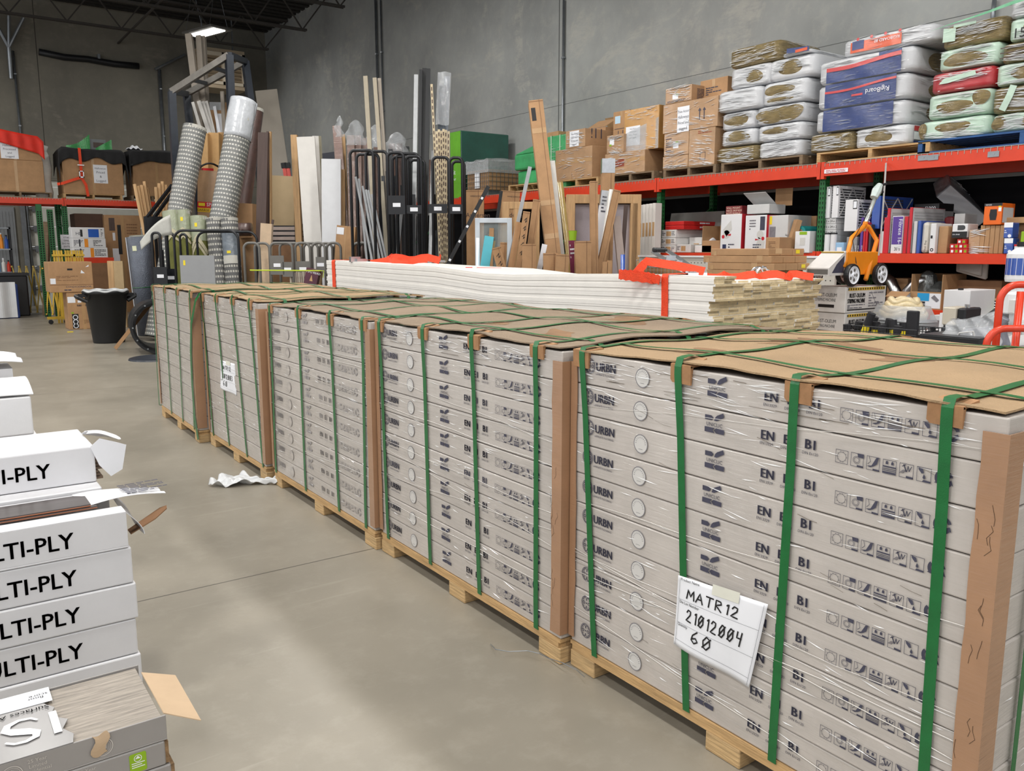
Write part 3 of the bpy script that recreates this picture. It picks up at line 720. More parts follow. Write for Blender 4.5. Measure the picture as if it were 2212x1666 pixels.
for i,(lb,dx,kind) in enumerate(rows):
 z0=0.0505+i*HB;x0=XR-ML+dx
 if kind<2:
  o=simple_box('flooring_carton',lb,'carton',x0,YM+abs(dx),z0,ML,0.30,HB-0.002,WR,bevel=0.005,seg=2,group='white multi-ply cartons')
 else:
  mb=MB().box(0,0,0,ML,0.30,0.006).box(0,0,0.006,ML,0.004,HB-0.004).box(0,0.296,0.006,ML,0.30,HB-0.004).box(0,0.004,0.006,0.004,0.296,HB-0.004)
  mb.box(0,0,HB-0.005,ML,0.075,HB-0.002).box(0,0.225,HB-0.005,ML,0.30,HB-0.002)
  o=mb.build('flooring_carton',WR,bevel=0.0015);o.location=(x0,YM,z0);tag(o,lb,'carton','white multi-ply cartons')
  MB().sheet(lambda u,v:(ML-0.001+0.055*math.sin(u*1.5),0.02+v*0.26,HB-0.01-u*0.085-0.008*math.sin(v*4)),6,8,-0.002).build('end_flap',WR,o)
  MB().prism([(0,0),(0.08,0.005),(0.125,0.035),(0.13,0.06),(0.11,0.075),(0,0.05)],lambda u,v,w:(ML+0.02+u,0.06+v,0.022+w+u*0.45),0.004).build('brown_flap',KRAFTD,o)
  MB().sheet(lambda u,v:(ML-0.12+u*0.27,0.10+v*0.155+u*0.02,HB+0.001+0.016*math.sin(u*3+v)+0.004*math.sin(v*11)),12,8,-0.0015).build('top_flap',WR,o)
  fp=fine_print(o,0.06,0,0.20,0.13,7,INK,seed=5)
  fp.rotation_euler=(-PI/2,0,0.1);fp.location=(ML-0.03,0.11,HB+0.0215)
 if kind:
  mb=MB();tw=text_w('MULTI-PLY',0.072)*.94;bold(mb,'MULTI-PLY',ML-0.175-tw-dx,HB*0.26,0.072,0.002,sx=.94)
  mb.build('printed_name',BLACKINK,o)
PLK=mat('dark_smoked_plank',lin(70,62,60),0.28,var=0.25,vscale=3,stretch=(1,14,1));CORE=mat('plank_core',lin(150,92,62),0.6,var=0.1)
zt=0.0505+5*HB
for k,(lb,dx) in enumerate((('dark smoked plank lying in the torn-open carton',0.0),('second dark plank under the top one in the torn-open carton',0.018))):
 o=MB().box(-1.25,0,0,0,0.135,0.004).build('floor_plank',CORE,bevel=0.001);o.location=(XR-0.10+dx,YM+0.083,zt+0.0085-k*0.0092+0.001)
 MB().box(-1.249,0.001,0.004,-0.001,0.134,0.0075).build('veneer',PLK,o);tag(o,lb,'floor plank')
ya=P(210,1046,Z=zt+0.002).y;xa=P(210,1046,Z=zt+0.002).x;ha=P(207,963,Y=ya).z-zt
yb=P(185,925,Z=zt+ha).y
o=simple_box('flooring_carton','topmost white carton ending in -PLY with a torn corner flap','carton',xa-ML,ya,zt+0.012,ML,max(0.2,yb-ya),ha-0.012,WR,bevel=0.005,seg=2,group='white multi-ply cartons')
mb=MB();tw=text_w('MULTI-PLY',0.072)*.94;bold(mb,'MULTI-PLY',ML-0.15-tw,(ha-.012)*0.28,0.072,0.002,sx=.94);mb.build('printed_name',BLACKINK,o)
MB().prism([(ML-.014,ha-.012),(ML+.02,ha+.012),(ML+.075,ha-.012),(ML+.112,ha-.03),(ML+.092,ha-.118),(ML+.05,ha-.135),(ML+.012,ha-.085)],lambda u,v,w:(u,-.004+(u-ML)*.35+w+.02*(ha-v),v),.0012).build('torn_flap',PAPER,o)
MB().sheet(lambda u,v:(ML+0.0+0.11*u+0.01*math.sin(v*7),0.16+v*0.07,ha+0.002-0.03*u+0.008*math.sin(v*6+u*4)),8,6,-0.0012).build('torn_flap',WR,o)
mb=MB()
for i in range(7):mb.box(ML+0.001,0.02,0.004+i*0.012,ML+0.024-(i%3)*0.007,0.19,0.013+i*0.012)
mb.build('plank_ends',mat('plank_end_brown',lin(120,100,84),0.8,var=0.25,vscale=20),o)
sup=simple_box('flooring_carton','white carton behind the torn-open one, holding up the topmost carton','carton',XR-ML-0.03,YM+0.31,0.0,ML,0.32,zt+0.010,WR,group='white multi-ply cartons')
yw=3.96;xw=P(72,915,Y=yw).x
hs=[0.0,0.145,0.29,0.435,0.585,0.735,0.9]
for i in range(6):
 lb=['bottom','second lowest','third lowest','fourth lowest','second highest','topmost'][i]
 o=simple_box('white_carton','%s plain white carton of the stack at the left edge behind the multi-ply cartons'%lb,'carton',xw-1.3+(0.012 if i==4 else 0),yw,hs[i],1.3,0.42,hs[i+1]-hs[i]-0.003,CARTONW,bevel=0.006,seg=2,group='plain white cartons at the left edge')
 if i==5:MB().sheet(lambda u,v:(0.1+u*1.21,0.0+v*0.36,0.165+0.05*math.sin(v*2.4)+0.006*math.sin(u*9+v*3)),16,8,-0.004).build('lifted_lid',CARTONW,o)
o=MB().sheet(lambda u,v:(u*0.30,v*0.34,0.05*math.sin(u*2.5)*(0.6+0.4*math.sin(v*7))+0.012),12,10,-0.002).build('paper_wad',PAPER,smooth=True)
o.location=(xw-0.28,yw+0.43,0.96);tag(o,'crumpled white wrapping lying on the topmost plain white carton','wrapping')
MB().box(0.02,0.05,-0.96,0.26,0.3,0.0).build('rear_carton',CARTONW,o)
MSI=mat('grey_plank_carton',lin(150,146,143),0.38,var=0.05,vscale=4);MSIT=mat('carton_top_grey',lin(132,130,130),0.28,var=0.06,vscale=6)
WINK=mat('white_ink',lin(235,235,238),0.5,var=0);LG=mat('label_green',lin(140,178,28),0.5,var=0.03);BRINK=mat('light_print',lin(196,190,184),0.5,var=0)
m0=P(358,1545,d=1.78);YS,XS,ZS=m0.y,m0.x,m0.z;HM=0.0615;LM=1.22;DM=P(312,1432,Z=ZS).y-YS
BOARD=mat('grey_oak_plank',lin(150,141,130),0.45,var=0.28,vscale=5,stretch=(2,26,1),bump=0.15,bscale=20)
nm=int(ZS//HM)
for i in range(nm):
 z1=ZS-i*HM;top=i==0;dx=[0,-0.006,0.004,-0.003,0.002,0,0][i%7]
 lb=['topmost grey plank carton with a big white letter logo and its lid torn open','grey plank carton second from the top, with a green label by its end','grey plank carton third from the top, with a green label at the picture bottom','grey plank carton fourth from the top of the near stack',
          'grey plank carton fifth from the top of the near stack','grey plank carton second from the floor in the near stack','grey plank carton on the floor at the bottom of the near stack'][min(i,6)]
 if not top:
  o=MB().box(0,0,0,LM,DM,HM-0.002).build('plank_carton',MSI,bevel=0.003)
 else:
  mb=MB().box(0,0,0,LM,DM,0.004).box(0,0,0.004,LM,0.004,HM).box(0,DM-0.004,0.004,LM,DM,HM).box(0,0.004,0.004,0.004,DM-0.004,HM)
  o=mb.build('plank_carton',MSI,bevel=0.001)
 o.location=(XS-LM+dx,YS,z1-HM);tag(o,lb,'carton','grey luxury plank cartons')
 if i>0:MB().box(LM-0.004,0.004,0.002,LM+0.008,DM-0.01,HM-0.006).build('torn_end',mat('torn_board',lin(140,112,80),0.9,var=0.4,vscale=30,bump=1,bscale=60),o)
 if i in (1,2):
  MB().prism([(a,b) for a,b in ((0,.003),(.003,0),(.033,0),(.036,.003),(.036,.043),(.033,.046),(.003,.046),(0,.043))],lambda u,v,w:(LM-0.078+u,-0.0012+w,0.006+v),0.001).build('green_label',LG,o)
  mb=MB();ring(mb,LM-0.060,0.040,0.0085,0.0014,y=-0.0018);poly(mb,[(LM-.066,.039),(LM-.054,.039),(LM-.060,.046)],y=-0.0018)
  for k in range(3):poly(mb,[(LM-.074,.028-k*.005),(LM-.046-(k%2)*.006,.028-k*.005),(LM-.046-(k%2)*.006,.030-k*.005),(LM-.074,.030-k*.005)],y=-0.0018)
  mb.build('label_print',WINK,o)
 mb=MB()
 for (x,tx) in [(LM-0.155-(0.055 if i else -0.02),['6 Year','Light','Commercial','Warranty']),(LM-0.31-(0.02 if i else -0.0),['25 Year','Limited','Residential','Warranty']),(LM-0.46,['Scratch','Resistant','Coating','Wear Layer'])] if i<3 else []:
  z=0.031;ring(mb,x,z,0.021,0.0018,y=-0.0013);ring(mb,x,z,0.017,0.0008,y=-0.0013)
  poly(mb,[(x-.008,z+.008),(x,z+.012),(x+.008,z+.008),(x+.007,z-.004),(x,z-.012),(x-.007,z-.004)],y=-0.0013)
  if not (i==0 and tx[0]=='6 Year'):
   for k,s in enumerate(tx):put_text(mb,s,x+0.028+(0.04-text_w(s,.0115))/2,0.046-k*0.0118,0.0115)
 if mb.v:mb.build('printed_icons',BRINK,o)
 if i<3:
  mb=MB()
  for x in (LM-0.155-(0.055 if i else -0.02),LM-0.31-(0.02 if i else 0),LM-0.46):stroke(mb,[(x-.004,.031),(x-.001,.027),(x+.005,.036)],.0018,y=-0.0019)
  mb.build('tick_marks',MSI,o)
 if top:
  xt=LM-0.205
  edge=[(xt+0.012*math.sin(q*2.7)+0.006*math.sin(q*7.1)+0.05*(0.45-q/8)*0.6,DM*q/8) for q in range(9)]
  MB().prism([(0,0.0)]+edge+[(0,DM)],lambda u,v,w:(u,v,HM+w),0.0025).build('lid',MSIT,o)
  mb=MB();M=Matrix.Translation((xt+0.075,0.17,HM+0.0055))@Matrix.Rotation(PI,4,'Z')@Matrix.Rotation(-PI/2,4,'X')
  def ft(s,x,z,size,sx=1.0,w=0.0):
   for dx_ in (0,w):
    for dz_ in (0,w*.5):put_text(mb,s,x+dx_,z+dz_,size,y=0,sx=sx,M=M)
  def slab(x,z,w,hh):mb.add([M@Vector((x,0,z)),M@Vector((x+w,0,z)),M@Vector((x+w,0,z+hh)),M@Vector((x,0,z+hh))],[(0,1,2,3)])
  slab(0.075,0.01,0.016,0.105)
  for x in (0.215,):slab(x,0.01,0.026,0.105);slab(x-.011,0.01,0.048,0.007);slab(x-.011,0.108,0.048,0.007)
  cx=0.095;pts=[]
  for k in range(25):
   t=k/24;pts.append((cx+0.026*math.sin((t-.5)*5.2)*(-1),0.012+0.10*t))
  S_=[(a_+.055,b_) for a_,b_ in ((0.128,0.095),(0.112,0.110),(0.09,0.113),(0.070,0.102),(0.067,0.085),(0.085,0.070),(0.108,0.058),(0.124,0.042),(0.118,0.022),(0.095,0.010),(0.072,0.014),(0.06,0.03))]
  wd=[0.006,0.008,0.010,0.016,0.02,0.026,0.026,0.02,0.016,0.010,0.008,0.006]
  L_,R_=[],[]
  for k in range(len(S_)):
   a=S_[max(0,k-1)];b=S_[min(len(S_)-1,k+1)];dx_,dz_=b[0]-a[0],b[1]-a[1];q=math.hypot(dx_,dz_)
   L_.append((S_[k][0]-dz_/q*wd[k]/2,S_[k][1]+dx_/q*wd[k]/2));R_.append((S_[k][0]+dz_/q*wd[k]/2,S_[k][1]-dx_/q*wd[k]/2))
  for k in range(len(S_)-1):mb.add([M@Vector((p_[0],0,p_[1])) for p_ in (L_[k],L_[k+1],R_[k+1],R_[k])],[(0,1,2,3)])
  ft('Surfaces Attainable',0.085,-0.03,0.024)
  mb.build('printed_logo',WINK,o)
  mb=MB();M=Matrix.Translation((xt-0.005,DM-0.035,HM+0.0055))@Matrix.Rotation(PI,4,'Z')@Matrix.Rotation(-PI/2,4,'X')
  MB().box(0,DM-0.075,HM+0.0032,xt+0.0,DM-0.001,HM+0.0042).build('white_lid_band',PAPER,o)
  put_text(mb,'floor',0.01,0.004,0.018,y=0,M=M);put_text(mb,'score',0.0,-0.008,0.018,y=0,M=M);mb.build('certificate_mark',BLACKINK,o)
  MB().sheet(lambda u,v:(LM-0.001+0.075*u,0.02+v*(DM-0.06)-0.03*u,HM-0.006-0.03*u+0.012*u*v),6,10,-0.0022).build('end_flap',mat('flap_tan',lin(192,166,136),0.8,var=0.06),o)
  MB().sheet(lambda u,v:(xt+0.05+u*0.03+0.006*math.sin(v*6),-0.003-0.012*v*(1-v),HM+0.004-v*0.05-0.004*math.sin(u*5)),6,6,-0.001).build('torn_strip',mat('flap_tan',(1,1,1)),o)
  pl=MB().box(-0.45,0,0,0,DM-0.014,0.0055).build('grey_floor_plank',BOARD,bevel=0.0008);pl.location=(XS-0.008,YS+0.007,z1-0.010)
  tag(pl,'grey oak look plank showing in the torn-open top carton','floor plank')
  pl2=MB().box(-1.2,0,0,0,DM-0.014,0.045).build('grey_floor_plank',BOARD,bevel=0.001);pl2.location=(XS-0.010,YS+0.007,z1-HM+0.0045)
  tag(pl2,'pack of grey planks filling the torn-open top carton','floor plank')
o=MB().box(0,0,0,LM-0.05,DM-0.03,ZS-nm*HM-0.001).build('pallet_board',WOOD);o.location=(XS-LM,YS+0.01,0);tag(o,'wooden base board under the grey plank cartons','pallet')
# ================================================================ generic builders for the back of the shop
CR=Vector((math.cos(YAW),-math.sin(YAW),0))
def lean(name,label,cat,top,bot,w,t,d,m,dt=0.0,rot=0.0,floor=0.0,group=None,bevel=0.0,taped=False,round_=False,ext=True):
 A=P(*bot,d=d);B=P(*top,d=d+dt)
 if ext and A.z>floor:A=A+(A-B)*((A.z-floor)/max(0.05,B.z-A.z))
 a=(B-A).normalized();L=(B-A).length
 r0=Matrix.Rotation(math.radians(rot),3,'Z')@CR
 r=(r0-a*r0.dot(a)).normalized();n=r.cross(a).normalized()
 if n.dot(Vector((math.sin(YAW),math.cos(YAW),0)))<0:n=-n
 W=w*d/1824
 M=Matrix((r,n,a)).transposed().to_4x4()
 mb=MB()
 if round_:mb.cyl((0,W/2,0),(0,W/2,L),W/2,n=20)
 else:mb.box(-W/2,0,0,W/2,t,L)
 o=mb.build(name,m,bevel=bevel,smooth=False)
 if round_:
  for p in o.data.polygons:p.use_smooth=len(p.vertices)==4
 lift=max(0,floor-min((M@Vector(v.co)).z+A.z for v in o.data.vertices))
 o.matrix_world=Matrix.Translation(A+Vector((0,0,lift)))@M
 o['wl']=(W,L)
 if taped:
  MB().box(-0.025 if W>.12 else -W*.2,-0.0012,0,0.025 if W>.12 else W*.2,-0.0002,L).build('tape',TAPE,o)
  MB().box(-W/2,-0.0014,L*0.965,W/2,-0.0002,L*0.972).build('flap_line',KRAFTD,o)
 tag(o,label,cat,group);return o
def wl(o):
 w,l=o['wl'][0],o['wl'][1];return w,l
def wood_pallet(w,d,h=0.12,m=None,label='',loc=(0,0,0),rz=RZ,group=None,name='wooden_pallet'):
 m=m or WOOD
 t=thing(name,label,'pallet',loc,rz,group)
 for x in (0,w/2-0.0225,w-0.045):MB().box(x,0,0.018,x+0.045,d,h-0.018).build('stringer',m,t,bevel=0.002)
 mb=MB();n=7
 for k in range(n):y=k*(d-0.10)/(n-1);mb.box(0,y,h-0.0175,w,y+0.10,h)
 mb.build('deck',m,t)
 mb=MB()
 for k in range(3):y=k*(d-0.10)/2;mb.box(0,y,0,w,y+0.10,0.0175)
 mb.build('bottom_boards',m,t)
 return t
def rackbox(name,label,cat,x0,x1,yt,z0,depth,m,X=8.12,ytr=None,bevel=0.006,taped=True,group=None,z1=None,film=False,dx=0.0,seg=2):
 """a box standing on a rack level with its front face on the plane X; pixel columns x0..x1 and the row of its top edge give its size"""
 a=P(x0,yt,X=X);b=P(x1,ytr or yt,X=X)
 w=a.y-b.y;z1=z1 or a.z;h=z1-z0
 o=MB().box(0,0,0,w,depth,h).build(name,m,bevel=bevel,seg=seg)
 o.location=(X,a.y,z0);o.rotation_euler=(0,0,RZ)
 o['wl']=(w,h);tag(o,label,cat,group)
 if m in (KRAFTF,AMBER) or m.name.startswith(('green_stretch','dark_green')):glint_folds(o,w,h,60 if w>.3 else 25,int(x0),hs=(.004,.010),ls=(.04,.22),tilt=.5,y=-.003)
 if taped:
  MB().box(0,-0.0012,h*0.52,w,-0.0002,h*0.52+0.05).build('tape',TAPE,o) if film else MB().box(w*.5-.025,-0.0012,h-0.09,w*.5+.025,-0.0002,h-.004).build('tape',TAPE,o)
 return o
def rack(name,label,loc,rz,posts,depth,levels,height,m_post=None,pw=.038,hk=1.0):
 """pallet rack: upright frames at posts (local x), beams at levels [(x0, x1, ztop, beam h, wire deck?)]"""
 t=thing(name,label,'rack',loc,rz);m_post=m_post or RGREEN
 for x in posts:
  f=None
  for y in (0,depth-0.076):
   mb=MB().box(x-pw,y,0,x+pw,y+0.003,height).box(x-pw,y,0,x-pw+.003,y+0.076,height).box(x+pw-.003,y,0,x+pw,y+0.076,height)
   mb.box(x-0.06,y-0.01,0,x+0.06,y+0.086,0.008)
   o=mb.build('upright_post',m_post,t)
   hb=MB();z=0.12
   while z<height-0.05:
    for sx in (-pw*.42,pw*.42):
     hb.add([(x+sx-0.007*hk,y-0.0012,z+0.012),(x+sx-0.003*hk,y-0.0012,z-0.014),(x+sx+0.003*hk,y-0.0012,z-0.014),(x+sx+0.007*hk,y-0.0012,z+0.012),(x+sx,y-0.0012,z+0.018)],[(0,1,2,3,4)])
     hb.add([(x+pw+.0012,y+0.038+sx-0.007*hk,z+0.012),(x+pw+.0012,y+0.038+sx-0.003*hk,z-0.014),(x+pw+.0012,y+0.038+sx+0.003*hk,z-0.014),(x+pw+.0012,y+0.038+sx+0.007*hk,z+0.012)],[(0,1,2,3)])
    z+=0.0508
   hb.build('perforations',DOTS,o)
  mb=MB();z=0.2;k=0
  while z<height-0.5:
   mb.bar((x,0.06,z),(x,depth-0.08,z+(0.0 if k%2 else 0.62)),0.03,0.03,up=(1,0,0));z+=0.62 if k%2==0 else 0.0001;k+=1
   if k>12:break
  mb.build('brace',m_post,t)
 for (x0,x1,zt,bh,wd) in levels:
  for y,s in ((-0.045,1),(depth,1)):
   mb=MB().box(x0+0.039,y,zt-bh,x1-0.039,y+0.044,zt)
   mb.box(x0+0.02,y-0.004,zt-bh-0.03,x0+0.044,y+0.044,zt+0.02).box(x1-0.044,y-0.004,zt-bh-0.03,x1-0.02,y+0.044,zt+0.02)
   mb.box(x0+0.004,y-0.004,zt-bh-0.03,x0+0.02,y-0.001,zt+0.02).box(x1-0.02,y-0.004,zt-bh-0.03,x1-0.004,y-0.001,zt+0.02)
   mb.build('beam',RED,t,bevel=0.003)
  if wd:
   mb=MB();n=int((x1-x0)/0.06)
   for k in range(n+1):
    x=x0+0.05+(x1-x0-0.1)*k/n;mb.box(x-0.0025,-0.047,zt+0.001,x+0.0025,depth+0.03,zt+0.006);mb.box(x-0.0025,-0.049,zt-0.03,x+0.0025,-0.046,zt+0.006)
   for k in range(6):y=-0.03+k*depth/5;mb.box(x0+0.04,y-0.003,zt+0.006,x1-0.04,y+0.003,zt+0.011)
   mb.build('wire_deck',WIRE,t)
  else:MB().box(x0+0.04,0.0,zt-0.02,x1-0.04,depth,zt-0.001).build('shelf_board',KRAFTD,t)
 return t
def drape(label,p0,w,d,fn,m,cat='cloth',name='black_cloth',rz=0.0,nu=30,nv=20,th=-0.006):
 o=MB().sheet(fn,nu,nv,th).build(name,m,smooth=True);o.location=p0;o.rotation_euler=(0,0,rz);return tag(o,label,cat)
# ================================================================ back-left rack
LY=22.0;LZ=2.66
xp=P(137,430,Y=LY).x;xq=P(330,430,Y=LY).x
rack('pallet_rack','orange and green pallet rack along the back, over the brown cartons',(xp,LY,0),0.0,[-3.3,0.0,2.75],1.1,[(-3.3,0,LZ,0.13,True),(0,2.75,LZ,0.13,True)],LZ+.03,pw=.058,hk=2.0)
for k,(px,lb) in enumerate(((97,'spare green perforated upright standing left of the rack post'),(120,'second spare green perforated upright beside the rack post'))):
 a=P(px,600,Y=LY-0.5+k*0.15);o=MB().box(-.058,0,0,.058,0.003,2.5-k*0.1).box(-.058,0,0,-.055,0.07,2.5-k*0.1).box(.055,0,0,.058,0.07,2.5-k*.1).build('upright_post',RGREEN)
 hb=MB();z=0.1
 while z<2.36:
  for sx in (-.026,.026):hb.box(sx-.014,-0.0015,z-.016,sx+.014,-0.0005,z+.014)
  z+=0.0508
 hb.build('perforations',DOTS,o);o.location=(a.x,a.y,0);tag(o,lb,'rack upright')
def lbox(name,label,cat,x0,x1,yt,z0,depth,m,Y,bevel=0.01,taped=True,z1=None,group=None,seg=2):
 a=P(x0,yt,Y=Y);b=P(x1,yt,Y=Y);z1=z1 or a.z
 o=MB().box(0,0,0,b.x-a.x,depth,z1-z0).build(name,m,bevel=bevel,seg=seg);o.location=(a.x,Y,z0);o['wl']=(b.x-a.x,z1-z0)
 if taped:MB().box((b.x-a.x)*.5-.03,-0.0015,0,(b.x-a.x)*.5+.03,-0.0003,z1-z0-.012).build('tape',TAPE,o)
 return tag(o,label,cat,group)
zd=LZ+0.012;zp=zd+0.121
SIGNT=['Price Action','Halloween','Processed','and','Logged']
def sign(o,x,z,w,h,lines,M=None,rot=0.0):
 s=patch(o,x,z,x+w,z+h,PAPER,'paper_sign',y=-0.003,M=M)
 k=len(lines);mb=MB()
 for i,s_ in enumerate(lines):
  sz=h/(k+0.6)*(0.62 if i==0 else 0.8);tw=text_w(s_,sz);f=min(1,w*.9/max(tw,.001))
  put_text(mb,s_,x+w/2-tw*f/2,z+h-(i+1.05)*h/(k+0.4),sz,y=-0.0045,sx=f,M=M)
 mb.build('sign_print',INK,o);return s
wood_pallet(1.25,1.0,0.12,WOODG,'grey pallet under the tall cartons with the red cloth',(P(-28,400,Y=LY).x,LY,zd),0.0)
o1=lbox('carton','lower plain brown carton of the tall pair at the left end of the back rack','carton',-30,92,342,zp,0.95,KRAFT,LY+0.02)
w,h=wl(o1)
o2=lbox('carton','upper brown carton with a white notice, under the red cloth','carton',-30,86,292,zp+h+0.002,0.95,KRAFT,LY+0.02)
w2,h2=wl(o2)
x_=P(0,300,Y=LY).x-P(-30,300,Y=LY).x
sign(o2,x_-0.02,h2*0.04,0.34,0.42,SIGNT)
REDC=mat('red_cloth',lin(226,44,22),0.6,var=0.08)
bx=o2.location.x
drape('red cloth draped over the tall cartons at the left end of the back rack',(bx,LY,zp+h+h2+0.004),1,1,
      lambda u,v:(u*(w2+0.05),(-.03-.02*math.sin(u*14+v)**2 if v<.4 else -.03+(v-.4)*1.5),.03+.16*(1-u)**1.3*min(1,v*2.5)-(1-v/.4)*(.10+.30*u)*(v<.4)-.10*max(0,u-.9)*10),REDC,name='red_cloth')
a=P(99,415,Y=LY)
o=MB().lathe([(0.0,0),(0.17,0.0),(0.19,0.15),(0.16,0.4),(0.2,0.7),(0.17,0.95),(0.12,1.08),(0.16,1.18),(0.05,1.22),(0,1.2)],16).build('white_sack',mat('sack_white',lin(222,220,214),0.6,var=0.08,bump=0.6,bscale=14),smooth=True)
o.location=(a.x+0.02,LY+0.42,zd);tag(o,'white plastic sack standing between the two draped cartons on the back rack','sack')
wood_pallet(1.25,1.0,0.12,WOOD,'pale pallet under the carton with the orange ratchet strap',(P(137,410,Y=LY).x,LY,zd),0.0)
o3=lbox('carton','brown carton with orange ratchet strap and white notice under black cloth','carton',131,262,322,zp,0.95,KRAFT,LY+0.02)
w3,h3=wl(o3);sign(o3,w3*0.5,h3*0.26,0.30,0.42,['Halloween','Priced','&','Logged'])
CLOTH=mat('black_cloth',lin(36,36,38),0.85,var=0.15,bump=0.3,bscale=90)
def drfn(w,d,hang,sd,mid=0.25):
 def f(u,v):
  x=-0.22+u*(w+0.44);e=max(0,-x)+max(0,x-w)
  y=-0.025+v*d
  hz=hang*(0.45+mid*math.cos((u-0.45)*9+sd)**2+1.6*abs(u-.5)**2)
  if v<.35:k=1-v/.35;y=-.04-.02*k*math.sin(u*24)**2;z=.03-hz*k
  else:y=-.04+(v-.35)/.65*d;z=.03+.02*math.sin(u*9+sd)*math.sin(v*5)
  z-=e*(2.3+.5*math.sin(v*7))
  if e>0:x=-0.05-.1*-x if x<0 else w+0.05+(x-w)*.3
  return (x,y,z)
 return f
o=drape('black cloth draped over the carton with the orange ratchet strap',(o3.location.x,LY+0.02,zp+h3+0.004),1,1,drfn(w3,0.9,0.4,0.6),CLOTH,nu=44,nv=24)
t=thing('ratchet_strap','orange ratchet strap hanging down the front of the black draped carton','strap',(o3.location.x+w3*0.29,LY-0.02,zp))
MB().ribbon([(0,0.0,h3+0.045),(0,-0.035,h3+0.02),(0,-0.055,h3*.6),(0.0,-0.045,h3*.36),(0.08,-0.04,h3*.2),(0.11,-0.03,-0.06)],(1,0,0),0.06,0.004).build('webbing',ORANGE,t)
MB().ribbon([(0.02,-0.05,h3*.38),(-0.2,-0.05,h3*.3),(-0.40,-0.03,h3*.22),(-0.5,0.06,h3*.2)],(0,0,1),0.06,0.004).build('webbing',ORANGE,t)
MB().box(-0.05,-0.085,h3*.36,-0.03,-0.058,h3*.52).box(0.03,-0.085,h3*.36,0.05,-0.058,h3*.52).box(-0.05,-0.085,h3*.36,0.05,-0.06,h3*.39).box(-0.05,-0.085,h3*.5,0.05,-0.06,h3*.52).box(-0.07,-0.08,h3*.64,0.07,-0.06,h3*.66).build('ratchet',STEEL,t)
a=P(148,300,Y=LY+0.3)
o=lbox('boxed_light','grey boxed fixture in green bubble wrap on top of the black draped carton','box',180,228,299,zp+h3+0.062,0.35,mat('box_grey',lin(120,124,126),0.5,var=0.05),LY+0.3,taped=False)
w,h=wl(o);patch(o,w*.42,h*.2,w*.9,h*.7,DARKWOOD,'picture');patch(o,-0.001,0.0,w*.04,h,LG,'green_edge')
GBW=mat('green_bubble_wrap',lin(70,168,92),0.25,var=0.15,bump=1.0,bscale=60,spec=0.8)
MB().sheet(lambda u,v:(-0.38+u*0.5,-0.03-0.02*math.sin(u*9),0.0+v*(0.06+0.28*u*u)),14,8,-0.01).build('bubble_wrap',GBW,o)
MB().sheet(lambda u,v:(w*.5+u*(w*.5+.12),-0.05+0.02*math.sin(u*9),-0.03+v*(0.06+(h-.02)*u)),14,8,-0.01).build('bubble_wrap',GBW,o)
wood_pallet(0.95,1.0,0.12,WOODG,'pallet under the brown carton nearest the rug rolls on the back rack',(P(284,410,Y=LY).x,LY,zd),0.0)
o4=lbox('carton','brown carton under a ribbed black cloth beside the rug rolls','carton',284,385,326,zp,0.9,KRAFT,LY+0.02)
w4,h4=wl(o4)
drape('ribbed black cloth over the back-rack carton nearest the rug rolls',(o4.location.x,LY+0.02,zp+h4+0.004),1,1,drfn(w4,0.85,0.55,2.2,0.05),CLOTH,nu=44,nv=24)
o=MB().sheet(lambda u,v:(u*0.35,v*0.3,0.03+0.10*math.sin(u*3)*math.sin(v*3+.2)+.02*math.sin(u*20)),14,10,-0.004).build('white_bag',PAPER,smooth=True)
o.location=(o4.location.x-0.0,LY+0.45,zp+h4+0.055);tag(o,'scrunched white bag on the ribbed black cloth','bag')
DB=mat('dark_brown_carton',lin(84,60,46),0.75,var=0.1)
def text_on(o,s,x,z,size,m=INK,**k):mb=MB();put_text(mb,s,x,z,size,**k);return mb.build('lettering',m,o)
YB=LY-0.9
o=lbox('big_carton','large brown carton with speaker icons on the floor behind the printer boxes','carton',224,302,464,0.0,0.8,KRAFT,LY+0.1,z1=None)
w,h=wl(o)
for (x,z,a,b,m_) in ((.12,.84,.28,.97,DARKWOOD),(.34,.60,.44,.9,BLACK),(.56,.62,.94,.74,BLACK),(.17,.52,.36,.66,PAPER),(.2,.74,.27,.82,PAPER)):
 patch(o,w*x,h*z,w*a,h*b,m_,'printed_panel')
mb=MB();[ring(mb,w*q,h*.68,.05,.012,y=-0.003) for q in (.67,.82)];mb.build('speaker_icons',PAPER,o)
fine_print(o,w*.6,h*.80,w*.9,h*.92,4,KRAFTD)
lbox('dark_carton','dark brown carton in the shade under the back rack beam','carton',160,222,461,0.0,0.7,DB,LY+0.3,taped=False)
tb=lbox('stock_table','red-topped stock table holding the three white printer boxes','table',152,246,557,0.0,0.6,RED,YB,taped=False)
zt_=P(180,557,Y=YB).z+0.002;MB().box(.01,-.002,0,wl(tb)[0]-.01,-.001,zt_-.12).build('lower_front',KRAFTD,tb)
rows=[('lower white printer box with orange panel on the red stock table',157,232,535),('middle white printer box with orange panel on the red stock table',155,228,515),('top white printer box with blue panel in the stack of three',153,225,491)]
z=zt_
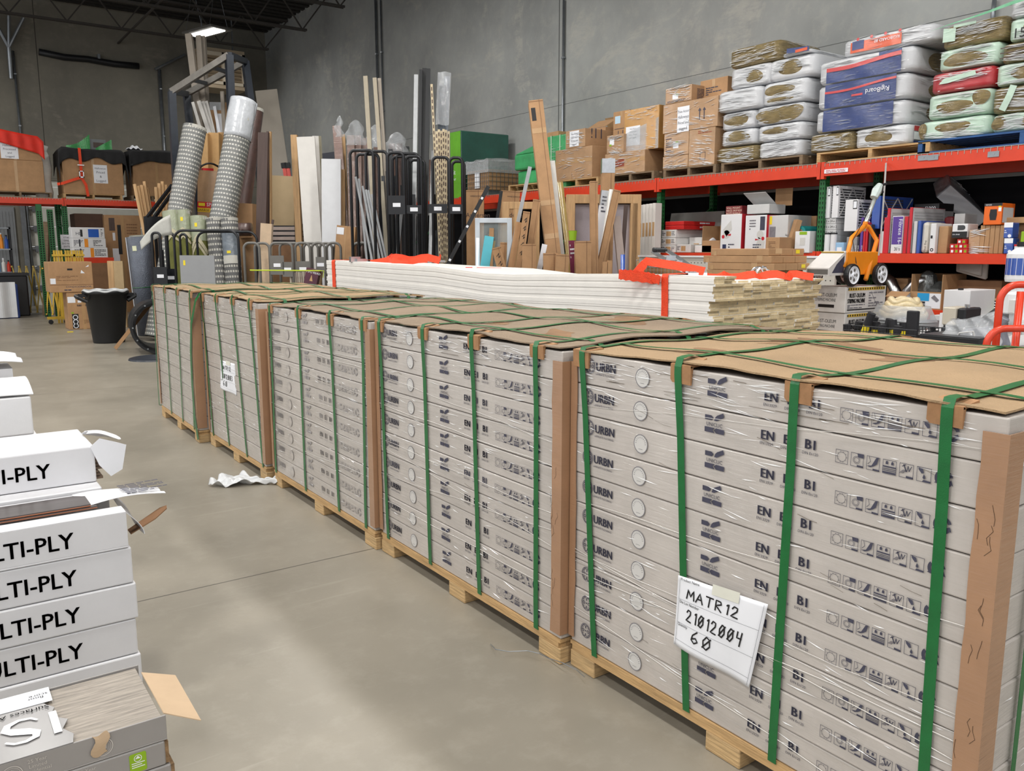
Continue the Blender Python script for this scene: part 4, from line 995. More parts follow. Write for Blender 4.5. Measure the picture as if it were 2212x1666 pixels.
for i,(lb,a_,b_,y_) in enumerate(rows):
 o=lbox('printer_box',lb,'box',a_,b_,y_,z,0.4,CARTONW,YB+0.02+i*.01,taped=False,group='white printer boxes');w,h=wl(o);z+=h+0.002
 if i==2:patch(o,w*.5,h*.1,w*.82,h*.85,mat('label_blue',lin(30,92,190),0.4,var=0.05),'blue_panel');patch(o,w*.26,h*.15,w*.33,h*.8,BLACK,'product_picture');fine_print(o,w*.88,h*.1,w*.95,h*.9,5,INK);text_on(o,'HD',w*.12,h*.3,h*.4)
 else:patch(o,w*(.36 if i else .5),h*.04,w*(.47 if i else .6),h*.96,mat('label_orange',lin(240,150,40),0.4,var=0.05),'orange_panel');fine_print(o,w*.05,h*.15,w*.33,h*.85,5,INK,seed=i);fine_print(o,w*.62,h*.15,w*.95,h*.85,5,BLACKINK,seed=i+4);patch(o,w*.2,h*.1,w*.24,h*.9,BLACK,'dark_band')
o=lbox('paper_notice','white STAFF ONLY DO NOT ENTER notice hung on the green upright','sign',130,158,507,P(145,538,Y=LY-.006).z,.004,PAPER,LY-.006,taped=False,bevel=0)
w,h=wl(o);mb=MB()
for i,s in enumerate(('STAFF','ONLY','DO NOT','ENTER')):sz=h*.17;tw=text_w(s,sz);put_text(mb,s,w/2-tw/2,h*(.74-i*.21),sz,y=-0.002)
mb.build('lettering',BLACKINK,o);
YC=17.75
l1=lbox('speaker_carton','lower brown carton with a black three-circle strip on the floor','carton',143,212,632,0.0,0.5,KRAFT,YC)
w,h=wl(l1);patch(l1,w*.12,0.02,w*.32,h*.42,BLACK,'black_strip');mb=MB();[ring(mb,w*.22,h*q,.045,.012,y=-0.003) for q in (.1,.21,.33)];mb.build('circle_icons',PAPER,l1)
patch(l1,w*.02,h*.72,w*.26,h*.88,PAPER,'address_label');patch(l1,w*.33,h*.72,w*.5,h*.78,PAPER,'barcode_label');patch(l1,w*.3,h*.62,w*.78,h*.67,DARKWOOD,'text_band');text_on(l1,'IT SHOULD FOR WHEEL',w*.32,h*.63,.04,KRAFT,y=-0.004)
patch(l1,w*.1,h*.43,w*.18,h*.47,LG,'green_tag');fine_print(l1,w*.48,h*.14,w*.75,h*.26,5,KRAFTD);patch(l1,w*.6,h*.76,w*.82,h*.86,mat('stamp_red',lin(150,74,54),.7,var=.1),'red_stamp')
l2=lbox('conditioner_carton','upper long brown carton stacked across the three-circle carton','carton',103,198,566,P(150,632,Y=YC).z+0.003,0.62,KRAFT,YC-0.02,taped=False)
w,h=wl(l2);MB().box(0,-0.0015,h*.24,w,-0.0003,h*.26).build('seam',KRAFTD,l2);text_on(l2,'CONDICIONADOR',w*.36,h*.15,.05);patch(l2,w*.02,h*.28,w*.14,h*.46,PAPER,'address_label');patch(l2,w*.42,h*.72,w*.54,h*.78,BLACK,'hand_slot');fine_print(l2,w*.16,h*.38,w*.66,h*.55,4,KRAFTD);fine_print(l2,w*.32,h*.04,w*.68,h*.12,1,INK)
mb=MB().add([(w*.72,-0.002,h*.62),(w*.82,-0.002,h*.62),(w*.74,-0.002,h*.73)],[(0,1,2)]).add([(w*.84,-0.002,h*.82),(w*.92,-0.002,h*.84),(w*.92,-0.002,h*.90)],[(0,1,2)]);mb.build('torn_stickers',PAPER,l2)
lean('upright_plank','weathered brown board standing upright behind the yellow folding gate','board',(99,482),(97,684),11,0.10,19.3,WOODG)
tb2=lean('tan_slab','tan particleboard panel with a pale pine edge, behind the rubbish bin','panel',(248,564),(252,622),34,0.06,16.3,mat('particle_tan',lin(190,165,126),.8,var=.06),rot=-4)
w,l=wl(tb2);MB().box(-w*.5-0.002,-0.006,0,-w*.12,0.0,l).build('pine_edge',PINE,tb2)
def lattice(label,x0,x1,yt,yb,d,n,m):
 a=P(x0,yb,d=d);b=P(x1,yb,d=d);hgt=P(x0,yt,d=d).z-0.06;t=thing('folding_gate',label,'gate',(a.x,a.y,0));v=(b-a);v.z=0;L=v.length;e=v/L;nn=Vector((-e.y,e.x,0))
 for k in range(n):
  for s in (0,1):
   p0=e*(L*k/n)+Vector((0,0,0.06+s*hgt))+nn*(0.012*s);p1=e*(L*(k+1)/n)+Vector((0,0,0.06+(1-s)*hgt))+nn*(0.012*s)
   MB().bar(p0,p1,0.03,0.006,up=nn).build('slat',m,t)
   mid=(p0+p1)/2
 mb=MB()
 for k in range(n+1):
  for z in (0.06,0.06+hgt):c=e*(L*k/n)+Vector((0,0,z));mb.cyl(c-nn*0.02,c+nn*0.02,0.02,n=8)
 mb.build('rivets',m,t);MB().cyl((0,0,0),(0,0,0.06),0.022,n=8).cyl(e*L,e*L+Vector((0,0,0.06)),0.022,n=8).build('foot',BLACK,t)
 return t
DULLY=mat('dull_yellow',lin(176,150,72),.5,var=.1)
lattice('dull yellow folding lattice gate standing open left of the brown cartons',36,97,576,682,19.6,4,DULLY)
lattice('bright yellow folding gate section close behind the stacked brown cartons',101,140,580,678,18.9,3,YELLOW)
a=P(125,700,Z=0)
t=thing('gate_stand','yellow wheeled gate base with caster sticking out beside the brown cartons','gate base',(a.x,a.y,0))
MB().box(-0.18,-0.02,0.10,0.22,0.04,0.15).box(0.1,-0.02,0.15,0.16,0.04,0.8).build('frame',YELLOW,t);MB().cyl((-0.12,-0.02,0.045),(-0.12,0.03,0.045),0.045).build('caster',BLACK,t);MB().cyl((0.16,-0.02,0.045),(0.16,0.03,0.045),0.045).build('caster',BLACK,t);MB().box(-0.14,-0.01,.05,-.1,.02,.1).box(.14,-.01,.05,.18,.02,.1).build('fork',GALV,t)
for k,(px,lb) in enumerate(((127,'folded yellow barrier, left one above the long brown carton'),(152,'folded yellow barrier, middle one above the long brown carton'),(172,'folded yellow barrier, right one above the long brown carton'))):
 a=P(px,566,Y=19.5);t=thing('folded_barrier',lb,'barrier',(a.x,a.y,0),0,'folded yellow barriers')
 zt_=P(px,541,Y=19.5).z
 for q in range(4):MB().bar((q*.055-.09,0,0),(q*.045-.07,0.03,zt_),0.035,0.02,up=(0,1,0)).build('slat',YELLOW,t)
 MB().box(-.11,-.01,zt_-.12,.10,.05,zt_-.08).build('cap',YELLOW,t)
c=P(242,742,Z=0);rb=0.235
t=thing('rubbish_bin','round black rubbish bin with a clear liner standing in the aisle','bin',(c.x,c.y+0.22,0))
zt_=0.84
MB().lathe([(0,0.0),(rb,0.0),(rb+0.005,0.02),(0.315,zt_-0.05),(0.345,zt_-0.045),(0.352,zt_-0.01),(0.345,zt_),(0.315,zt_),(0.30,zt_-0.03),(0.225,0.03),(0,0.03)],36).build('body',BLACK,t,smooth=True)
for s in (-1,1):MB().tube([(s*0.30,-0.13,zt_-0.16),(s*0.42,-0.11,zt_-0.09),(s*0.44,0.0,zt_-0.07),(s*0.42,0.11,zt_-0.09),(s*0.30,0.13,zt_-0.16)],0.03,8).box(s*.34-.06,-.1,zt_-.09,s*.34+.07,.1,zt_-.04).build('handle',BLACK,t)
MB().sheet(lambda u,v:((0.30+v*0.055)*math.cos(u*2*PI),(0.30+v*0.055)*math.sin(u*2*PI),zt_-0.06+0.085*math.sin(v*2.4)+0.014*math.sin(u*50)*v),60,6,-0.0015).build('clear_liner',mat('clear_plastic',lin(225,228,230),.15,var=0,alpha=.55,spec=.8),t,smooth=True)
a=P(295,690,d=15.2);BUB=mat('bubble_foil_slate',lin(92,98,110),0.3,var=0.15,bump=1.0,bscale=70,metal=.25)
o=lean('insulation_roll','slate grey bubble insulation roll standing behind the rubbish bin','roll',(289,513),(312,700),50,.1,14.6,BUB,round_=True)
w,l=wl(o);MB().cyl((0,w/2,l),(0,w/2,l+.004),w*.49,n=20).ribbon([(0.02+.0+(w*.1+w*.012*k)*math.cos(k*.6),w/2+(w*.1+w*.012*k)*math.sin(k*.6),l+.012) for k in range(32)],(0,0,1),0.03,.006).build('rolled_end',mat('foil_end',lin(150,150,140),.6,var=.2),o);patch(o,-w*.12,l*.86,w*.06,l*.91,mat('label_cream',lin(222,224,190),.6,var=.05),'label',y=-0.002)
MB().tube([((w/2+.006)*math.cos(q*PI/8),w/2+(w/2+.006)*math.sin(q*PI/8),l*.49) for q in range(16)],.006,5,closed=True).build('green_twine',GSTRAP,o);MB().box(-w*.5-.004,w*.3,0,-w*.47,w*.5,l).build('foil_edge',STEEL,o)
c=P(325,772,Z=0);r_=0.36
t=thing('culvert_pipe','large black plastic pipe lying on its side by the end of the pallet row','pipe',(c.x+.22,c.y+0.3,0),-0.12)
R1=[];
mb=MB();n=36
for (ro,ri,y0,y1) in ((r_,r_-.035,0,.9),(r_+.035,r_-.035,-.0,.07)):
 vs=[((q*math.cos(2*PI*i/n)),yy,r_+.035+q*math.sin(2*PI*i/n)) for yy in (y0,y1) for q in (ro,ri) for i in range(n)]
 fs=[]
 for i in range(n):
  j=(i+1)%n;fs+=[(i,j,n+j,n+i),(2*n+j,2*n+i,3*n+i,3*n+j),(j,i,2*n+i,2*n+j),(n+i,n+j,3*n+j,3*n+i)]
 mb.add(vs,fs)
mb.build('pipe_wall',BLACK,t,smooth=False)
mb=MB()
for i in range(12):a_=2*PI*i/12;mb.cyl((r_*math.cos(a_),-.004,r_+.035+r_*math.sin(a_)),(r_*math.cos(a_),.004,r_+.035+r_*math.sin(a_)),.012,n=8)
mb.build('rivets',GALV,t)
c=P(312,775,Z=0)
o=MB().lathe([(0,.03),(.30,.03),(.34,.02),(.35,0),(0,0)],32).build('drum_cover',mat('dull_black',lin(48,52,60),.35,var=.1),smooth=False);o.location=(c.x+.12,c.y-.12,0);tag(o,'flat round black lid lying on the floor before the big black pipe','lid')
lean('thin_cardboard','thin strip of brown cardboard leaning against the black pipe','cardboard',(329,655),(290,704),8,.006,12.6,KRAFT)
YF=23.6
a=P(-40,490,Y=YF);b=P(22,490,Y=YF)
t=thing('steel_shelf','small black shelf of bottles and cans at the far left','shelf',(a.x,YF,0))
for z in (0.35,0.95,1.5,1.9 if False else 2.0):MB().box(0,0,z,b.x-a.x,.4,z+.03).build('shelf_board',GALV,t)
for x in (0,b.x-a.x-.04):MB().box(x,0,0,x+.04,.04,2.05).box(x,.36,0,x+.04,.4,2.05).build('post',BLACKM,t)
r=random.Random(3);cols=[lin(210,60,40),lin(230,190,40),lin(50,90,170),lin(230,230,225),lin(40,140,80),lin(240,150,50),lin(120,160,200)]
names=['red','yellow','blue','white','green','orange','pale blue']
for zi,z in enumerate((0.98,1.53)):
 for k in range(7):
  x=(b.x-a.x)-0.10-k*0.105;q=(k*3+zi*2)%7;hh=.24+.05*((k+zi)%3)
  o=MB().lathe([(0,0),(.042,0),(.042,hh*.72),(.02,hh*.82),(.02,hh),(0,hh)],12).build('spray_bottle',mat('bottle_'+names[q].replace(' ','_'),cols[q],.35,var=.05));o.location=(a.x+x,YF+.08,z)
  MB().cyl((0,0,hh),(0,0,hh+.035),.022,n=10).build('cap',PAPER if k%2 else BLACK,o)
  tag(o,'%s bottle, %s from the right on the %s shelf at the far left'%(names[q],['first','second','third','fourth','fifth','sixth','seventh'][k],'upper' if zi else 'lower'),'bottle','bottles on the far-left shelf')
a=P(36,640,Y=21.7)
o=MB().box(-.32,0,0,.28,.6,.92).build('black_bin',BLACK,bevel=.03,seg=2);o.location=(a.x,22.1,0);tag(o,'square black bin behind the yellow folding gate','bin')
MB().box(-.36,-.03,.92,.32,.63,.98).build('lid',BLACK,o)
o=MB().box(-.3,0,0,.3,.5,.75).build('blue_crate',mat('crate_blue',lin(40,70,140),.5,var=.1),bevel=.02);o.location=(P(5,640,Y=21.6).x,21.5,0);tag(o,'blue crate with clear plastic hung over it at the far-left edge','crate')
MB().sheet(lambda u,v:(-.1+u*.35,-.03-.03*math.sin(u*7),.02+v*.78),10,8,-.004).build('plastic_cover',mat('cloudy_plastic',(1,1,1)),o)
for k,(px,py,w_,h_,lb,m_) in enumerate(((75,655,.5,.42,'torn open brown box on the floor behind the folding gate',KRAFT),(38,652,.7,.12,'flattened brown box on the floor with white scraps on it',KRAFTD),(22,657,1.4,.05,'pale timber length lying on the floor at the far left',PINE))):
 c=P(px,py,Z=0);o=MB().box(-w_/2,0,0,w_/2,.35 if k<2 else .09,h_).build('floor_box' if k<2 else 'timber',m_,bevel=.004);o.location=(c.x,c.y+[.2,.1,-.25][k],0);tag(o,lb,'box' if k<2 else 'timber')
 if k==0:MB().sheet(lambda u,v:(-.25+u*.5,-.16*v,.42+.06*v),4,3,-.005).build('flap',KRAFT,o)
 if k==1:
  mb=MB()
  for q in range(5):mb.bar((-.3+q*.1,.05,.13+.02*q),(-.1+q*.1,.3,.15+.03*q),.07,.006)
  mb.build('white_scraps',PAPER,o)
# ================================================================ middle: rugs, carts and tall stock (left of the corner)
def dotmat(name,base,dot,sx,sz,wrap=True):
 m=mat(name,base,0.6,var=0.0);nt=m.node_tree;L=nt.links;b=nt.nodes['Principled BSDF']
 tc=nt.nodes.new('ShaderNodeTexCoord');sp=nt.nodes.new('ShaderNodeSeparateXYZ');L.new(tc.outputs['Object'],sp.inputs[0])
 def mth(op,a,b_=None):
  n=nt.nodes.new('ShaderNodeMath');n.operation=op
  for i,v in enumerate((a,b_)):
   if v is None:continue
   if isinstance(v,(int,float)):n.inputs[i].default_value=v
   else:L.new(v,n.inputs[i])
  return n.outputs[0]
 at=mth('ARCTAN2',sp.outputs['Y'],sp.outputs['X'])
 row=mth('FLOOR',mth('DIVIDE',sp.outputs['Z'],sz));off=mth('MULTIPLY',mth('MODULO',row,2.0),0.5)
 fx=mth('FRACT',mth('ADD',mth('DIVIDE',at,sx),off));fz=mth('FRACT',mth('DIVIDE',sp.outputs['Z'],sz))
 dx=mth('ABSOLUTE',mth('SUBTRACT',fx,.5));dz=mth('ABSOLUTE',mth('SUBTRACT',fz,.5))
 k=mth('MULTIPLY',mth('LESS_THAN',dx,.33),mth('LESS_THAN',dz,.2))
 mx=nt.nodes.new('ShaderNodeMix');mx.data_type='RGBA';L.new(k,mx.inputs[0]);mx.inputs[6].default_value=(*base,1);mx.inputs[7].default_value=(*dot,1)
 L.new(mx.outputs[2],b.inputs['Base Color'])
 if wrap:
  n=nt.nodes.new('ShaderNodeTexNoise');n.inputs['Scale'].default_value=22;n.inputs['Detail'].default_value=4;L.new(tc.outputs['Object'],n.inputs['Vector'])
  bp=nt.nodes.new('ShaderNodeBump');bp.inputs['Strength'].default_value=1;bp.inputs['Distance'].default_value=.03;L.new(n.outputs['Fac'],bp.inputs['Height'])
  L.new(bp.outputs[0],b.inputs['Coat Normal']);b.inputs['Coat Weight'].default_value=1;b.inputs['Coat Roughness'].default_value=.12
 return m
RUG=dotmat('grey_dotted_rug',lin(104,106,104),lin(190,188,180),0.22,0.07)
RUGN=dotmat('grey_dotted_rug_bare',lin(104,104,104),lin(200,197,188),0.3,0.085,wrap=False)
def rug(name,label,top,bot,w,d,m,bag=None,dt=0.3,spiral=True,bagtop=0.0):
 A=P(*bot,d=d);B=P(*top,d=d+dt)
 A=A+(A-B)*(A.z/(B.z-A.z)) if A.z>0 else A
 a=(B-A).normalized();R=w*d/1824/2;L=(B-A).length
 x=CR-a*CR.dot(a);x.normalize();y=a.cross(x)
 M=Matrix((x,y,a)).transposed().to_4x4()
 off=Vector((math.sin(YAW),math.cos(YAW),0))*R
 mb=MB().cyl((0,0,0),(0,0,L),R,n=32,caps=False)
 o=mb.build(name,m,smooth=True);o.matrix_world=Matrix.Translation(A+off+Vector((0,0,R*math.sin(math.acos(min(1,a.z))))))@M
 pts=[((R*(0.15+.85*k/90))*math.cos(k*.35),(R*(0.15+.85*k/90))*math.sin(k*.35)) for k in range(91)]
 mb=MB().ribbon([(p[0],p[1],L-.02) for p in pts],(0,0,1),.05,R*.1).cyl((0,0,L-.06),(0,0,L-.055),R*.97,n=24);mb.build('rolled_end',mat('rug_backing',lin(186,184,176),.8,var=.1),o)
 if bagtop:MB().sheet(lambda u,v:(R*(1.03+.03*math.sin(u*31+v*6))*math.cos(u*2*PI),R*(1.03+.03*math.sin(u*25))*math.sin(u*2*PI),L-.35+v*(.35+bagtop)),40,10,-.002).build('plastic_bag',mat('milky_bag',lin(214,218,224),.22,var=.08,alpha=.72,spec=.8,bump=.8,bscale=14),o,smooth=True)
 return tag(o,label,'rug')
rug('rolled_rug','tall grey dotted rug roll in clear wrap, left one, leaning beside the green rugs',(412,279),(372,500),50,14.2,RUG,dt=.4)
rug('rolled_rug','tallest grey dotted rug roll in a milky bag, leaning in the middle of the rugs',(511,262),(474,470),56,14.0,RUG,dt=.4,bagtop=.32)
BRUG=mat('brown_rug_in_film',lin(84,58,52),.5,var=.2,vscale=8,film=.8)
rug('rolled_rug','dark brown rug roll in clear wrap leaning against the tall dotted rug',(546,236),(515,470),36,14.9,BRUG,dt=.3)
OL=mat('olive_rug',lin(110,112,52),.85,var=.15);OLC=mat('rug_cream',lin(196,188,160),.85,var=.1);OLB=mat('olive_bag',lin(160,166,140),.25,var=.1,spec=.7,bump=.6,bscale=20)
for k,(lb,tp,bt,w) in enumerate((('left olive rug roll with its top in a clear bag, behind the black cart loop',(363,462),(384,600),38),('middle plain olive rug roll behind the black cart loop',(391,458),(404,600),26),('right olive rug roll with a cream chevron pattern',(422,472),(432,600),36))):
 o=rug('rolled_rug',lb,tp,bt,w,13.3+k*.02,OL,dt=.1);w_=w*13.3/1824/2;L=max(v.co.z for v in o.data.vertices)
 MB().cyl((0,0,L-.38),(0,0,L+.02),w_*1.03,n=24,caps=False).build('bag_top',OLB,o,smooth=True)
 mb=MB()
 for z0 in ((.45,.8) if k==2 else (.42,)):
  for q in range(2):
   pts=[(w_*1.045*math.cos(-PI/2+s*1.2),w_*1.045*math.sin(-PI/2+s*1.2),L-z0-q*.1+.14*(1-abs(s)*(1 if k!=2 else 2))) for s in [i/8-1 for i in range(17)]]
   mb.ribbon(pts,(0,0,1),.05 if q==0 else .035,.004)
 mb.build('chevron_band',OLC,o);MB().box(-.02,-w_*1.06,L-.16,.02,-w_*1.02,L-.1).build('yellow_sticker',YELLOWB,o)
rug('rolled_rug','grey dotted rug roll standing bare behind the black cart loop',(457,474),(468,604),36,13.3,RUGN,dt=.1)
o=rug('rolled_rug','grey dotted rug roll with a blue-grey film band and a paper label',(489,474),(499,604),36,13.25,RUGN,dt=.1);R_=36*13.25/1824/2;L=max(v.co.z for v in o.data.vertices)
MB().cyl((0,0,L-.68),(0,0,L-.22),R_*1.03,n=24,caps=False).build('film_band',mat('blue_film',lin(128,138,148),.2,var=.15,bump=.6,bscale=20,spec=.8),o,smooth=True)
MB().sheet(lambda u,v:(R_*1.045*math.cos(-PI*.8+u*PI*.6),R_*1.045*math.sin(-PI*.8+u*PI*.6),L-.72+v*.13),10,2).build('paper_label',mat('label_cream2',lin(204,202,194),.7,var=.05),o)
MB().box(-.03,-R_*1.06,L-.56,.03,-R_*1.03,L-.52).build('yellow_sticker',YELLOWB,o)
def loopcart(name,label,px0,px1,yt,d,deep,n,m,rot=0.0,r=.019,plates=(),group=None,zdeck=.24,gap=0.32,rcurve=.09):
 a=P(px0,600,d=d);b=P(px1,600,d=d);zt=P((px0+px1)/2,yt,d=d).z;w=(b-a).length
 t=thing(name,label,'stock cart',(a.x,a.y,0),math.atan2(b.y-a.y,b.x-a.x)+rot,group)
 MB().box(-.02,-.02,zdeck-.05,w+.02,deep+.02,zdeck).build('deck',m,t,bevel=.004)
 for x in (.05,w-.05):
  for y in (.06,deep-.06):MB().cyl((x-.02,y,.075),(x+.02,y,.075),.075,n=14).box(x-.03,y-.02,.07,x+.03,y+.02,zdeck-.05).build('caster',BLACK,t)
 for k in range(n):
  y=k*deep/max(1,n-1);c=rcurve;pts=[(0,y,zdeck)]
  for q in range(7):t_=q/6*PI/2;pts.append((c-c*math.cos(t_),y,zt-c+c*math.sin(t_)))
  for q in range(7):t_=q/6*PI/2;pts.append((w-c+c*math.sin(t_),y,zt-c+c*math.cos(t_)))
  pts.append((w,y,zdeck));MB().tube(pts,r,8).build('loop',m,t,smooth=True)
 for (x0,z0,x1,z1,k) in plates:
  y=k*deep/max(1,n-1);o=MB().box(w*x0,y-r-.006,z0,w*x1,y-r,z1).build('plate',m,t)
  MB().box(w*(x0+x1)/2-.05,y-r-.008,(z0+z1)/2-.025,w*(x0+x1)/2+.05,y-r-.006,(z0+z1)/2+.025).build('paper_label',PAPER,o)
 return t
loopcart('loop_cart','black tubular loop cart in front of the olive and dotted rugs',381,519,498,12.3,.9,2,BLACKM,rot=0.0,rcurve=.14)
loopcart('narrow_cart','narrow black loop cart with brown plates at the left of the rugs',334,352,503,12.5,.5,3,BLACKM,plates=((.0,.98,1.6,1.25,0),),rcurve=.05)
loopcart('narrow_cart','second narrow black loop cart beside the loop cart with the grey panel',366,381,505,12.7,.5,2,BLACKM,plates=((-.3,.95,1.0,1.22,0),),rcurve=.05)
lean('grey_slab','flat grey panel with a yellow sticker leaning on the black loop cart','panel',(425,552),(428,606),75,.02,12.1,mat('panel_grey',lin(148,150,153),.45,var=.03))
o=bpy.data.objects['grey_slab'];w,l=wl(o);patch(o,-w*.40,l*.90,-w*.34,l*.95,YELLOWB,'yellow_sticker',y=-.002)
o=MB().sheet(lambda u,v:(u*.45,v*.05+.02*math.sin(u*3),.42-.36*(1-u)**2*0+-.22*(1-u)**2+v*.30*(.4+.6*u)),10,5,.008).build('curved_grating',mat('grating_grey',lin(178,178,172),.5,var=.1),smooth=True)
a=P(305,540,d=12.4);o.location=(a.x,a.y,0);
for v in o.data.vertices:v.co.z+=a.z-.2
MB().cyl((.3,.03,0),(.3,.03,a.z),.02).build('stand',BLACKM,o);tag(o,'curved pale grey grating sticking out left of the black carts','grating')
for k,(x0,x1) in enumerate(((350,318),(362,333))):
 A=P(x1,470,d=15.0+k*.4);B=P(x0+22,400,d=15.6+k*.4)
 t=thing('a_frame_cart','black A-frame rack end, %s one, among the pine strips'%('left' if k==0 else 'right'),'rack',(A.x,A.y,0))
 MB().bar((0,0,A.z),B-Vector((A.x,A.y,0)),.05,.05).build('diagonal',BLACKM,t);MB().box(-.02,-.02,0,.03,.03,A.z).build('post',BLACKM,t);MB().box(-.06,-.01,A.z-.3,.2,.01,A.z+.02).build('gusset',BLACKM,t)
for k,(tx,ty,bx) in enumerate(((290,398,322),(297,402,326),(305,400,332),(311,392,338),(317,406,341),(336,404,346),(343,396,350),(350,392,355),(357,399,360),(364,404,366))):
 lean('pine_strip','%s thin pine strip from the left in the fan below the black draped carton'%['first','second','third','fourth','fifth','sixth','seventh','eighth','ninth','tenth'][k],'strip',(tx,ty),(bx,560),6,.03,15.9+.06*k,PINE,group='pine strips')
GM=mat('grey_moulding',lin(168,158,146),.5,var=.06)
for k,(tx,ty,bx,by,w,lb) in enumerate(((406,76,428,250,13,'tall grey-beige moulding, left one under the lit ceiling lamp'),(428,79,440,250,11,'tall grey-beige moulding, middle one under the lit ceiling lamp'),(438,80,446,250,8,'tall grey-beige moulding, right one under the lit ceiling lamp'))):
 lean('tall_moulding',lb,'moulding',(tx,ty),(bx,by),w,.10,17.0+k*.14,GM,dt=.4)
def framebar(pts,w,t,mbx):mbx.bar(*pts,w,t)
d0=15.6
Q={k:P(x,y,d=dd) for k,(x,y,dd) in dict(a=(371,198,d0),b=(495,119,d0+.0),c=(403,203,d0+1.3),e=(530,133,d0+1.3),g=(541,123,d0+.2),fa=(377,320,d0),fb=(500,250,d0),fc=(412,290,d0+1.3),fe=(545,250,d0+1.0)).items()}
t=thing('stock_tower','tall dark steel stock frame rising above the rug rolls','frame',(Q['fb'].x,Q['fb'].y,0));T0=Vector((Q['fb'].x,Q['fb'].y,0));DS=mat('dark_blue_steel',lin(44,50,60),.4,var=.15);DSL=mat('worn_steel',lin(112,108,102),.45,var=.2,metal=.4)
def down(a,f):k=a+(f-a)*(a.z/max(.1,a.z-f.z));return k
for nm,(u_,v_),m_ in (('top_rail',('a','b'),DSL),('top_rail',('c','e'),DSL),('cross_rail',('b','e'),DS),('cross_rail',('a','c'),DS)):
 MB().bar(Q[u_]-T0,Q[v_]-T0,.10,.10).build(nm,m_,t)
for f in (.33,.68):MB().bar(Q['a'].lerp(Q['b'],f)-T0,Q['c'].lerp(Q['e'],f)-T0,.08,.06).build('cross_rail',DS,t)
for u_,f_ in (('a','fa'),('b','fb'),('c','fc'),('e','fe')):MB().bar(Q[u_]-T0,down(Q[u_],Q[f_])-T0,.12,.12,up=(0,1,0)).build('leg',DS,t)
for k,(tx,ty,bx,by,w,m_) in enumerate(((416,222,436,290,6,WHITEP),(429,220,452,290,8,WHITEP),(437,221,458,290,8,WHITEP),(445,220,462,290,7,WHITEP),(463,231,474,290,6,PAPER))):
 lean('white_strip','%s white trim strip from the left standing behind the rug rolls'%['first','second','third','fourth','fifth'][k],'trim',(tx,ty),(bx,by),w,.02,16.4+.1*k,m_,dt=.2,group='white strips behind the rugs')
o=lean('tall_carton','tall brown carton with a white address label behind the white strips','carton',(467,221),(470,290),44,.3,17.6,KRAFT,rot=5);w,l=wl(o)
patch(o,-w*.05,l*.86,w*.25,l*.95,PAPER,'address_label',y=-.002);patch(o,-w*.5,l*.965,w*.3,l,mat('label_pale',lin(190,194,198),.5,var=.05),'clear_tape',y=-.002)
mb=MB();put_text(mb,'KBT',-w*.0,l*.80,.16,y=-.003);put_text(mb,'D',w*.2,l*.75,.16,y=-.003);mb.build('lettering',KRAFTD,o)
lean('grey_strip','narrow grey strip standing in front of the tall labelled carton','strip',(479,197),(484,290),7,.05,17.2,GM)
for k,(tx,w,lb) in enumerate(((441,14,'left tan carton between the two tall dotted rugs'),(461,22,'middle tan carton between the two tall dotted rugs'),(477,12,'right tan carton between the two tall dotted rugs'))):
 lean('tan_carton',lb,'carton',(tx,288-k),(tx+2,380),w,.18,15.6+k*.12,mat('tan_carton',lin(196,156,104),.7,var=.08))
o=lean('wrapped_carton','film-wrapped brown carton with a red and yellow garage door sign','carton',(450,370),(450,470),46,.4,14.9,KRAFTF);w,l=wl(o);z=P(450,443,d=14.9).z/P(450,370,d=14.9).z
s1=P(450,438,d=14.9).z;s2=P(450,451,d=14.9).z;s3=P(450,460,d=14.9).z;SR=mat('sign_red',lin(204,36,44),.4,var=.03);SY=mat('sign_yellow',lin(238,190,40),.4,var=.03)
k_=l/P(450,370,d=14.9).z
patch(o,-w*.5,s2*k_,w*.5,s1*k_,SR,'sign_red_band',y=-.003);patch(o,-w*.5,s3*k_,w*.5,(s2)*k_,SY,'sign_yellow_band',y=-.003);patch(o,-w*.45,(s2+.03)*k_,-w*.15,(s1-.02)*k_,YELLOWB,'sign_badge',y=-.004)
mb=MB();put_text(mb,'SPEC',-w*.08,(s2+.03)*k_,.085,y=-.005);mb.build('lettering',PAPER,o);mb=MB();put_text(mb,'GARAGE DOORS',-w*.52,(s3+.015)*k_,.055,y=-.005);mb.build('lettering_dark',BLACKINK,o)
o=MB().tube([(-.25+.5*q/8,0,.14*math.sin(PI*q/8)) for q in range(9)],.018,6).build('hose_loop',BLACK,smooth=True);a=P(462,370,d=14.9);o.location=(a.x,a.y+.2,a.z+.01);tag(o,'black hose loop with a red clip on the film-wrapped garage door carton','hose')
MB().box(-.14,-.05,-.01,.04,.06,.05).build('red_clip',SR,o)
lean('laminate_slab','wide dark brown laminated panel standing right of the rug rolls','panel',(568,287),(563,515),27,.04,13.6,DARKWOOD,rot=-25)
lean('laminate_slab','narrow dark brown panel with a tan edge beside the wide one','panel',(580,284),(581,515),9,.06,13.7,DARKWOOD);o=bpy.data.objects['laminate_slab.001'];w,l=wl(o);MB().box(w*.2,-.004,0,w*.5+.002,.064,l).build('tan_edge',PINE,o)
lean('greige_slab','very tall grey-beige panel leaning to the dark corner','panel',(575,198),(604,400),46,.03,17.8,mat('greige',lin(158,150,138),.5,var=.03),dt=.5,rot=8)
for k,lb in enumerate(('left pink plank tip behind the tan board','right pink plank tip behind the tan board')):
 lean('pink_plank',lb,'plank',(612+k*8,352),(617+k*8,385),7,.04,16.6,mat('pink_primer',lin(214,92,84),.5,var=.06));MB().box(-.05,-.01,P(612,352,d=16.6).z-.08,.05,.05,P(612,352,d=16.6).z+.02).build('black_cap',BLACK,bpy.data.objects['pink_plank'+('' if k==0 else '.001')])
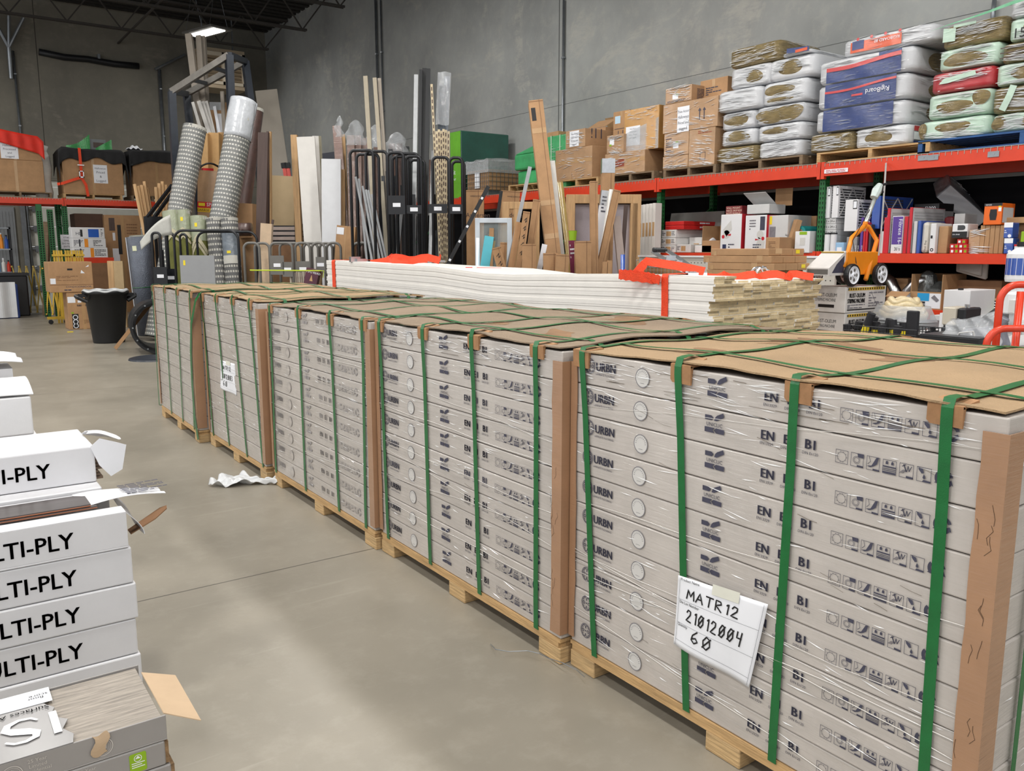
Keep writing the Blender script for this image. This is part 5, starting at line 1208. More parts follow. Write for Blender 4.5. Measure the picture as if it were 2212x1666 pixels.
lean('tan_board','plain tan board standing between the dark panels and the pine stud','board',(611,381),(611,485),48,.05,15.5,mat('tan_board',lin(196,172,134),.6,var=.03))
LV=mat('lavender_board',lin(176,160,152),.6,var=.05)
a=P(587,530,d=14.2);b=P(638,530,d=14.2);zt=P(610,487,d=14.2).z;z0=P(610,530,d=14.2).z;hh=(zt-z0)/4
tbx=MB().box(0,0,0,(b-a).length,.6,z0-.002).build('support_crate',KRAFTD);tbx.location=(a.x,a.y,0);tbx.rotation_euler=(0,0,-YAW);tag(tbx,'brown crate holding up the four mauve boards','crate')
for k in range(4):
 o=MB().box(0,0,0,(b-a).length,.6,hh-.02).build('mauve_board',LV,bevel=.006);o.location=(a.x,a.y,z0+k*hh);o.rotation_euler=(0,0,-YAW);MB().box(0.0,.0,hh-.02,(b-a).length,.6,hh-.002).build('dark_spacer',BLACKM,o);tag(o,'%s mauve-grey board in the stack of four below the tan board'%['lowest','second lowest','second highest','top'][k],'board','mauve-grey boards')
lean('pine_stud','knotty pine stud leaning left of the white boards','lumber',(634,291),(645,522),13,.09,13.9,PINE)
lean('white_board','wide white melamine board standing tall beside the pine stud','board',(660,296),(676,525),38,.03,13.5,WHITEP)
o=lean('white_board','second white board with a raw grey-tan edge behind the wide one','board',(684,294),(697,525),18,.04,13.75,WHITEP,rot=20);w,l=wl(o);MB().box(w*.22,-.005,0,w*.5+.003,.045,l).build('raw_edge',mat('raw_edge',lin(150,144,124),.7,var=.1),o)
lean('navy_slab','dark navy panel edge showing behind the white slab','panel',(710,333),(712,345),50,.04,15.2,mat('navy',lin(34,38,50),.5,var=.1))
o=lean('white_slab','glossy white slab board leaning in front of the brown film-wrapped boards','board',(715,344),(716,553),42,.03,13.1,mat('white_gloss',lin(228,230,234),.22,var=.03),rot=-6)
o=lean('pine_edge_board','narrow tan board standing against the right side of the glossy white slab','board',(740,366),(741,500),9,.05,13.2,PINE)
o=lean('flat_carton','flat brown carton standing on end below the glossy white slab','carton',(748,491),(743,556),42,.10,12.4,KRAFT,rot=-8);w,l=wl(o);patch(o,-w*.48,l*.93,-w*.1,l*.985,PAPER,'address_label',y=-.002);patch(o,-w*.02,0,w*.03,l,TAPE,'tape',y=-.001)
for k,(tx,ty,bx,w,lb) in enumerate(((517,440,518,36,'plain brown carton right of the dotted rugs'),(525,500,528,36,'low brown carton below the maroon wrapped roll'))):
 lean('brown_carton',lb,'carton',(tx+10,ty+(0 if k==0 else 14)),(bx+10,550),w,.3,14.6-k*.5,KRAFT)
a=P(512,496,d=14.0);b=P(543,496,d=14.0);o=MB().cyl(a,b,.11,n=18).build('maroon_roll',BRUG,smooth=True);tag(o,'maroon film-wrapped roll lying on the cartons right of the dotted rugs','roll')
lean('wrapped_stake','pale pine stakes wrapped in film standing in the grey cart row','lumber',(575,484),(570,606),24,.09,12.6,mat('pine_film',lin(206,178,146),.5,var=.1,film=.5));lean('dark_strip','thin dark strip standing beside the film-wrapped pine stakes','strip',(589,475),(583,520),4,.03,12.9,DARKWOOD)
for k,(x0,x1,pl,lb) in enumerate(((530,563,(),'grey loop-handled platform cart, first from the left, by the pine stakes'),(586,634,((.0,1.15,.62,1.42,0),(.55,1.12,1.0,1.33,0)),'grey platform cart with two plates, second from the left'),(640,672,((.0,1.12,1.0,1.34,0),),'grey platform cart with one labelled plate, third from the left'),(676,704,((.3,1.18,1.0,1.4,0),),'grey platform cart with a tilted plate, fourth from the left'),(708,738,((.0,1.22,1.0,1.30,0),),'grey platform cart below the glossy white slab'),(764,802,((.0,1.2,1.0,1.30,0),),'grey platform cart farthest right, before the black trim rack'))):
 loopcart('platform_cart',lb,x0,x1,525,12.0+.04*k,.5,2,GREYM,plates=pl,group='grey platform carts',rcurve=.08)
a=P(540,584,d=11.6);b=P(692,585,d=11.6);o=MB().tube([a+(b-a)*q/6 for q in range(7)],.009,5).build('lime_guide_line',mat('lime_cord',lin(190,210,40),.5,var=.05));tag(o,'lime yellow cord stretched level across the grey cart row','cord')
MB().tube([b,b+(b-a).normalized()*.05,P(698,600,d=11.62)],.006,5).build('tail',mat('lime_cord',(1,1,1)),o)
for k in range(8):
 lean('tile_sample','%s worn tile sample board from the left, standing in the grey carts'%['first','second','third','fourth','fifth','sixth','seventh','eighth'][k],'sample board',(627+k*4.6,587+(k%3)),(628+k*4.6,608),3.6,.25,12.05,[mat('tile_a',lin(186,176,160),.5,var=.2),mat('tile_b',lin(160,146,132),.5,var=.2)][k%2],group='tile sample boards',floor=.245)
o=lean('sample_box','purple sample box with pale letters at the end of the tile boards','box',(676,585),(671,610),28,.15,11.9,mat('box_purple',lin(92,50,66),.4,var=.15),floor=.245);w,l=wl(o)
mb=MB();put_text(mb,'MPLI READ',-w*.46,l-.06,.042,y=-.002);mb.build('lettering',PAPER,o);mb=MB();poly(mb,[(-w*.1,l-.17),(w*.15,l-.17),(w*.0,l-.08)],y=-.002);mb.build('picture',PINE,o)
lean('tan_sample','tan sample board behind the purple sample box','sample board',(689,588),(686,612),10,.12,12.1,mat('tan_board',(1,1,1)),floor=.245)
# ================================================================ black trim rack with long mouldings
for k,(x0,x1,yt,d,pl,lb) in enumerate(((764,813,325,11.1,(),'tall black trim rack bay farthest left, holding the loose silver strips'),(797,842,327,11.5,(),'tall black trim rack bay second from the left'),(843,877,330,11.15,((.0,1.96,1.05,2.2,0),),'tall black trim rack bay third from the left, with label plates'),
           (862,908,332,11.6,(),'tall black trim rack bay fourth from the left'),(881,914,338,11.2,((.0,1.97,1.0,2.08,0),),'tall black trim rack bay before the black mouldings'),(938,972,340,11.3,((-.3,1.98,.9,2.1,0),),'tall black trim rack bay holding the slotted beige strips'),(974,1001,341,11.0,((.0,1.96,1.0,2.08,0),),'tall black trim rack bay farthest right, by the boxed doors'))):
 loopcart('trim_rack',lb,x0,x1,yt,d,.45,2 if k%2==0 else 1,BLACKM,plates=pl,group='tall black trim racks',r=.02,rcurve=.06)
BF=mat('brown_board_in_film',lin(112,78,64),.5,var=.15,film=.8);SIL=mat('silver_trim',lin(176,178,180),.35,metal=.6,var=.1);BLK=mat('black_trim',lin(24,26,30),.35,var=.15);DGR=mat('dark_grey_trim',lin(66,68,72),.4,var=.2)
BEI=mat('beige_trim',lin(178,168,148),.55,var=.08);CLR=mat('clear_bag',lin(216,220,224),.12,var=.1,alpha=.32,bump=1.0,bscale=18,spec=.9)
dd=12.6
spec=[
 ('wrapped_board','brown board in a clear sleeve, first from the left beside the white slab',(727,273),(744,500),18,.04,dd+.6,BF),('wrapped_board','tan-edged board next to the first sleeved brown board',(741,292),(750,500),8,.04,dd+.7,PINE),
 ('wrapped_board','brown board in film, left one of three under the clear hoods',(757,294),(762,520),16,.05,dd+.3,BF),('wrapped_board','brown board in film, middle one of three under the clear hoods',(773,294),(776,520),14,.05,dd+.35,BF),('wrapped_board','brown board in film, right one of three under the clear hoods',(788,300),(790,520),13,.05,dd+.4,BF),
 ('dark_trim','dark grey trim standing right of the hooded brown boards',(799,305),(804,560),10,.05,dd+.2,DGR),
 ('beige_moulding','tall beige moulding, leftmost and leaning most of the tall pair group',(789,165),(812,560),9,.04,11.9,BEI),('beige_moulding','tall beige moulding, middle one of three before the twin conduits',(809,169),(836,560),8,.05,11.85,BEI),('beige_moulding','tall beige moulding, right one of three before the twin conduits',(819,170),(845,560),7,.05,11.95,GM),
 ('wrapped_trim','film-wrapped dark trim bundle under the second clear hood',(846,312),(853,560),14,.06,dd-.1,BF),('wrapped_trim','brown trim bundle beside the second clear hood',(862,312),(866,560),13,.06,dd,BF),('wrapped_trim','grey trim bundle standing between the racks',(878,318),(878,560),11,.06,dd+.1,DGR),
 ('silver_moulding','tall silver moulding left of the black mouldings',(899,162),(893,560),9,.05,11.9,SIL),('black_moulding','tall black moulding, left one of three beside the silver moulding',(909,151),(903,560),7,.05,11.85,BLK),('black_moulding','tall black moulding, middle one of three, the highest',(917,148),(911,560),9,.05,11.92,BLK),('black_moulding','tall black moulding, right one of three beside the silver moulding',(925,149),(918,560),9,.05,11.8,BLK),
 ('grey_tube','round grey pipe standing right of the black mouldings',(935,327),(929,548),7,.05,11.75,SIL),
 ('wrapped_bundle','tall grey trim bundle in a clear bag behind the slotted beige strips',(957,187),(948,420),15,.08,12.2,mat('slate_trim',lin(78,86,96),.3,var=.15)),('pale_sleeve','tall pale blue-grey sleeve beside the bagged slate trim',(966,167),(958,420),11,.06,12.35,mat('sleeve_blue',lin(150,158,170),.25,var=.08)),
]
for s in spec:lean(*s[:2],'trim' if s[0]!='wrapped_board' else 'board',*s[2:],dt=.35)
o=bpy.data.objects['wrapped_bundle'];w,l=wl(o);MB().sheet(lambda u,v:(-w*.8+u*w*1.9,-.03-.02*math.sin(u*7+v*4),l-.6+v*.78),8,10,-.004).build('clear_bag',CLR,o)
o=bpy.data.objects['grey_tube'];
ST=mat('slotted_beige',lin(206,190,158),.55,var=.05)
for k in range(7):
 tx,ty,bx=[(943,284,950),(948,280,953),(953,283,956),(958,279,959),(963,281,962),(969,284,965),(932,182,951)][k]
 o=lean('slotted_strip','%s slotted beige strip in the right-hand trim rack'%['first from the left','second from the left','third from the left','fourth from the left','fifth from the left','sixth from the left','single tallest'][k],'strip',(tx,ty),(bx,565),5.0,.02,11.55+.05*k,ST,dt=.2,group='slotted beige strips');w,l=wl(o)
 mb=MB();z=l-.04
 while z>.3:mb.box(-w*.22,-.0015,z-.05,w*.22,-.0003,z);z-=.085
 mb.build('slots',DARKWOOD,o)
for k,(px,yt,w) in enumerate(((803,330,9),(812,318,10),(829,335,12),(843,322,9),(853,340,10),(873,335,12),(886,330,10),(931,345,9),(944,352,8))):
 lean('dark_board','%s upright dark board from the left at the back of the black trim racks'%['first','second','third','fourth','fifth','sixth','seventh','eighth','ninth'][k],'board',(px,yt),(px+2,560),w,.05,12.45+.07*k,[DGR,BF,BLK][k%3],group='dark boards behind the trim racks')
r=random.Random(11)
sil=[((768,382),(800,545)),((775,386),(792,560)),((783,402),(812,560)),((790,410),(820,562)),((795,411),(828,563)),((803,420),(835,564))]
for k,(tp,bt) in enumerate(sil):lean('silver_strip','%s loose silver strip from the left in the leftmost black trim rack'%['first','second','third','fourth','fifth','sixth'][k],'strip',tp,bt,4.5,.02,11.28+.03*k,SIL,group='loose silver strips')
dk=[((861,425),(850,560),DGR),((869,440),(857,560),SIL),((868,400),(872,565),BLK),((884,380),(886,565),BLK),((893,420),(893,565),DGR),((852,380),(845,565),BLK),((836,370),(846,565),BLK),((827,380),(832,565),DGR),((921,370),(919,560),BLK),((941,420),(939,560),BLK)]
for k,(tp,bt,m_) in enumerate(dk):lean('dark_strip','%s dark trim length from the left filling the black trim racks'%['seventh','eighth','fifth','sixth','ninth','third','second','first','tenth','eleventh'][k] if k!=1 else 'single bright strip crossing the dark trim lengths in the third rack bay','strip',tp,bt,7,.04,11.72+.04*k,m_,group='dark trim lengths')
for k,(px,py,w_,h_,lb) in enumerate(((770,293,.30,.36,'clear plastic hood over the left film-wrapped brown boards'),(812,300,.26,.34,'clear plastic hood behind the beige mouldings'),(858,313,.34,.32,'rounded clear plastic hood over the grey trim bundles'),(735,275,.12,.3,'clear sleeve tip over the first brown board'))):
 a=P(px,py,d=dd+.25+.02*k)
 o=MB().sheet(lambda u,v:((u-.5)*w_*(1-.35*v*v)+.02*math.sin(v*9),-.1+.02*math.sin(u*8+v*6),-.15+v*h_*(1-.9*(u-.5)**2)),12,10,-.003).build('clear_hood',CLR,smooth=True);o.location=a;o.rotation_euler=(0,0,-YAW);tag(o,lb,'plastic wrap')
# ================================================================ strapped stack of white trim boards
TX,TY0,TY1,TW=3.451,2.989,8.10,1.0
prof_y=[2.9,3.341,3.637,4.026,5.017,6.099,8.219];prof_z=[1.36,1.359,1.357,1.348,1.325,1.371,1.396]
def ztop(y,drop):
 for i in range(len(prof_y)-1):
  if y<=prof_y[i+1] or i==len(prof_y)-2:
   f=(y-prof_y[i])/(prof_y[i+1]-prof_y[i]);f=f*f*(3-2*f);z=prof_z[i]+(prof_z[i+1]-prof_z[i])*f;break
 return 1.36+(z-1.36)*max(0.35,1-drop*.8)-drop
NB,BW,BT=12,TW/12,0.0132
NL=27
tt=thing('trim_board_bundle','long sagging bundle of white primed trim boards with raw tan ends','trim boards',(TX,TY0,0))
r=random.Random(21);rest=MB();n_part=0
def board_mb(mb,i,j,y0,y1,dx,dz=0.0):
 x0=i*BW+dx;k=14;vs=[];gap=.0003
 for q in range(k+1):
  y=y0+(y1-y0)*q/k;z=ztop(y,j*BT)+dz
  for (x,zz) in ((x0+gap,z-BT+gap),(x0+BW-gap,z-BT+gap),(x0+BW-gap,z),(x0+gap,z)):vs.append((x,y-TY0,zz))
 fs=[];mb.m=0;o0=len(mb.v)
 mb.add(vs,[(q*4+a,q*4+(a+1)%4,(q+1)*4+(a+1)%4,(q+1)*4+a) for q in range(k) for a in range(4)])
 mb.m=1;mb.f.append([o0,o0+3,o0+2,o0+1]);mb.mi.append(1);mb.f.append([o0+k*4+a for a in range(4)]);mb.mi.append(1)
for j in range(NL):
 ncol=2 if j in (0,1,2) else NB
 lay=r.uniform(-.006,.010)+(.03 if 9<j<16 else 0)
 for i in range(NB):
  if j<3 and i>=2:continue
  y0=TY0+lay+r.uniform(-.008,.014)+i*.004;y1=TY1+r.uniform(-.01,.01);dx=r.uniform(-.002,.002) if i else r.uniform(-.004,.004)
  if n_part<100 and (i==0 or (j<9)):
   mb=MB();board_mb(mb,i,j,y0,y1,dx);mb.build('trim_board',[WHITEP,MDF],tt);n_part+=1
  else:board_mb(rest,i,j,y0,y1,dx)
for i in range(2,NB):
 board_mb(rest,i,3-1,TY0+.05+.02*math.sin(i),TY1,0,-.002)
rest.build('trim_board',[WHITEP,MDF],tt)['kind']='stuff'
zb_=1.36-NL*BT-.012
t=thing('flatbed_cart','low steel flatbed cart carrying the white trim boards','cart',(TX,TY0,0))
for y in (.5,2.5,4.6):MB().box(.05,y,ztop(TY0+y,NL*BT)-.10,TW-.05,y+.1,ztop(TY0+y,NL*BT)-.012).box(.08,y,.2,.16,y+.08,ztop(TY0+y,NL*BT)-.10).box(TW-.16,y,.2,TW-.08,y+.08,ztop(TY0+y,NL*BT)-.10).build('bolster',GREYM,t)
MB().box(.02,.3,.14,TW-.02,4.9,.2).build('deck',GREYM,t)
for x in (.1,TW-.1):
 for y in (.5,4.7):MB().cyl((x-.025,y,.07),(x+.025,y,.07),.07,n=14).box(x-.03,y-.03,.07,x+.03,y+.03,.14).build('caster',BLACK,t)
def zt_at(y):return ztop(y,0)
t=thing('ratchet_strap','orange ratchet strap with a raised steel lever near the close end of the trim boards','strap',(TX,0,0))
yS=P(1438,640,X=TX).y
MB().ribbon([(-.006,yS,zb_-.05),(-.006,yS,1.2),(-.008,yS+.004,zt_at(yS)-.01),(.0,yS+.005,zt_at(yS)+.006),(.10,yS,zt_at(yS)+.008),(.17,yS-.0,zt_at(yS)+.007),(.20,yS,1.335),(.40,yS-.02,1.338),(.62,yS-.01,1.335),(TW-.02,yS,1.332),(TW+.006,yS,1.30),(TW+.006,yS,zb_)],(0,1,0),.05,.003).build('webbing',ORANGE,t)
pts=[]
for q in range(30):
 a_=q/29;pts.append((-.03+.05*math.sin(a_*7)-.06*math.sin(a_*PI),yS+.02+.22*math.sin(a_*PI*.95)+.02*a_,zt_at(yS)-.03+.03*math.sin(a_*PI)+(.006 if q%2 else 0)))
MB().ribbon(pts,(0,0,1),.05,.003).build('webbing',ORANGE,t)
pts=[(-.03,yS+.22,zt_at(yS)+.0),(.06,yS+.22,zt_at(yS)+.075),(.14,yS+.05,zt_at(yS)+.05),(.2,yS-.1,zt_at(yS)+.02)]
MB().ribbon([Vector(pts[min(3,int(q/4))]).lerp(Vector(pts[min(3,int(q/4)+1)]),q%4/4) for q in range(13)],(.3,.2,1),.05,.003).build('webbing',ORANGE,t)
MB().ribbon([(.17+.03*q,yS-.05-.012*q+.03*math.sin(q),1.352+.01*math.sin(q*1.3)) for q in range(24)],(0,.6,.8),.048,.003).build('webbing',ORANGE,t)
A=P(1410,540,X=TX+.12);B=P(1440,541,X=TX+.2);Cc=P(1497,590,X=TX+.16)
A.x-=TX;B.x-=TX;Cc.x-=TX
rt=MB().bar(A+Vector((0,0,-.01)),Cc+Vector((0,.05,0)),.006,.03,up=(1,0,.3)).bar(B,Cc+Vector((.06,-.0,0)),.006,.032,up=(1,0,.3)).build('ratchet_lever',STEEL,t)
MB().cyl(A,B,.012,n=12).build('grip',BLACK,rt)
mb=MB()
for q in range(9):c_=A.lerp(B,(q+.5)/9);mb.cyl(c_-(B-A).normalized()*.003,c_+(B-A).normalized()*.003,.0145,n=12)
mb.build('grip_ribs',BLACK,rt)
MB().cyl(Cc+Vector((-.01,.05,.0)),Cc+Vector((.07,-.01,0)),.012).cyl(Cc+Vector((-.01,.03,-.012)),Cc+Vector((.07,-.04,-.012)),.022,n=10).bar(A.lerp(Cc,.35)+Vector((0,0,0)),B.lerp(Cc,.35),.004,.03).bar(A.lerp(Cc,.6),B.lerp(Cc,.6),.004,.035).build('ratchet_body',STEEL,t)
h0=P(1640,588,Y=TY0+.3);h0.x-=TX
mb=MB()
for s in (-.02,.02):mb.tube([h0+Vector((-.05,s,.0)),h0+Vector((-.02,s,.025)),h0+Vector((.03,s,.03)),h0+Vector((.06,s,.0))],.006,6)
mb.tube([h0+Vector((-.06,-.03,-.005)),h0+Vector((-.03,0,.03)),h0+Vector((-.06,.03,-.005))],.005,6).tube([h0+Vector((.07,-.03,.0)),h0+Vector((.03,0,.035)),h0+Vector((.07,.03,.0))],.005,6)
mb.build('wire_hook',STEEL,t)
t=thing('ratchet_strap','orange ratchet strap with a loose bunched tail at the far end of the trim boards','strap',(TX,0,0))
yF=P(722,585,X=TX).y;zf=zt_at(yF)
MB().ribbon([(-.006,yF,zb_-.05),(-.006,yF,1.2),(-.008,yF,zf-.01),(0,yF,zf+.006),(.3,yF,zf+.004),(TW-.02,yF,zf),(TW+.006,yF,zf-.03),(TW+.006,yF,zb_)],(0,1,0),.075,.003).build('webbing',ORANGE,t)
b0=P(905,572,Z=1.36);b0.x-=TX
for k in range(4):
 MB().ribbon([(b0.x-.25+.07*k+.12*math.sin(q*.42+k),b0.y+.5-.06*q+.03*math.cos(k+q),1.374+.02*k*.6+.028*math.sin(q*.7+k*1.4)**2) for q in range(15)],(.2,0,1),.055,.003).build('webbing',ORANGE,t)
c=P(777,566,Z=1.385);MB().box(c.x-TX-.05,c.y-.05,c.z-.005,c.x-TX+.05,c.y+.05,c.z+.03).box(c.x-TX-.1,c.y-.02,c.z,c.x-TX+.0,c.y+.02,c.z+.05).build('ratchet_body',STEEL,t)
c=P(1030,583,Z=1.325);t=thing('red_clasp','small red-handled clasp lying on the white trim boards','clasp',(c.x,c.y,1.322),-.7)
MB().cyl((0,0,.014),(.22,0,.014),.012,.009).build('red_handle',mat('clasp_red',lin(206,44,38),.4,var=.05),t);MB().cyl((-.10,0,.014),(-.04,0,.014),.014).build('red_tip',mat('clasp_red',(1,1,1)),t);MB().tube([(-.04,-.01,.014),(-.01,.012,.016),(.0,-.01,.014)],.006,6).build('steel_link',STEEL,t)
c=P(925,560,X=TX+.55);c.z=zt_at(c.y)-.028;o=MB().box(-.16,-.04,0,.16,.04,.02).build('clear_tray',mat('clear_tray',lin(170,174,176),.2,var=.1,alpha=.8),bevel=.006);o.location=(c.x,c.y,c.z+.03);o.rotation_euler=(0,0,-.7);tag(o,'clear plastic blister tray lying on the orange strap tail','tray')
# ================================================================ right-hand rack along the wall
XF=8.1;pY=[15.3,12.88,10.45,8.023,5.575,3.13,0.68];y0r=pY[0]
px_=[y0r-y for y in pY]
lv=[]
for i in range(6):lv.append((px_[i],px_[i+1],2.41,.13,True))
for i in (3,4,5):lv.append((px_[i],px_[i+1],1.465,.095,False))
for i in (4,5):lv.append((px_[i],px_[i+1],.923,.095,False))
rack('pallet_rack','long orange and green pallet rack along the right-hand wall',(XF,y0r,0),RZ,px_,1.1,lv,2.44)
ZD=2.41+.0115
def pallet_px(x0,x1,label,m,h=.115,X=XF+.01,dep=1.0,xref=395):
 a=P(x0,xref,X=X);b=P(x1,xref,X=X)
 return wood_pallet(a.y-b.y,dep,h,m,label,(X,a.y,ZD),RZ),ZD+h+.001
SIGN2=['Price Action','Halloween','Priced and','tagged']
GF=mat('green_stretch_film',lin(62,170,104),.3,var=.2,vscale=4,film=1.2,spec=.7);GFD=mat('dark_green_film',lin(22,88,74),.35,var=.2,vscale=2,film=.5);LIME=mat('lime_crate',lin(104,178,44),.45,var=.1,film=.5)
a=P(974,400,X=XF+.05);b=P(996,400,X=XF+.05);zt_=P(996,281,X=XF+.05).z
o=MB().box(0,0,0,a.y-b.y,1.05,zt_-ZD).build('green_crate',GFD,bevel=.02,seg=2);o.location=(XF+.05,a.y,ZD);o.rotation_euler=(0,0,RZ);w=a.y-b.y;tag(o,'tall crate wrapped in dark green film at the far end of the right-hand rack','crate')
MB().box(.0,-.004,0,w,-.001,zt_-ZD-.01).build('lime_front',LIME,o);lettering(o,[('it',w*.3,(zt_-ZD)*.36,.12),('your',w*.1,(zt_-ZD)*.27,.08)],PAPER,y=-.006)
a=P(1004,400,X=XF);b=P(1053,400,X=XF);z0=ZD+.09;zt_=P(1053,340,X=XF).z;w=a.y-b.y;h=zt_-z0
t=thing('wire_container','wire mesh container of cardboard under a clear film hood on the far rack bay','container',(XF+.02,a.y,ZD),RZ)
MB().box(.0,0,0,w,1.0,.05).box(.05,.05,.05,.15,.95,.09).box(w-.15,.05,.05,w-.05,.95,.09).build('base',GALV,t)
MB().box(.02,.02,.09,w-.02,.98,h*.82).build('cardboard',KRAFT,t,bevel=.01)
mb=MB()
for k in range(13):x=w*k/12;mb.box(x-.003,-.004,.06,x+.003,.003,h+.05);y=k/12;mb.box(w-.003,y-.003,.06,w+.004,y+.003,h+.05)
for k in range(7):z=.08+(h-.05)*k/6;mb.box(0,-.004,z-.003,w,.003,z+.003);mb.box(w-.003,0,z-.003,w+.004,1,z+.003)
mb.build('wire_mesh',GALV,t);patch(t,w*.4,h*.25,w*.62,h*.75,PAPER,'paper_label',y=.0)
MB().sheet(lambda u,v:(-.02+u*(w+.04),-.02+v*1.04,h+.06+.05*math.sin(u*3)*math.sin(v*3)+.02*math.sin(u*15+v*9)),16,16,.02).box(-.012,-.012,h*.72,w+.012,-.008,h+.06).box(w+.008,-.01,h*.72,w+.012,1.0,h+.06).build('film_hood',CLR,t)
_,zp=pallet_px(1098,1170,'pale pallet under the bright green wrapped load',WOOD,X=XF-.05)
a=P(1110,390,X=XF);b=P(1166,390,X=XF);w=a.y-b.y;z1=P(1110,369,X=XF).z-zp;z2=P(1110,335,X=XF).z-zp;z3=P(1143,297,X=XF).z-zp
t=thing('green_wrapped_load','bright green film-wrapped load with a sloping top on the right-hand rack','wrapped load',(XF+.02,a.y,zp),RZ)
MB().box(.02,.04,0,w,1.0,z1-.01).build('lower_block',GF,t,bevel=.03,seg=2);MB().box(-.02,0,z1,w+.02,1.02,z2).build('middle_block',GF,t,bevel=.03,seg=2)
MB().hexa([(-.02,.0,z2),(w,.0,z2),(w,1.0,z2),(-.02,1.0,z2)],[(w*.45,.35,z3),(w,.2,z3),(w,.8,z3),(w*.4,.8,z3)]).build('sloping_top',GF,t,bevel=.02)
o=rackbox('green_carton','boxy green film-wrapped carton behind the tall leaning brown carton','carton',1181,1223,296,zp-.11,.9,GF,X=XF+.05,taped=False,bevel=.02)
w,h=wl(o)
for q in (.25,.7):MB().ribbon([(w*q,-.002,0),(w*q,-.006,h+.002),(w*q,.5,h+.004)],(1,0,0),.02,.002).build('pale_strap',mat('pale_strap',lin(190,220,190),.4,var=.05),o)
rackbox('carton','small brown carton tip above the green film-wrapped carton','carton',1182,1206,287,wl(o)[1]+zp-.11+.002,.5,KRAFT,X=XF+.25,taped=False)
_,zp=pallet_px(1200,1292,'pallet under the first film-wrapped cardboard load',WOOD)
o=rackbox('wrapped_carton','wide lower carton in clear film on the first cardboard load','carton',1200,1279,326,zp,1.0,KRAFTF,film=True);w,h=wl(o);MB().box(w*.46,-.002,0,w*.465,-.0003,h*.25).build('seam',KRAFTD,o);zz=zp+h+.002
o2=rackbox('wrapped_carton','upper carton with a printed white notice, first cardboard load from the left','carton',1222,1264,284,zz,.62,KRAFTF,taped=False);w,h=wl(o2);sign(o2,w*.22,h*.08,w*.48,h*.86,SIGN2)
mb=MB();put_text(mb,'!',.1,h*.5,.2,M=SIDE(w));put_text(mb,'I I',.18,h*.5,.2,M=SIDE(w));put_text(mb,'PRE',.42,h*.25,.1,M=SIDE(w));mb.build('lettering',INK,o2)
o=rackbox('open_carton','open brown carton with raised flaps behind the first notice carton','carton',1266,1308,281,zz,.5,KRAFT,X=XF+.42,taped=False);w,h=wl(o)
MB().sheet(lambda u,v:(u*w,.0+v*.25,h+.002+v*.14),4,4,-.005).sheet(lambda u,v:(w*.0+u*w*1.1,.48-v*.1,h+.002+v*.2),4,4,-.005).build('flap',KRAFT,o)
_,zp=pallet_px(1312,1412,'dark pallet under the second film-wrapped cardboard load',WOODG)
o=rackbox('wrapped_carton','wide lower carton in clear film on the second cardboard load','carton',1307,1393,334,zp,1.0,KRAFTF,film=True);zz=zp+wl(o)[1]+.002;patch(o,wl(o)[0]*.28,.1,wl(o)[0]*.5,.2,mat('stamp_red',(1,1,1)),'red_stamp')
o=rackbox('wrapped_carton','small carton with a green-tipped label on the second cardboard load','carton',1311,1347,294,zz,.3,KRAFTF,taped=False);w,h=wl(o);patch(o,w*.18,h*.45,w*.45,h*.8,PAPER,'label');patch(o,w*.18,h*.40,w*.3,h*.5,LG,'green_tip',y=-.002)
o=rackbox('amber_carton','big amber-brown carton wrapped in film on the second cardboard load','carton',1349,1424,240,zz,.85,AMBER,taped=False,X=XF+.08);w,h=wl(o);sign(o,w*.06,h*.14,w*.42,h*.46,['Price Action','Halloween','items, Priced','and tagged',' ',' ']);MB().sheet(lambda u,v:(u*w,-.006-.01*math.sin(u*6),v*h*(.42+.3*u)),8,4,-.001).build('film_skirt',CLR,o)
o=rackbox('tall_carton','narrow carton with two up-arrows standing behind the second load','carton',1325,1360,243,zz,.5,KRAFT,X=XF+.45);w,h=wl(o);patch(o,w*.12,h*.74,w*.45,h*.9,mat('pale_blue_label',lin(190,220,240),.5,var=.03),'label');mb=MB()
for q in (.32,.6):mb.box(w*q,-.003,h*.42,w*q+.012,-.001,h*.58)
for q in (.62,.38):mb.box(w*.1,-.003,h*q,w*.9,-.001,h*q+.006)
mb.build('printed_arrows',INK,o)
_,zp=pallet_px(1432,1545,'pallet under the third film-wrapped cardboard load',WOODG)
ZZ= lambda x,y:P(x,y,X=XF).z
o=rackbox('wrapped_carton','low reddish-brown carton at the bottom left of the third load','carton',1432,1486,340,zp,.9,KRAFTF,taped=False,film=True);z1=zp+wl(o)[1]+.002
o=rackbox('wrapped_carton','carton with a small green-white label, middle left of the third load','carton',1435,1488,290,z1,.9,KRAFTF,taped=False);w,h=wl(o);patch(o,w*.38,h*.32,w*.6,h*.6,PAPER,'label');patch(o,w*.48,h*.54,w*.6,h*.6,LG,'green_tip',y=-.002);fine_print(o,w*.08,h*.2,w*.32,h*.8,7,INK);z2=z1+h+.002
o=rackbox('wrapped_carton','tall carton with a cube mark, right side of the third load','carton',1489,1545,280,zp,.9,KRAFTF,taped=False,z1=z2-.002);w,h=wl(o);fine_print(o,w*.35,h*.86,w*.9,h*.95,2,mat('stamp_red',(1,1,1)));mb=MB();frame_sq(mb,w*.45,h*.16,.09,.006);mb.build('cube_mark',INK,o)
o=rackbox('wrapped_carton','long carton with two up-arrows and a white notice on the third load','carton',1433,1551,228,z2,.9,KRAFTF,taped=False);w,h=wl(o);sign(o,w*.28,h*-.02,w*.22,h*.86,['Price Action','Halloween','Priced and','tagged']);z3=z2+h+.002
mb=MB()
for q in (.68,.76):mb.box(w*q,-.004,h*.3,w*q+.012,-.002,h*.6);poly(mb,[(w*q-.02,h*.6),(w*q+.032,h*.6),(w*q+.006,h*.7)],y=-.003)
mb.build('printed_arrows',INK,o)
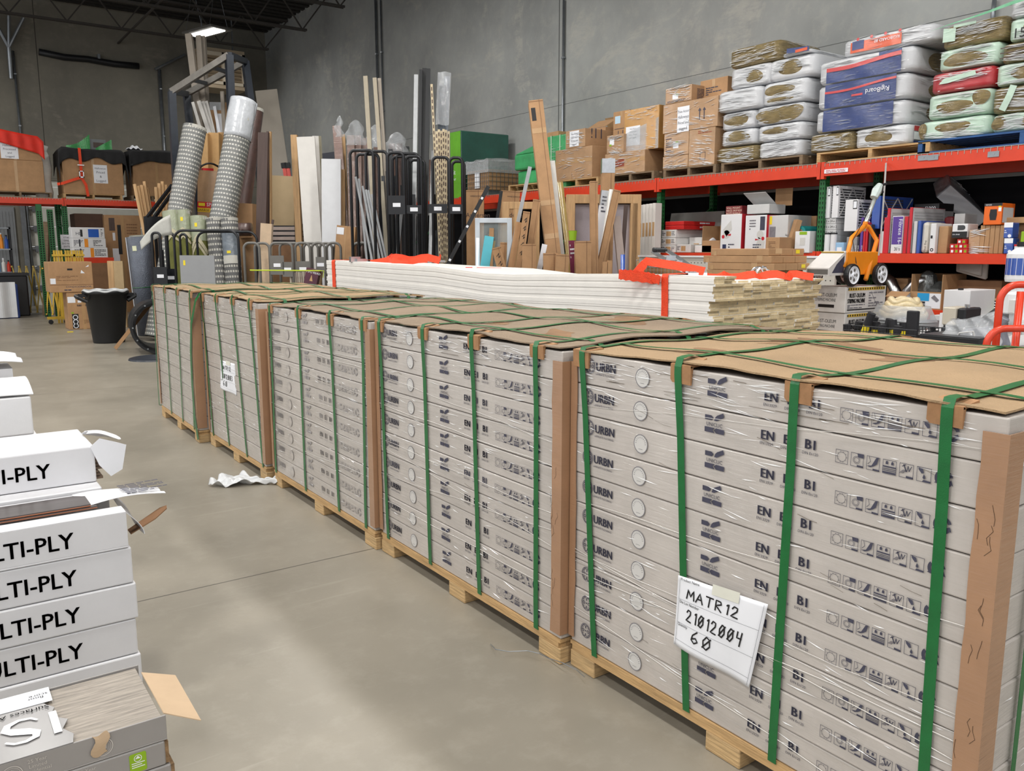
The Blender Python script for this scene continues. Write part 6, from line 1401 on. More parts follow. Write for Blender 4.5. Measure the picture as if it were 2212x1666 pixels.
o=rackbox('wrapped_carton','upper left carton with a green-white label on top of the third load','carton',1438,1494,193,z3,.7,KRAFTF);w,h=wl(o);patch(o,w*.28,h*.25,w*.5,h*.55,PAPER,'label');patch(o,w*.42,h*.5,w*.5,h*.56,LG,'green_tip',y=-.002);fine_print(o,w*.08,h*.05,w*.8,h*.2,2,INK);fine_print(o,.1,h*.1,.6,h*.8,8,INK,M=SIDE(w))
o=rackbox('carton','brown carton leaning behind the top of the first insulation stack','carton',1513,1572,176,z3,.45,KRAFT,X=XF+.25);w,h=wl(o);fine_print(o,w*.22,h*.25,w*.8,h*.65,4,INK)
# ================================================================ insulation stacks
WOOL=mat('stone_wool',lin(150,130,82),.95,var=.35,vscale=5,stretch=(2,2,22),bump=1.0,bscale=26,film=.9)
BAGW=mat('white_insulation_bag',lin(206,208,212),.4,var=.06,vscale=4,film=1.6);BAGG=mat('green_tinted_bag',lin(188,214,196),.4,var=.1,vscale=4,film=1.4);BAGR=mat('red_insulation_bag',lin(176,28,40),.35,var=.12,vscale=4,film=1.2)
BLUEP=mat('bag_blue',lin(34,58,118),.35,var=.1,vscale=6,film=1.4);REDP=mat('bag_red',lin(200,58,60),.35,var=.06,film=.8);ORP=mat('bag_orange',lin(214,84,34),.4,var=.06,film=.6)
def bag(label,x0,x1,z0,z1,dep,m,X=XF+.03,holes=(),side=None,name='insulation_bundle',sd=0,group=None,tilt=0.0):
 a=P(x0,200,X=X);ym=(P(x0,HZ-(z0+z1)/2*0,X=X).y)
 zc=(z0+z1)/2
 def ycol(px):
  py=540.0
  for _ in range(5):
   q=P(px,py,X=X);d_=q.x*math.sin(YAW)+q.y*math.cos(YAW);py-=(zc-q.z)*1824/d_
  return P(px,py,X=X).y
 ya,yb=ycol(x0),ycol(x1);w=ya-yb;h=z1-z0-.004;nz= lambda p_:noise.noise(Vector(p_)*3.1+Vector((sd*7.3,0,0)))
 bm=bmesh.new();bmesh.ops.create_cube(bm,size=1.0);bmesh.ops.subdivide_edges(bm,edges=bm.edges[:],cuts=7,use_grid_fill=True)
 for v in bm.verts:
  c_=v.co*2;ex=13.0;k=(abs(c_.x)**ex+abs(c_.y)**ex+abs(c_.z)**ex)**(1/ex);c_=c_/max(k,.001)
  p_=Vector((c_.x*w/2,c_.y*dep/2,c_.z*h/2));p_*=1-.012*(1+nz(p_));v.co=p_+Vector((w/2,dep/2,h/2))
 me=bpy.data.meshes.new(name);bm.to_mesh(me);bm.free();me.materials.append(m)
 for p_ in me.polygons:p_.use_smooth=True
 o=bpy.data.objects.new(name,me);C.objects.link(o);o.location=(X,ya,z0);o.rotation_euler=(0,0,RZ);o['wl']=(w,h)
 for (cx,cz,rx,rz_) in holes:
  n=22;mb=MB();vs=[(w*cx,-.02,h*cz)]
  for rr in (.5,1.0):
   for i in range(n):
    t_=2*PI*i/n;wob=1+.08*math.sin(3*t_+sd)*rr
    vs.append((w*cx+w*rx*rr*wob*math.cos(t_),-.020+.026*rr*rr,h*cz+h*rz_*rr*wob*math.sin(t_)))
  mb.add(vs,[(0,1+i,1+(i+1)%n) for i in range(n)]+[(1+i,1+n+i,1+n+(i+1)%n,1+(i+1)%n) for i in range(n)])
  mb.build('exposed_wool',WOOL,o,smooth=True)
 if side:
  n=20;mb=MB();cy,cz,ry,rz_=side;vs=[(w+.012,dep*cy,h*cz)]+[(w-.008,dep*cy+dep*ry*math.cos(2*PI*i/n),h*cz+h*rz_*math.sin(2*PI*i/n)) for i in range(n)]
  mb.add(vs,[(0,1+i,1+(i+1)%n) for i in range(n)]);mb.build('exposed_wool',WOOL,o,smooth=True)
 glint_folds(o,w*.96,h*.9,70,sd,hs=(.004,.011),ls=(.05,.3),x0=w*.02,z0=h*.05,y=-.006,tilt=.2);glint_folds(o,dep*.9,h*.9,20,sd+99,M=SIDE(w),hs=(.004,.009),ls=(.05,.3),x0=.05,z0=h*.05,y=-.004)
 return tag(o,label,'insulation bundle',group)
G1,G2,G3='white-bagged insulation bundles','blue-printed insulation bundles','green-tinted insulation bundles'
zl= lambda x,y:P(x,y,X=XF+.03).z
wood_pallet(1.15,1.0,.115,WOODG,'dark pallet under the first insulation stack of white bags',(XF+.01,P(1556,370,X=XF).y,ZD),RZ)
zr=[ZD+.117,zl(1550,320),zl(1556,284),zl(1556,246),zl(1550,200),zl(1575,150),zl(1575,108)]
bag('unbagged olive insulation bundle at the bottom left of the first insulation stack',1545,1634,zr[0],zr[1],.95,WOOL,sd=1,group=G1)
bag('white bag bundle at the bottom right of the first insulation stack',1636,1729,zr[0],zr[1],.95,BAGW,sd=2,group=G1)
bag('white bag with a big round hole, second row left, first insulation stack',1556,1630,zr[1],zr[2],.95,BAGW,holes=[(.5,.5,.36,.40)],sd=3,group=G1)
bag('white bag with a flat oval hole, second row right, first insulation stack',1634,1733,zr[1],zr[2],.95,BAGW,holes=[(.42,.6,.28,.2)],sd=4,group=G1)
bag('white bag with a half oval hole, third row left, first insulation stack',1556,1630,zr[2],zr[3],.95,BAGW,holes=[(.48,.5,.36,.32)],sd=5,group=G1)
bag('torn bag with a wide wool strip, third row right, first insulation stack',1632,1735,zr[2],zr[3],.95,BAGW,holes=[(.35,.45,.34,.4),(.7,.5,.3,.42)],sd=6,group=G1)
bag('puffy white bag without a hole, fourth row left, first insulation stack',1548,1642,zr[3],zr[4],.95,BAGW,sd=7,X=XF-.0,group=G1)
bag('white bag with a torn oval, fourth row right, first insulation stack',1645,1743,zr[3],zr[4],.95,BAGW,holes=[(.38,.62,.34,.22),(.4,.2,.3,.1)],sd=8,group=G1)
bag('white bag with a small ragged hole, fifth row left, first insulation stack',1575,1664,zr[4],zr[5],.9,BAGW,holes=[(.62,.45,.2,.3)],sd=9,group=G1)
bag('white bag with a clean oval hole, fifth row right, first insulation stack',1658,1760,zr[4],zr[5],.9,BAGW,holes=[(.5,.52,.25,.34)],sd=10,group=G1,X=XF+.04)
bag('loose bare wool slabs lying on top of the first insulation stack',1574,1686,zr[5],zr[6],.8,WOOL,sd=11,group=G1)
o=bag('open printed white sleeve of wool beside the bare slabs on the first stack',1688,1752,zr[5],zl(1690,116),.8,BAGW,sd=12,group=G1)
w,h=wl(o);MB().sheet(lambda u,v:(w*(.2+.75*u),-.012+.0*v,h*(.8-.55*u)+v*.05),6,2).build('blue_edge',BLUEP,o);MB().sheet(lambda u,v:(w*(.5+.4*u),-.014,h*(.45+.1*u)+v*.03),4,2).build('orange_edge',ORP,o);fine_print(o,w*.1,h*.3,w*.4,h*.7,4,INK,y=-.012)
wood_pallet(1.25,1.0,.115,WOOD,'pale pallet under the blue-printed insulation bundles',(XF+.01,P(1762,355,X=XF).y,ZD),RZ)
zr=[ZD+.117,zl(1750,291),zl(1757,241),zl(1760,188),zl(1764,136),zl(1818,88)]
bag('bare olive wool bundle, bottom left of the blue-printed stack',1746,1843,zr[0],zr[1],.95,WOOL,sd=21,group=G2)
o=bag('white bag with an oval wool window, bottom right of the blue-printed stack',1845,1962,zr[0],zr[1],.95,BAGW,holes=[(.45,.5,.26,.34)],sd=22,group=G2);w,h=wl(o)
for (z0_,z1_,m_) in ((.66,.9,REDP),(.25,.62,PAPER),(.02,.2,BLUEP)):patch(o,.1,h*z0_,.5,h*z1_,m_,'printed_panel',M=SIDE(w),y=-.004)
def printed(o,kind):
 w,h=wl(o)
 if kind=='orange':
  MB().sheet(lambda u,v:(w*(.12+.55*u),-.010-.004*math.sin(u*9),h*(.14+.62*v)),16,4,.002).build('orange_panel',ORP,o)
  MB().sheet(lambda u,v:(w*(.14+.13*u),-.014,h*(.3+.5*v)),4,4,.002).build('blue_panel',BLUEP,o)
  M=Matrix.Translation((w*.64,0,h*.62))@Matrix.Rotation(PI,4,'Y');mb=MB();me=text_me('RIGIBOARD 80',h*.25)
  mb.mesh(me,Matrix.Translation((w*.655,-.0155,h*.66))@RX90@Matrix.Rotation(PI,4,'Z'));mb.build('lettering',PAPER,o)
  mb=MB()
  for q in (.15,.3,.45,.6):disc(mb,w*(.05+q),h*.9,.016,y=-.012)
  mb.build('red_dots',REDP,o);return
 x0=.12 if kind!='low' else .12;top={'top':.62,'mid':.98,'low':.96}[kind]
 MB().sheet(lambda u,v:(w*(x0+.76*u),-.010-.004*math.sin(u*11+v*3),h*(.03+top*v*.97)),18,5,.002).build('blue_panel',BLUEP,o)
 if kind in ('top','mid'):MB().sheet(lambda u,v:(w*(x0+.76*u),-.015,h*((.5 if kind=='top' else .62)+.12*u-.05*math.sin(u*5)+(.16 if kind=='top' else .09)*v)),14,2,.002).build('red_swoosh',REDP,o)
 if kind=='mid':
  mb=MB();mb.mesh(text_me('RigiBoard',h*.27),Matrix.Translation((w*.82,-.0165,h*.55))@RX90@Matrix.Rotation(PI,4,'Z'));mb.build('lettering',PAPER,o);patch(o,w*.42,h*.36,w*.54,h*.44,REDP,'red_tag',y=-.014)
 if kind=='top':patch(o,w*.66,h*.72,w*.88,h*.92,BLUEP,'blue_band',y=-.010)
printed(bag('blue-fronted white bundle, second row of the blue-printed stack',1757,1956,zr[1],zr[2],.95,BAGW,side=(.62,.5,.22,.36),sd=23,group=G2),'low')
printed(bag('blue bundle with upside-down white lettering and a red stripe, third row',1761,1963,zr[2],zr[3],.95,BAGW,side=(.62,.45,.22,.36),sd=24,group=G2),'mid')
printed(bag('white and blue bundle with a red band, fourth row of the blue-printed stack',1764,1976,zr[3],zr[4],.95,BAGW,side=(.5,.5,.24,.38),sd=25,group=G2),'top')
printed(bag('topmost white bundle with an orange panel and upside-down lettering',1816,2021,zr[4],zr[5],.9,BAGW,sd=26,X=XF+.05,group=G2),'orange')
PB=mat('blue_pallet_paint',lin(38,84,140),.6,var=.2)
wood_pallet(1.9,1.0,.125,PB,'blue pallet under the green-tinted insulation stack',(XF+.01,P(1980,335,X=XF).y,ZD),RZ)
zr=[ZD+.127,zl(1985,263),zl(2003,206),zl(2008,160),zl(2026,110),zl(2034,58)]
bag('white-green bag with an oval hole, lowest left in the green-tinted stack',1985,2137,zr[0],zr[1],.95,BAGG,holes=[(.5,.55,.26,.28),(.05,.5,.06,.4)],sd=31,group=G3)
bag('green-tinted bag with a torn white strip, second row left',2001,2139,zr[1],zr[2],.95,BAGG,holes=[(.45,.42,.3,.26),(.85,.65,.14,.3)],sd=32,group=G3)
o=bag('red insulation bag with a pale window, third row of the green-tinted stack',2008,2147,zr[2],zr[3],.95,BAGR,sd=33,group=G3);w,h=wl(o);MB().prism([(w*.16,h*.42),(w*.24,h*.66),(w*.72,h*.84),(w*.74,h*.62),(w*.3,h*.42)],lambda u,v,q:(u,-.012+q,v),.004).build('pale_window',BAGG,o)
bag('white bag with a long glossy oval window, fourth row of the green-tinted stack',2025,2158,zr[3],zr[4],.95,BAGG,holes=[(.45,.45,.36,.32)],sd=34,group=G3)
o=bag('top left bundle of bare shaggy wool with a torn green-white corner',2033,2174,zr[4],zr[5],.95,WOOL,sd=35,group=G3);w,h=wl(o);MB().sheet(lambda u,v:(w*(.04+.2*u),-.012,h*(.3+.6*v)*(1-.1*u)),5,5).sheet(lambda u,v:(w*(.2+.35*u),-.012,h*(.84+.12*v)),5,2).build('torn_film',BAGG,o)
zr2=[zr[0],zl(2140,248),zl(2140,190),zl(2152,140),zl(2178,92),zl(2178,42),zl(2182,-4)]
for k,(lb,m_,hl) in enumerate((('lowest right green-white bag with a round wool end, at the picture edge',BAGG,[(.16,.5,.15,.4),(.75,.5,.22,.4)]),('bare wool bundle with a dangling pale strip, second row at the right edge',WOOL,[]),('green-white bag with a big wool oval, third row at the right edge',BAGG,[(.6,.5,.3,.36)]),
                                 ('bare tan wool slabs, fourth row at the right edge',WOOL,[]),('green-white bag marked 15 with a wool oval, fifth row at the right edge',BAGG,[(.6,.5,.34,.38)]),('topmost white bag cut off by the picture corner',BAGW,[(.6,.6,.34,.36)]))):
 xs=[2140,2141,2149,2161,2177,2179][k]
 o=bag(lb,xs,xs+118,zr2[k],zr2[k+1],.95,m_,holes=hl,sd=41+k,group=G3);w,h=wl(o)
 if k==4:lettering(o,[('15',w*.1,h*.12,.12)],BLACKINK,y=-.012)
 if k==1:MB().ribbon([(w*.42,-.015,h*.98),(w*.36,-.02,h*.6),(w*.24,-.016,h*.1)],(1,0,0),.06,.003).build('torn_strip',BAGG,o)
 if k==3:
  mb=MB()
  for q in range(3):mb.box(0,-.006,h*(q+1)/4,w,-.001,h*(q+1)/4+.008)
  mb.build('slab_gaps',DARKWOOD,o)
a=P(2010,68,X=XF-.02);b=P(2230,-8,X=XF-.02);o=MB().sheet(lambda u,v:a.lerp(b,u)+Vector((-.01*math.sin(u*9),0,(v-.5)*.035*u)),20,3,-.001).build('green_film_tail',mat('green_film_clear',lin(110,200,150),.2,var=.1,alpha=.6,spec=.8));
a2=P(2176,38,X=XF-.0);
tag(o,'stretched green film strand slanting across the top of the green-tinted stack','film')
for k,(px,py) in enumerate(((2070,347),(1994,341),(2016,340),(2146,333))):
 if k==0:continue
 c_=P(px,py,X=XF-.05);o=MB().box(-.05,-.002,-.025,.05,.0,.025).box(-.012,-.004,-.008,.012,-.002,.008).build('beam_clip',GALV);o.location=(c_.x,c_.y,c_.z);o.rotation_euler=(0,0,RZ);tag(o,'%s steel clip on the upper orange beam below the blue pallet'%['','left','middle','right'][k],'clip')
o=MB().box(0,-.002,-.02,.28,0,.02).build('beam_label',PAPER);c_=P(1781,371,X=XF-.05);o.location=(XF-.052,c_.y,c_.z);o.rotation_euler=(0,0,RZ);tag(o,'narrow white label strip on the upper orange beam beside the rack post','label');fine_print(o,.02,-.015,.26,.015,2,REDP,y=-.003)
# ================================================================ goods on the lower level of the right-hand rack
LS=1.4665
NAVY=mat('print_navy',lin(40,48,84),.5,var=.05);PUR=mat('filter_purple',lin(92,62,150),.45,var=.05);FRED=mat('filter_red',lin(196,34,48),.45,var=.05);FBLUE=mat('filter_blue',lin(30,78,168),.45,var=.06,film=.4);PLEAT=mat('pleated_media',lin(178,178,178),.8,var=.1);GRYB=mat('pale_grey_board',lin(202,202,202),.5,var=.04);REDB=mat('box_red',lin(204,40,38),.45,var=.05);TEAL=mat('teal_foam',lin(20,130,130),.6,var=.1)
def rb(name,label,cat,x0,x1,yt,dep,m,z0=LS,**k):
 k.setdefault('taped',False);return rackbox(name,label,cat,x0,x1,yt,z0,dep,m,**k)
for k in range(5):
 o=rb('white_picket','%s white grooved board from the left in the bundle before the rack post'%['first','second','third','fourth','fifth'][k],'board',1381+k*7.1,1387.4+k*7.1,443-k,.12,WHITEP,z0=.012,X=XF-.25,bevel=.004,group='white grooved boards');w,h=wl(o);patch(o,w*.15,h*.80,w*.85,h*.885,PINE,'tan_label')
o=MB().box(0,0,0,.95,.02,.55).build('grey_board',mat('grey_panel_board',lin(128,126,122),.6,var=.05));o.location=(XF+.55,P(1432,490,X=XF+.5).y,LS);o.rotation_euler=(-.2,0,RZ);tag(o,'grey board leaning at the back of the shelf behind the red flat boxes','board')
TW_=mat('tile_carton_white',lin(228,228,226),.5,var=.04);TG=mat('tile_carton_grey',lin(206,204,200),.5,var=.04)
zz=LS
for k,(x0,x1,yt) in enumerate(((1427,1459,530),(1428,1459,514),(1429,1460,497))):
 o=rb('tile_carton','%s white tile carton in the column of three beside the green rack post'%['bottom','middle','top'][k],'carton',x0,x1,yt,.6,TW_,z0=zz,group='white tile cartons');w,h=wl(o);patch(o,w*.35,h*.2,w*.68,h*.8,PINE,'wood_picture');fine_print(o,w*.05,h*.25,w*.3,h*.85,3,INK);fine_print(o,w*.72,h*.25,w*.95,h*.85,3,INKL);zz+=h+.002
o=rb('tile_carton','white tile carton low at the front, right of the column of three','carton',1462,1492,528,.5,TW_,X=XF+.03,group='white tile cartons');w,h=wl(o);patch(o,w*.32,h*.2,w*.64,h*.8,PINE,'wood_picture');fine_print(o,w*.05,h*.3,w*.28,h*.8,3,INK)
o=rb('tile_carton','white tile carton set back behind the open white tray','carton',1489,1516,513,.5,TW_,X=XF+.25,group='white tile cartons');w,h=wl(o);patch(o,w*.38,h*.25,w*.8,h*.6,PINE,'wood_picture')
zt3=zz
for k,lb in enumerate(('lower red flat box on top of the white tile cartons','upper red flat box on top of the white tile cartons')):
 o=rb('red_box',lb,'box',1437,1477,488-k*9,.75,REDB,z0=zz,X=XF+.03);zz+=wl(o)[1]+.002;fine_print(o,.3,.01,.5,.05,1,PAPER,M=SIDE(wl(o)[0]))
o=rb('white_tray','open white tray with a crumpled paper inside on the lower shelf','tray',1501,1537,530,.3,TW_);w,h=wl(o);MB().sheet(lambda u,v:(w*(.35+.35*u),.05+v*.2,h+.002+.09*math.sin(u*3)*math.sin(v*3)+.01*math.sin(u*11)),8,8,-.002).build('paper',PAPER,o)
def openbox(name,label,x0,x1,yt,dep,m,z0=LS,X=XF+.02,flaps=True):
 a=P(x0,yt,X=X);b=P(x1,yt,X=X);w=a.y-b.y;h=a.z-z0
 o=MB().box(0,0,0,w,dep,.006).box(0,dep-.006,.006,w,dep,h).box(0,0,.006,.006,dep-.006,h).box(w-.006,0,.006,w,dep-.006,h).box(.006,.3*0,.006,w-.006,.006,h*.45).build(name,m);o.location=(X,a.y,z0);o.rotation_euler=(0,0,RZ);o['wl']=(w,h)
 return tag(o,label,'carton')
openbox('open_carton','open brown carton facing the aisle beside the white pipe-fitting boxes',1518,1557,488,.5,KRAFT)
for k,(x0,x1,lb) in enumerate(((1558,1603,'left white fitting box with a grey and red product picture'),(1611,1657,'right white fitting box with a grey and red product picture'))):
 o=rb('fitting_box',lb,'box',x0,x1,464+k*2,.4,CARTONW,X=XF-.02,group='white fitting boxes');w,h=wl(o)
 mb=MB();disc(mb,w*(.3 if k==0 else .72),h*.48,w*.16,n=16);poly(mb,[(w*.12,h*.6),(w*.5,h*.85),(w*.55,h*.6),(w*.3,h*.42)] if k==0 else [(w*.5,h*.1),(w*.9,h*.05),(w*.95,h*.3),(w*.65,h*.42)]);mb.build('product_picture',TG,o)
 mb=MB();disc(mb,w*(.14 if k==0 else .86),h*(.42 if k==0 else .38),w*.07,y=-.002);poly(mb,[(w*.3,h*.46),(w*.52,h*.5),(w*.5,h*.44)] if k==0 else [(w*.5,h*.38),(w*.7,h*.35),(w*.5,h*.33)],y=-.002);mb.build('red_details',FRED,o)
 patch(o,w*.12,h*.06,w*.3,h*.22,NAVY,'spec_panel') if k==0 else patch(o,w*.7,h*.6,w*.92,h*.96,INK,'spec_panel');fine_print(o,w*.4,h*.05,w*.8,h*.25,3,INK);fine_print(o,w*.2,h*.6,w*.5,h*.9,4,INKL) if k else None
 patch(o,.0,0,.4,h,FRED,'red_side',M=SIDE(w),y=-.001)
o=rb('white_box','tall white and cream box right of the fitting boxes','box',1660,1703,466,.45,GRYB);w,h=wl(o);patch(o,w*.08,h*.76,w*.2,h*.98,YELLOWB,'yellow_sticker');patch(o,w*.1,h*.3,w*.4,h*.7,INKL,'printed_panel')
o=rb('brown_box','small brown box in front of the tall cream box','carton',1657,1687,513,.22,KRAFT,X=XF-.03-.22);o.location.x=XF-.27;fine_print(o,.04,.05,wl(o)[0]-.05,wl(o)[1]-.04,5,KRAFTD)
wtop=P(1600,464,X=XF-.02).z+.004
o=rb('parcel_box','maroon wall mount parcel drop box carton behind the white open box','box',1568,1603,446,.3,mat('maroon_box',lin(120,34,40),.5,var=.06),z0=wtop,X=XF+.05);w,h=wl(o);mb=MB()
for k,s in enumerate(('WALL MOUNT','PARCEL DROP BOX','BOITE MURALE')):put_text(mb,s,.01,h*(.68-k*.3),h*.3,sx=min(1,w*.95/text_w(s,h*.3)))
mb.build('lettering',mat('cream_ink',lin(220,200,180),.5,var=0),o)
o=rb('open_white_box','open white box with a raised flap on top of the fitting boxes','box',1614,1662,443,.3,GRYB,z0=wtop,X=XF-.01);w,h=wl(o);MB().sheet(lambda u,v:(w*(-.06+1.0*u-.06*v),.15-v*.18,h+.002+v*.13),4,4,.004).build('flap',GRYB,o);MB().sheet(lambda u,v:(w*(.5+.75*u),.31,h*.9+v*.2),4,4,.004).build('brown_flap',KRAFT,o)
o=lean('fragile_carton','narrow brown carton reading FRAGILE leaning beside the rack post','carton',(1728,476),(1706,546),11,.12,9.5,KRAFT,floor=LS,ext=False);w,l=wl(o);mb=MB();put_text(mb,'FRAGILE',-.02,l*.2,.05,M=Matrix.Translation((.0,0,l*.05))@Matrix.Rotation(-PI/2,4,'Y'));mb.build('lettering',BLACKINK,o)
rb('brown_box','brown carton at the back of the shelf behind the teal roll','carton',1718,1764,468,.3,KRAFT,X=XF+.45)
o=MB().cyl((0,0,0),(0,.35,0),.075,n=20).build('teal_roll',TEAL,smooth=False);c_=P(1727,493,X=XF+.05);o.location=(XF+.06,c_.y,LS+.225);o.rotation_euler=(0,0,RZ);tag(o,'teal rolled mat end above the white hook boxes','roll');MB().cyl((0,-.003,0),(0,.0,0),.04,n=14).build('hollow',KRAFTD,o);MB().box(-.1,.0,-.225,.1,.36,-.076).build('support_box',GRYB,o)
o=rb('hook_box','white box with a green band and a coat hook picture beside the rack post','box',1718,1750,500,.12,CARTONW,X=XF-.06);w,h=wl(o);patch(o,w*.3,h*.84,w*.8,h*.98,LG,'green_band');patch(o,w*.35,h*.35,w*.7,h*.7,TG,'picture');put=MB();put_text(put,'ARCADE',w*.22,h*.04,h*.1);put.build('lettering',INK,o)
def filt(label,x0,x1,yt,dep,m,z0=LS,X=XF,mark=True,face=None,side=True,group='furnace filters',x=False):
 o=rb('furnace_filter',label,'filter',x0,x1,yt,dep,m,z0=z0,X=X,bevel=.002,group=group);w,h=wl(o)
 if side:
  if m is FRED:patch(o,.012,.004,dep,h-.004,GRYB,'white_side',M=SIDE(w),y=-.0002,t=.0003)
  mb=MB();n=max(3,int(h/.03))
  for k in range(n):mb.box(dep*.06,-.003,h*.06+k*h*.88/n,dep*.94,-.0005,h*.06+(k+.55)*h*.88/n)
  mb.v=[tuple(SIDE(w)@Vector(v)) for v in mb.v];mb.build('pleats',PLEAT if not x else DGR,o)
  if x:
   mb=MB()
   for a_,b_ in (((.05,.05),(.5,.95)),((.05,.95),(.5,.05)),((.5,.05),(.95,.95)),((.5,.95),(.95,.05))):mb.bar((w+.006,dep*a_[0],h*a_[1]),(w+.006,dep*b_[0],h*b_[1]),.012,.004,up=(1,0,0))
   mb.build('lattice',GRYB,o)
 return o
def mk(o,s,m=BLACKINK,sz=.035):
 w,h=wl(o);mb=MB();put_text(mb,s,w*.5+sz*.35,h*.3,sz,M=Matrix.Translation((w*.5,0,0))@Matrix.Rotation(-PI/2,4,'Y')@Matrix.Translation((-w*.5,0,-w*.5)));mb.build('lettering',m,o)
zs=LS
for k in range(6):
 o=rb('filter_pack','%s flat white 12 x 24 filter carton in the pile by the rack post'%['lowest','second lowest','third lowest','third highest','second highest','top'][k],'filter',1779,1806,533-k*12.2,.5,GRYB,z0=zs,X=XF+.04,bevel=.002,group='flat filter cartons');w,h=wl(o);zs+=h+.002;lettering(o,[('12 x 24 x 2',w*.1,h*.3,h*.55)],BLACKINK);fine_print(o,.3,h*.3,.45,h*.7,1,TEAL,M=SIDE(w))
for k,(x0,x1,yt,z0,lb) in enumerate(((1781,1795,404,zs,'white deep filter on end, far left on top of the flat filter cartons'),(1800,1813,402,zs,'white deep filter with a cross lattice side, right one on the flat filter cartons'),(1827,1854,432,LS+.23,'wide white deep filter with a cross lattice side, in front of the blue one'))):
 o=filt(lb,x0,x1,yt,.5,CARTONW,z0=z0,x=True,X=XF+.03);w,h=wl(o);patch(o,w*.62,h*.7,w*.95,h*.97,BLACKINK,'black_label');patch(o,w*.66,h*.73,w*.91,h*.94,PAPER,'label_print',y=-.002)
 if k==2:b_=rb('clear_pack','grey clear-fronted pack under the wide white deep filter','box',1829,1852,512,.4,mat('clear_pack',lin(150,150,150),.3,var=.2));
for k,(x0,lb) in enumerate(((1781,'left white water filter cartridge standing by the rack post'),(1794,'right white water filter cartridge standing by the rack post'))):
 a=P(x0+5,540,X=XF-.02);o=MB().cyl((0,0,0),(0,0,.20),.032,n=18).build('filter_cartridge',CARTONW);o.location=(XF-.015,a.y,LS);MB().cyl((0,0,.20),(0,0,.215),.035,n=18).build('cap',BLACK,o);tag(o,lb,'cartridge','water filter cartridges')
o=rb('blue_pack','light blue pack of cups by the water filter cartridges','box',1805,1823,524,.15,mat('pale_blue',lin(150,190,224),.4,var=.08),X=XF-.02);patch(o,.02,.02,wl(o)[0]-.02,wl(o)[1]*.55,PAPER,'label')
thin=[(1861,1866,470,PUR,'thin purple-edged filter, the only purple spine'),(1867,1871,480,FRED,'thin red-edged filter next to the purple spine, left one'),(1872,1876,482,FRED,'thin red-edged filter next to the purple spine, right one'),(1879,1883,485,DGR,'dark grey filter edge between the orange tube and the red spines'),
  (1899,1903,506,FRED,'short red-edged filter under the blue deep filter'),(1904,1909,500,GRYB,'white-edged filter beside the short red one')]
for x0,x1,yt,m_,lb in thin:o=filt(lb,x0,x1,yt,.5,m_,side=False);mk(o,'3M 16x20',PAPER,.018)
o=filt('blue deep filter with white lattice side, standing high behind the orange tubes',1886,1903,424,.62,FBLUE,z0=LS+.25,X=XF+.06,x=True);mk(o,'MERV 13',PAPER,.03);w,h=wl(o);patch(o,.42,h*.05,.6,h*.95,FBLUE,'blue_side',M=SIDE(w),y=-.004)
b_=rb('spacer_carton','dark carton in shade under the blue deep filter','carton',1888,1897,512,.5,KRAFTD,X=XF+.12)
big=[(1911,1917,470,FRED,.2,'red-edged filter, leftmost of the tall group in the middle'),(1918,1924,450,FRED,.5,'tall red-edged filter with white pleats, left of the purple-faced one')]
for x0,x1,yt,m_,dp,lb in big:o=filt(lb,x0,x1,yt,dp,m_);mk(o,'16-25-1',PAPER,.03)
o=filt('deep filter with a big purple 16-25-5 face',1929,1952,467,.45,CARTONW,side=True,X=XF-.01);w,h=wl(o);patch(o,w*.05,h*.24,w*.98,h*.98,PUR,'purple_face',y=-.001);mb=MB();put_text(mb,'Filtrete 16-25-5',0,0,.055,M=Matrix.Translation((w*.62,-.001,h*.92))@Matrix.Rotation(PI/2,4,'Y'));mb.build('lettering',PAPER,o);mb=MB();put_text(mb,'3M',w*.3,h*.07,.05);mb.build('lettering_dark',BLACKINK,o)
for x0,x1,yt,dp,lb in ((1955,1962,468,.4,'red-edged filter right of the purple-faced one'),(1966,1972,448,.62,'tall red-edged filter with white pleats under the black-topped box')):o=filt(lb,x0,x1,yt,dp,FRED);mk(o,'16-25-1',PAPER,.03)
o=rb('filter_box','dark-topped f1000 filter box at the back above the red-edged filters','filter',1975,2029,441,.3,BLACK,z0=LS+.43,X=XF+.5);lettering(o,[('f1000',wl(o)[0]*.45,.012,.05)],PAPER);MB().box(0,0,-.43,wl(o)[0],.3,-.001).build('lower_part',PLEAT,o)
filt('white pleated filter edge right of the tall red-edged filters',1975,1982,478,.5,GRYB);filt('bright blue-edged filter standing by the white bagged pads',1984,1990,477,.5,FBLUE,side=False)
o=rb('bagged_pads','white bagged filter pads beside the blue-edged filter','bag',1992,2008,480,.35,mat('pad_white',lin(214,210,198),.6,var=.08,film=.8),bevel=.03)
o=rb('narrow_box','narrow white box with a black round logo','box',2011,2023,483,.3,CARTONW,X=XF-.02);w,h=wl(o);mb=MB();ring(mb,w*.5,h*.12,w*.3,.008);mb.build('logo',BLACKINK,o);patch(o,w*.15,h*.5,w*.5,h*.6,BLACKINK,'mark');mk(o,'Filter Bag',BLACKINK,.03)
o=rb('brown_box','brown carton right of the narrow white box','carton',2029,2049,489,.3,KRAFT)
zz=LS
for k in range(3):
 for j in range(4 if k<2 else 2):
  x0=2052+j*9.4+(16 if k==2 else 0)
  o=rb('red_carton','%s small red and green carton in the %s row below the shop-vac filter box'%(['first','second','third','fourth'][j],['bottom','middle','top'][k]),'box',x0,x0+8.6,537-k*10,.18,REDB,z0=zz,X=XF-.02,bevel=.002,group='small red cartons');w,h=wl(o);patch(o,w*.3,h*.2,w*.9,h*.7,LG if j%2 else PAPER,'panel')
 zz+=h+.002
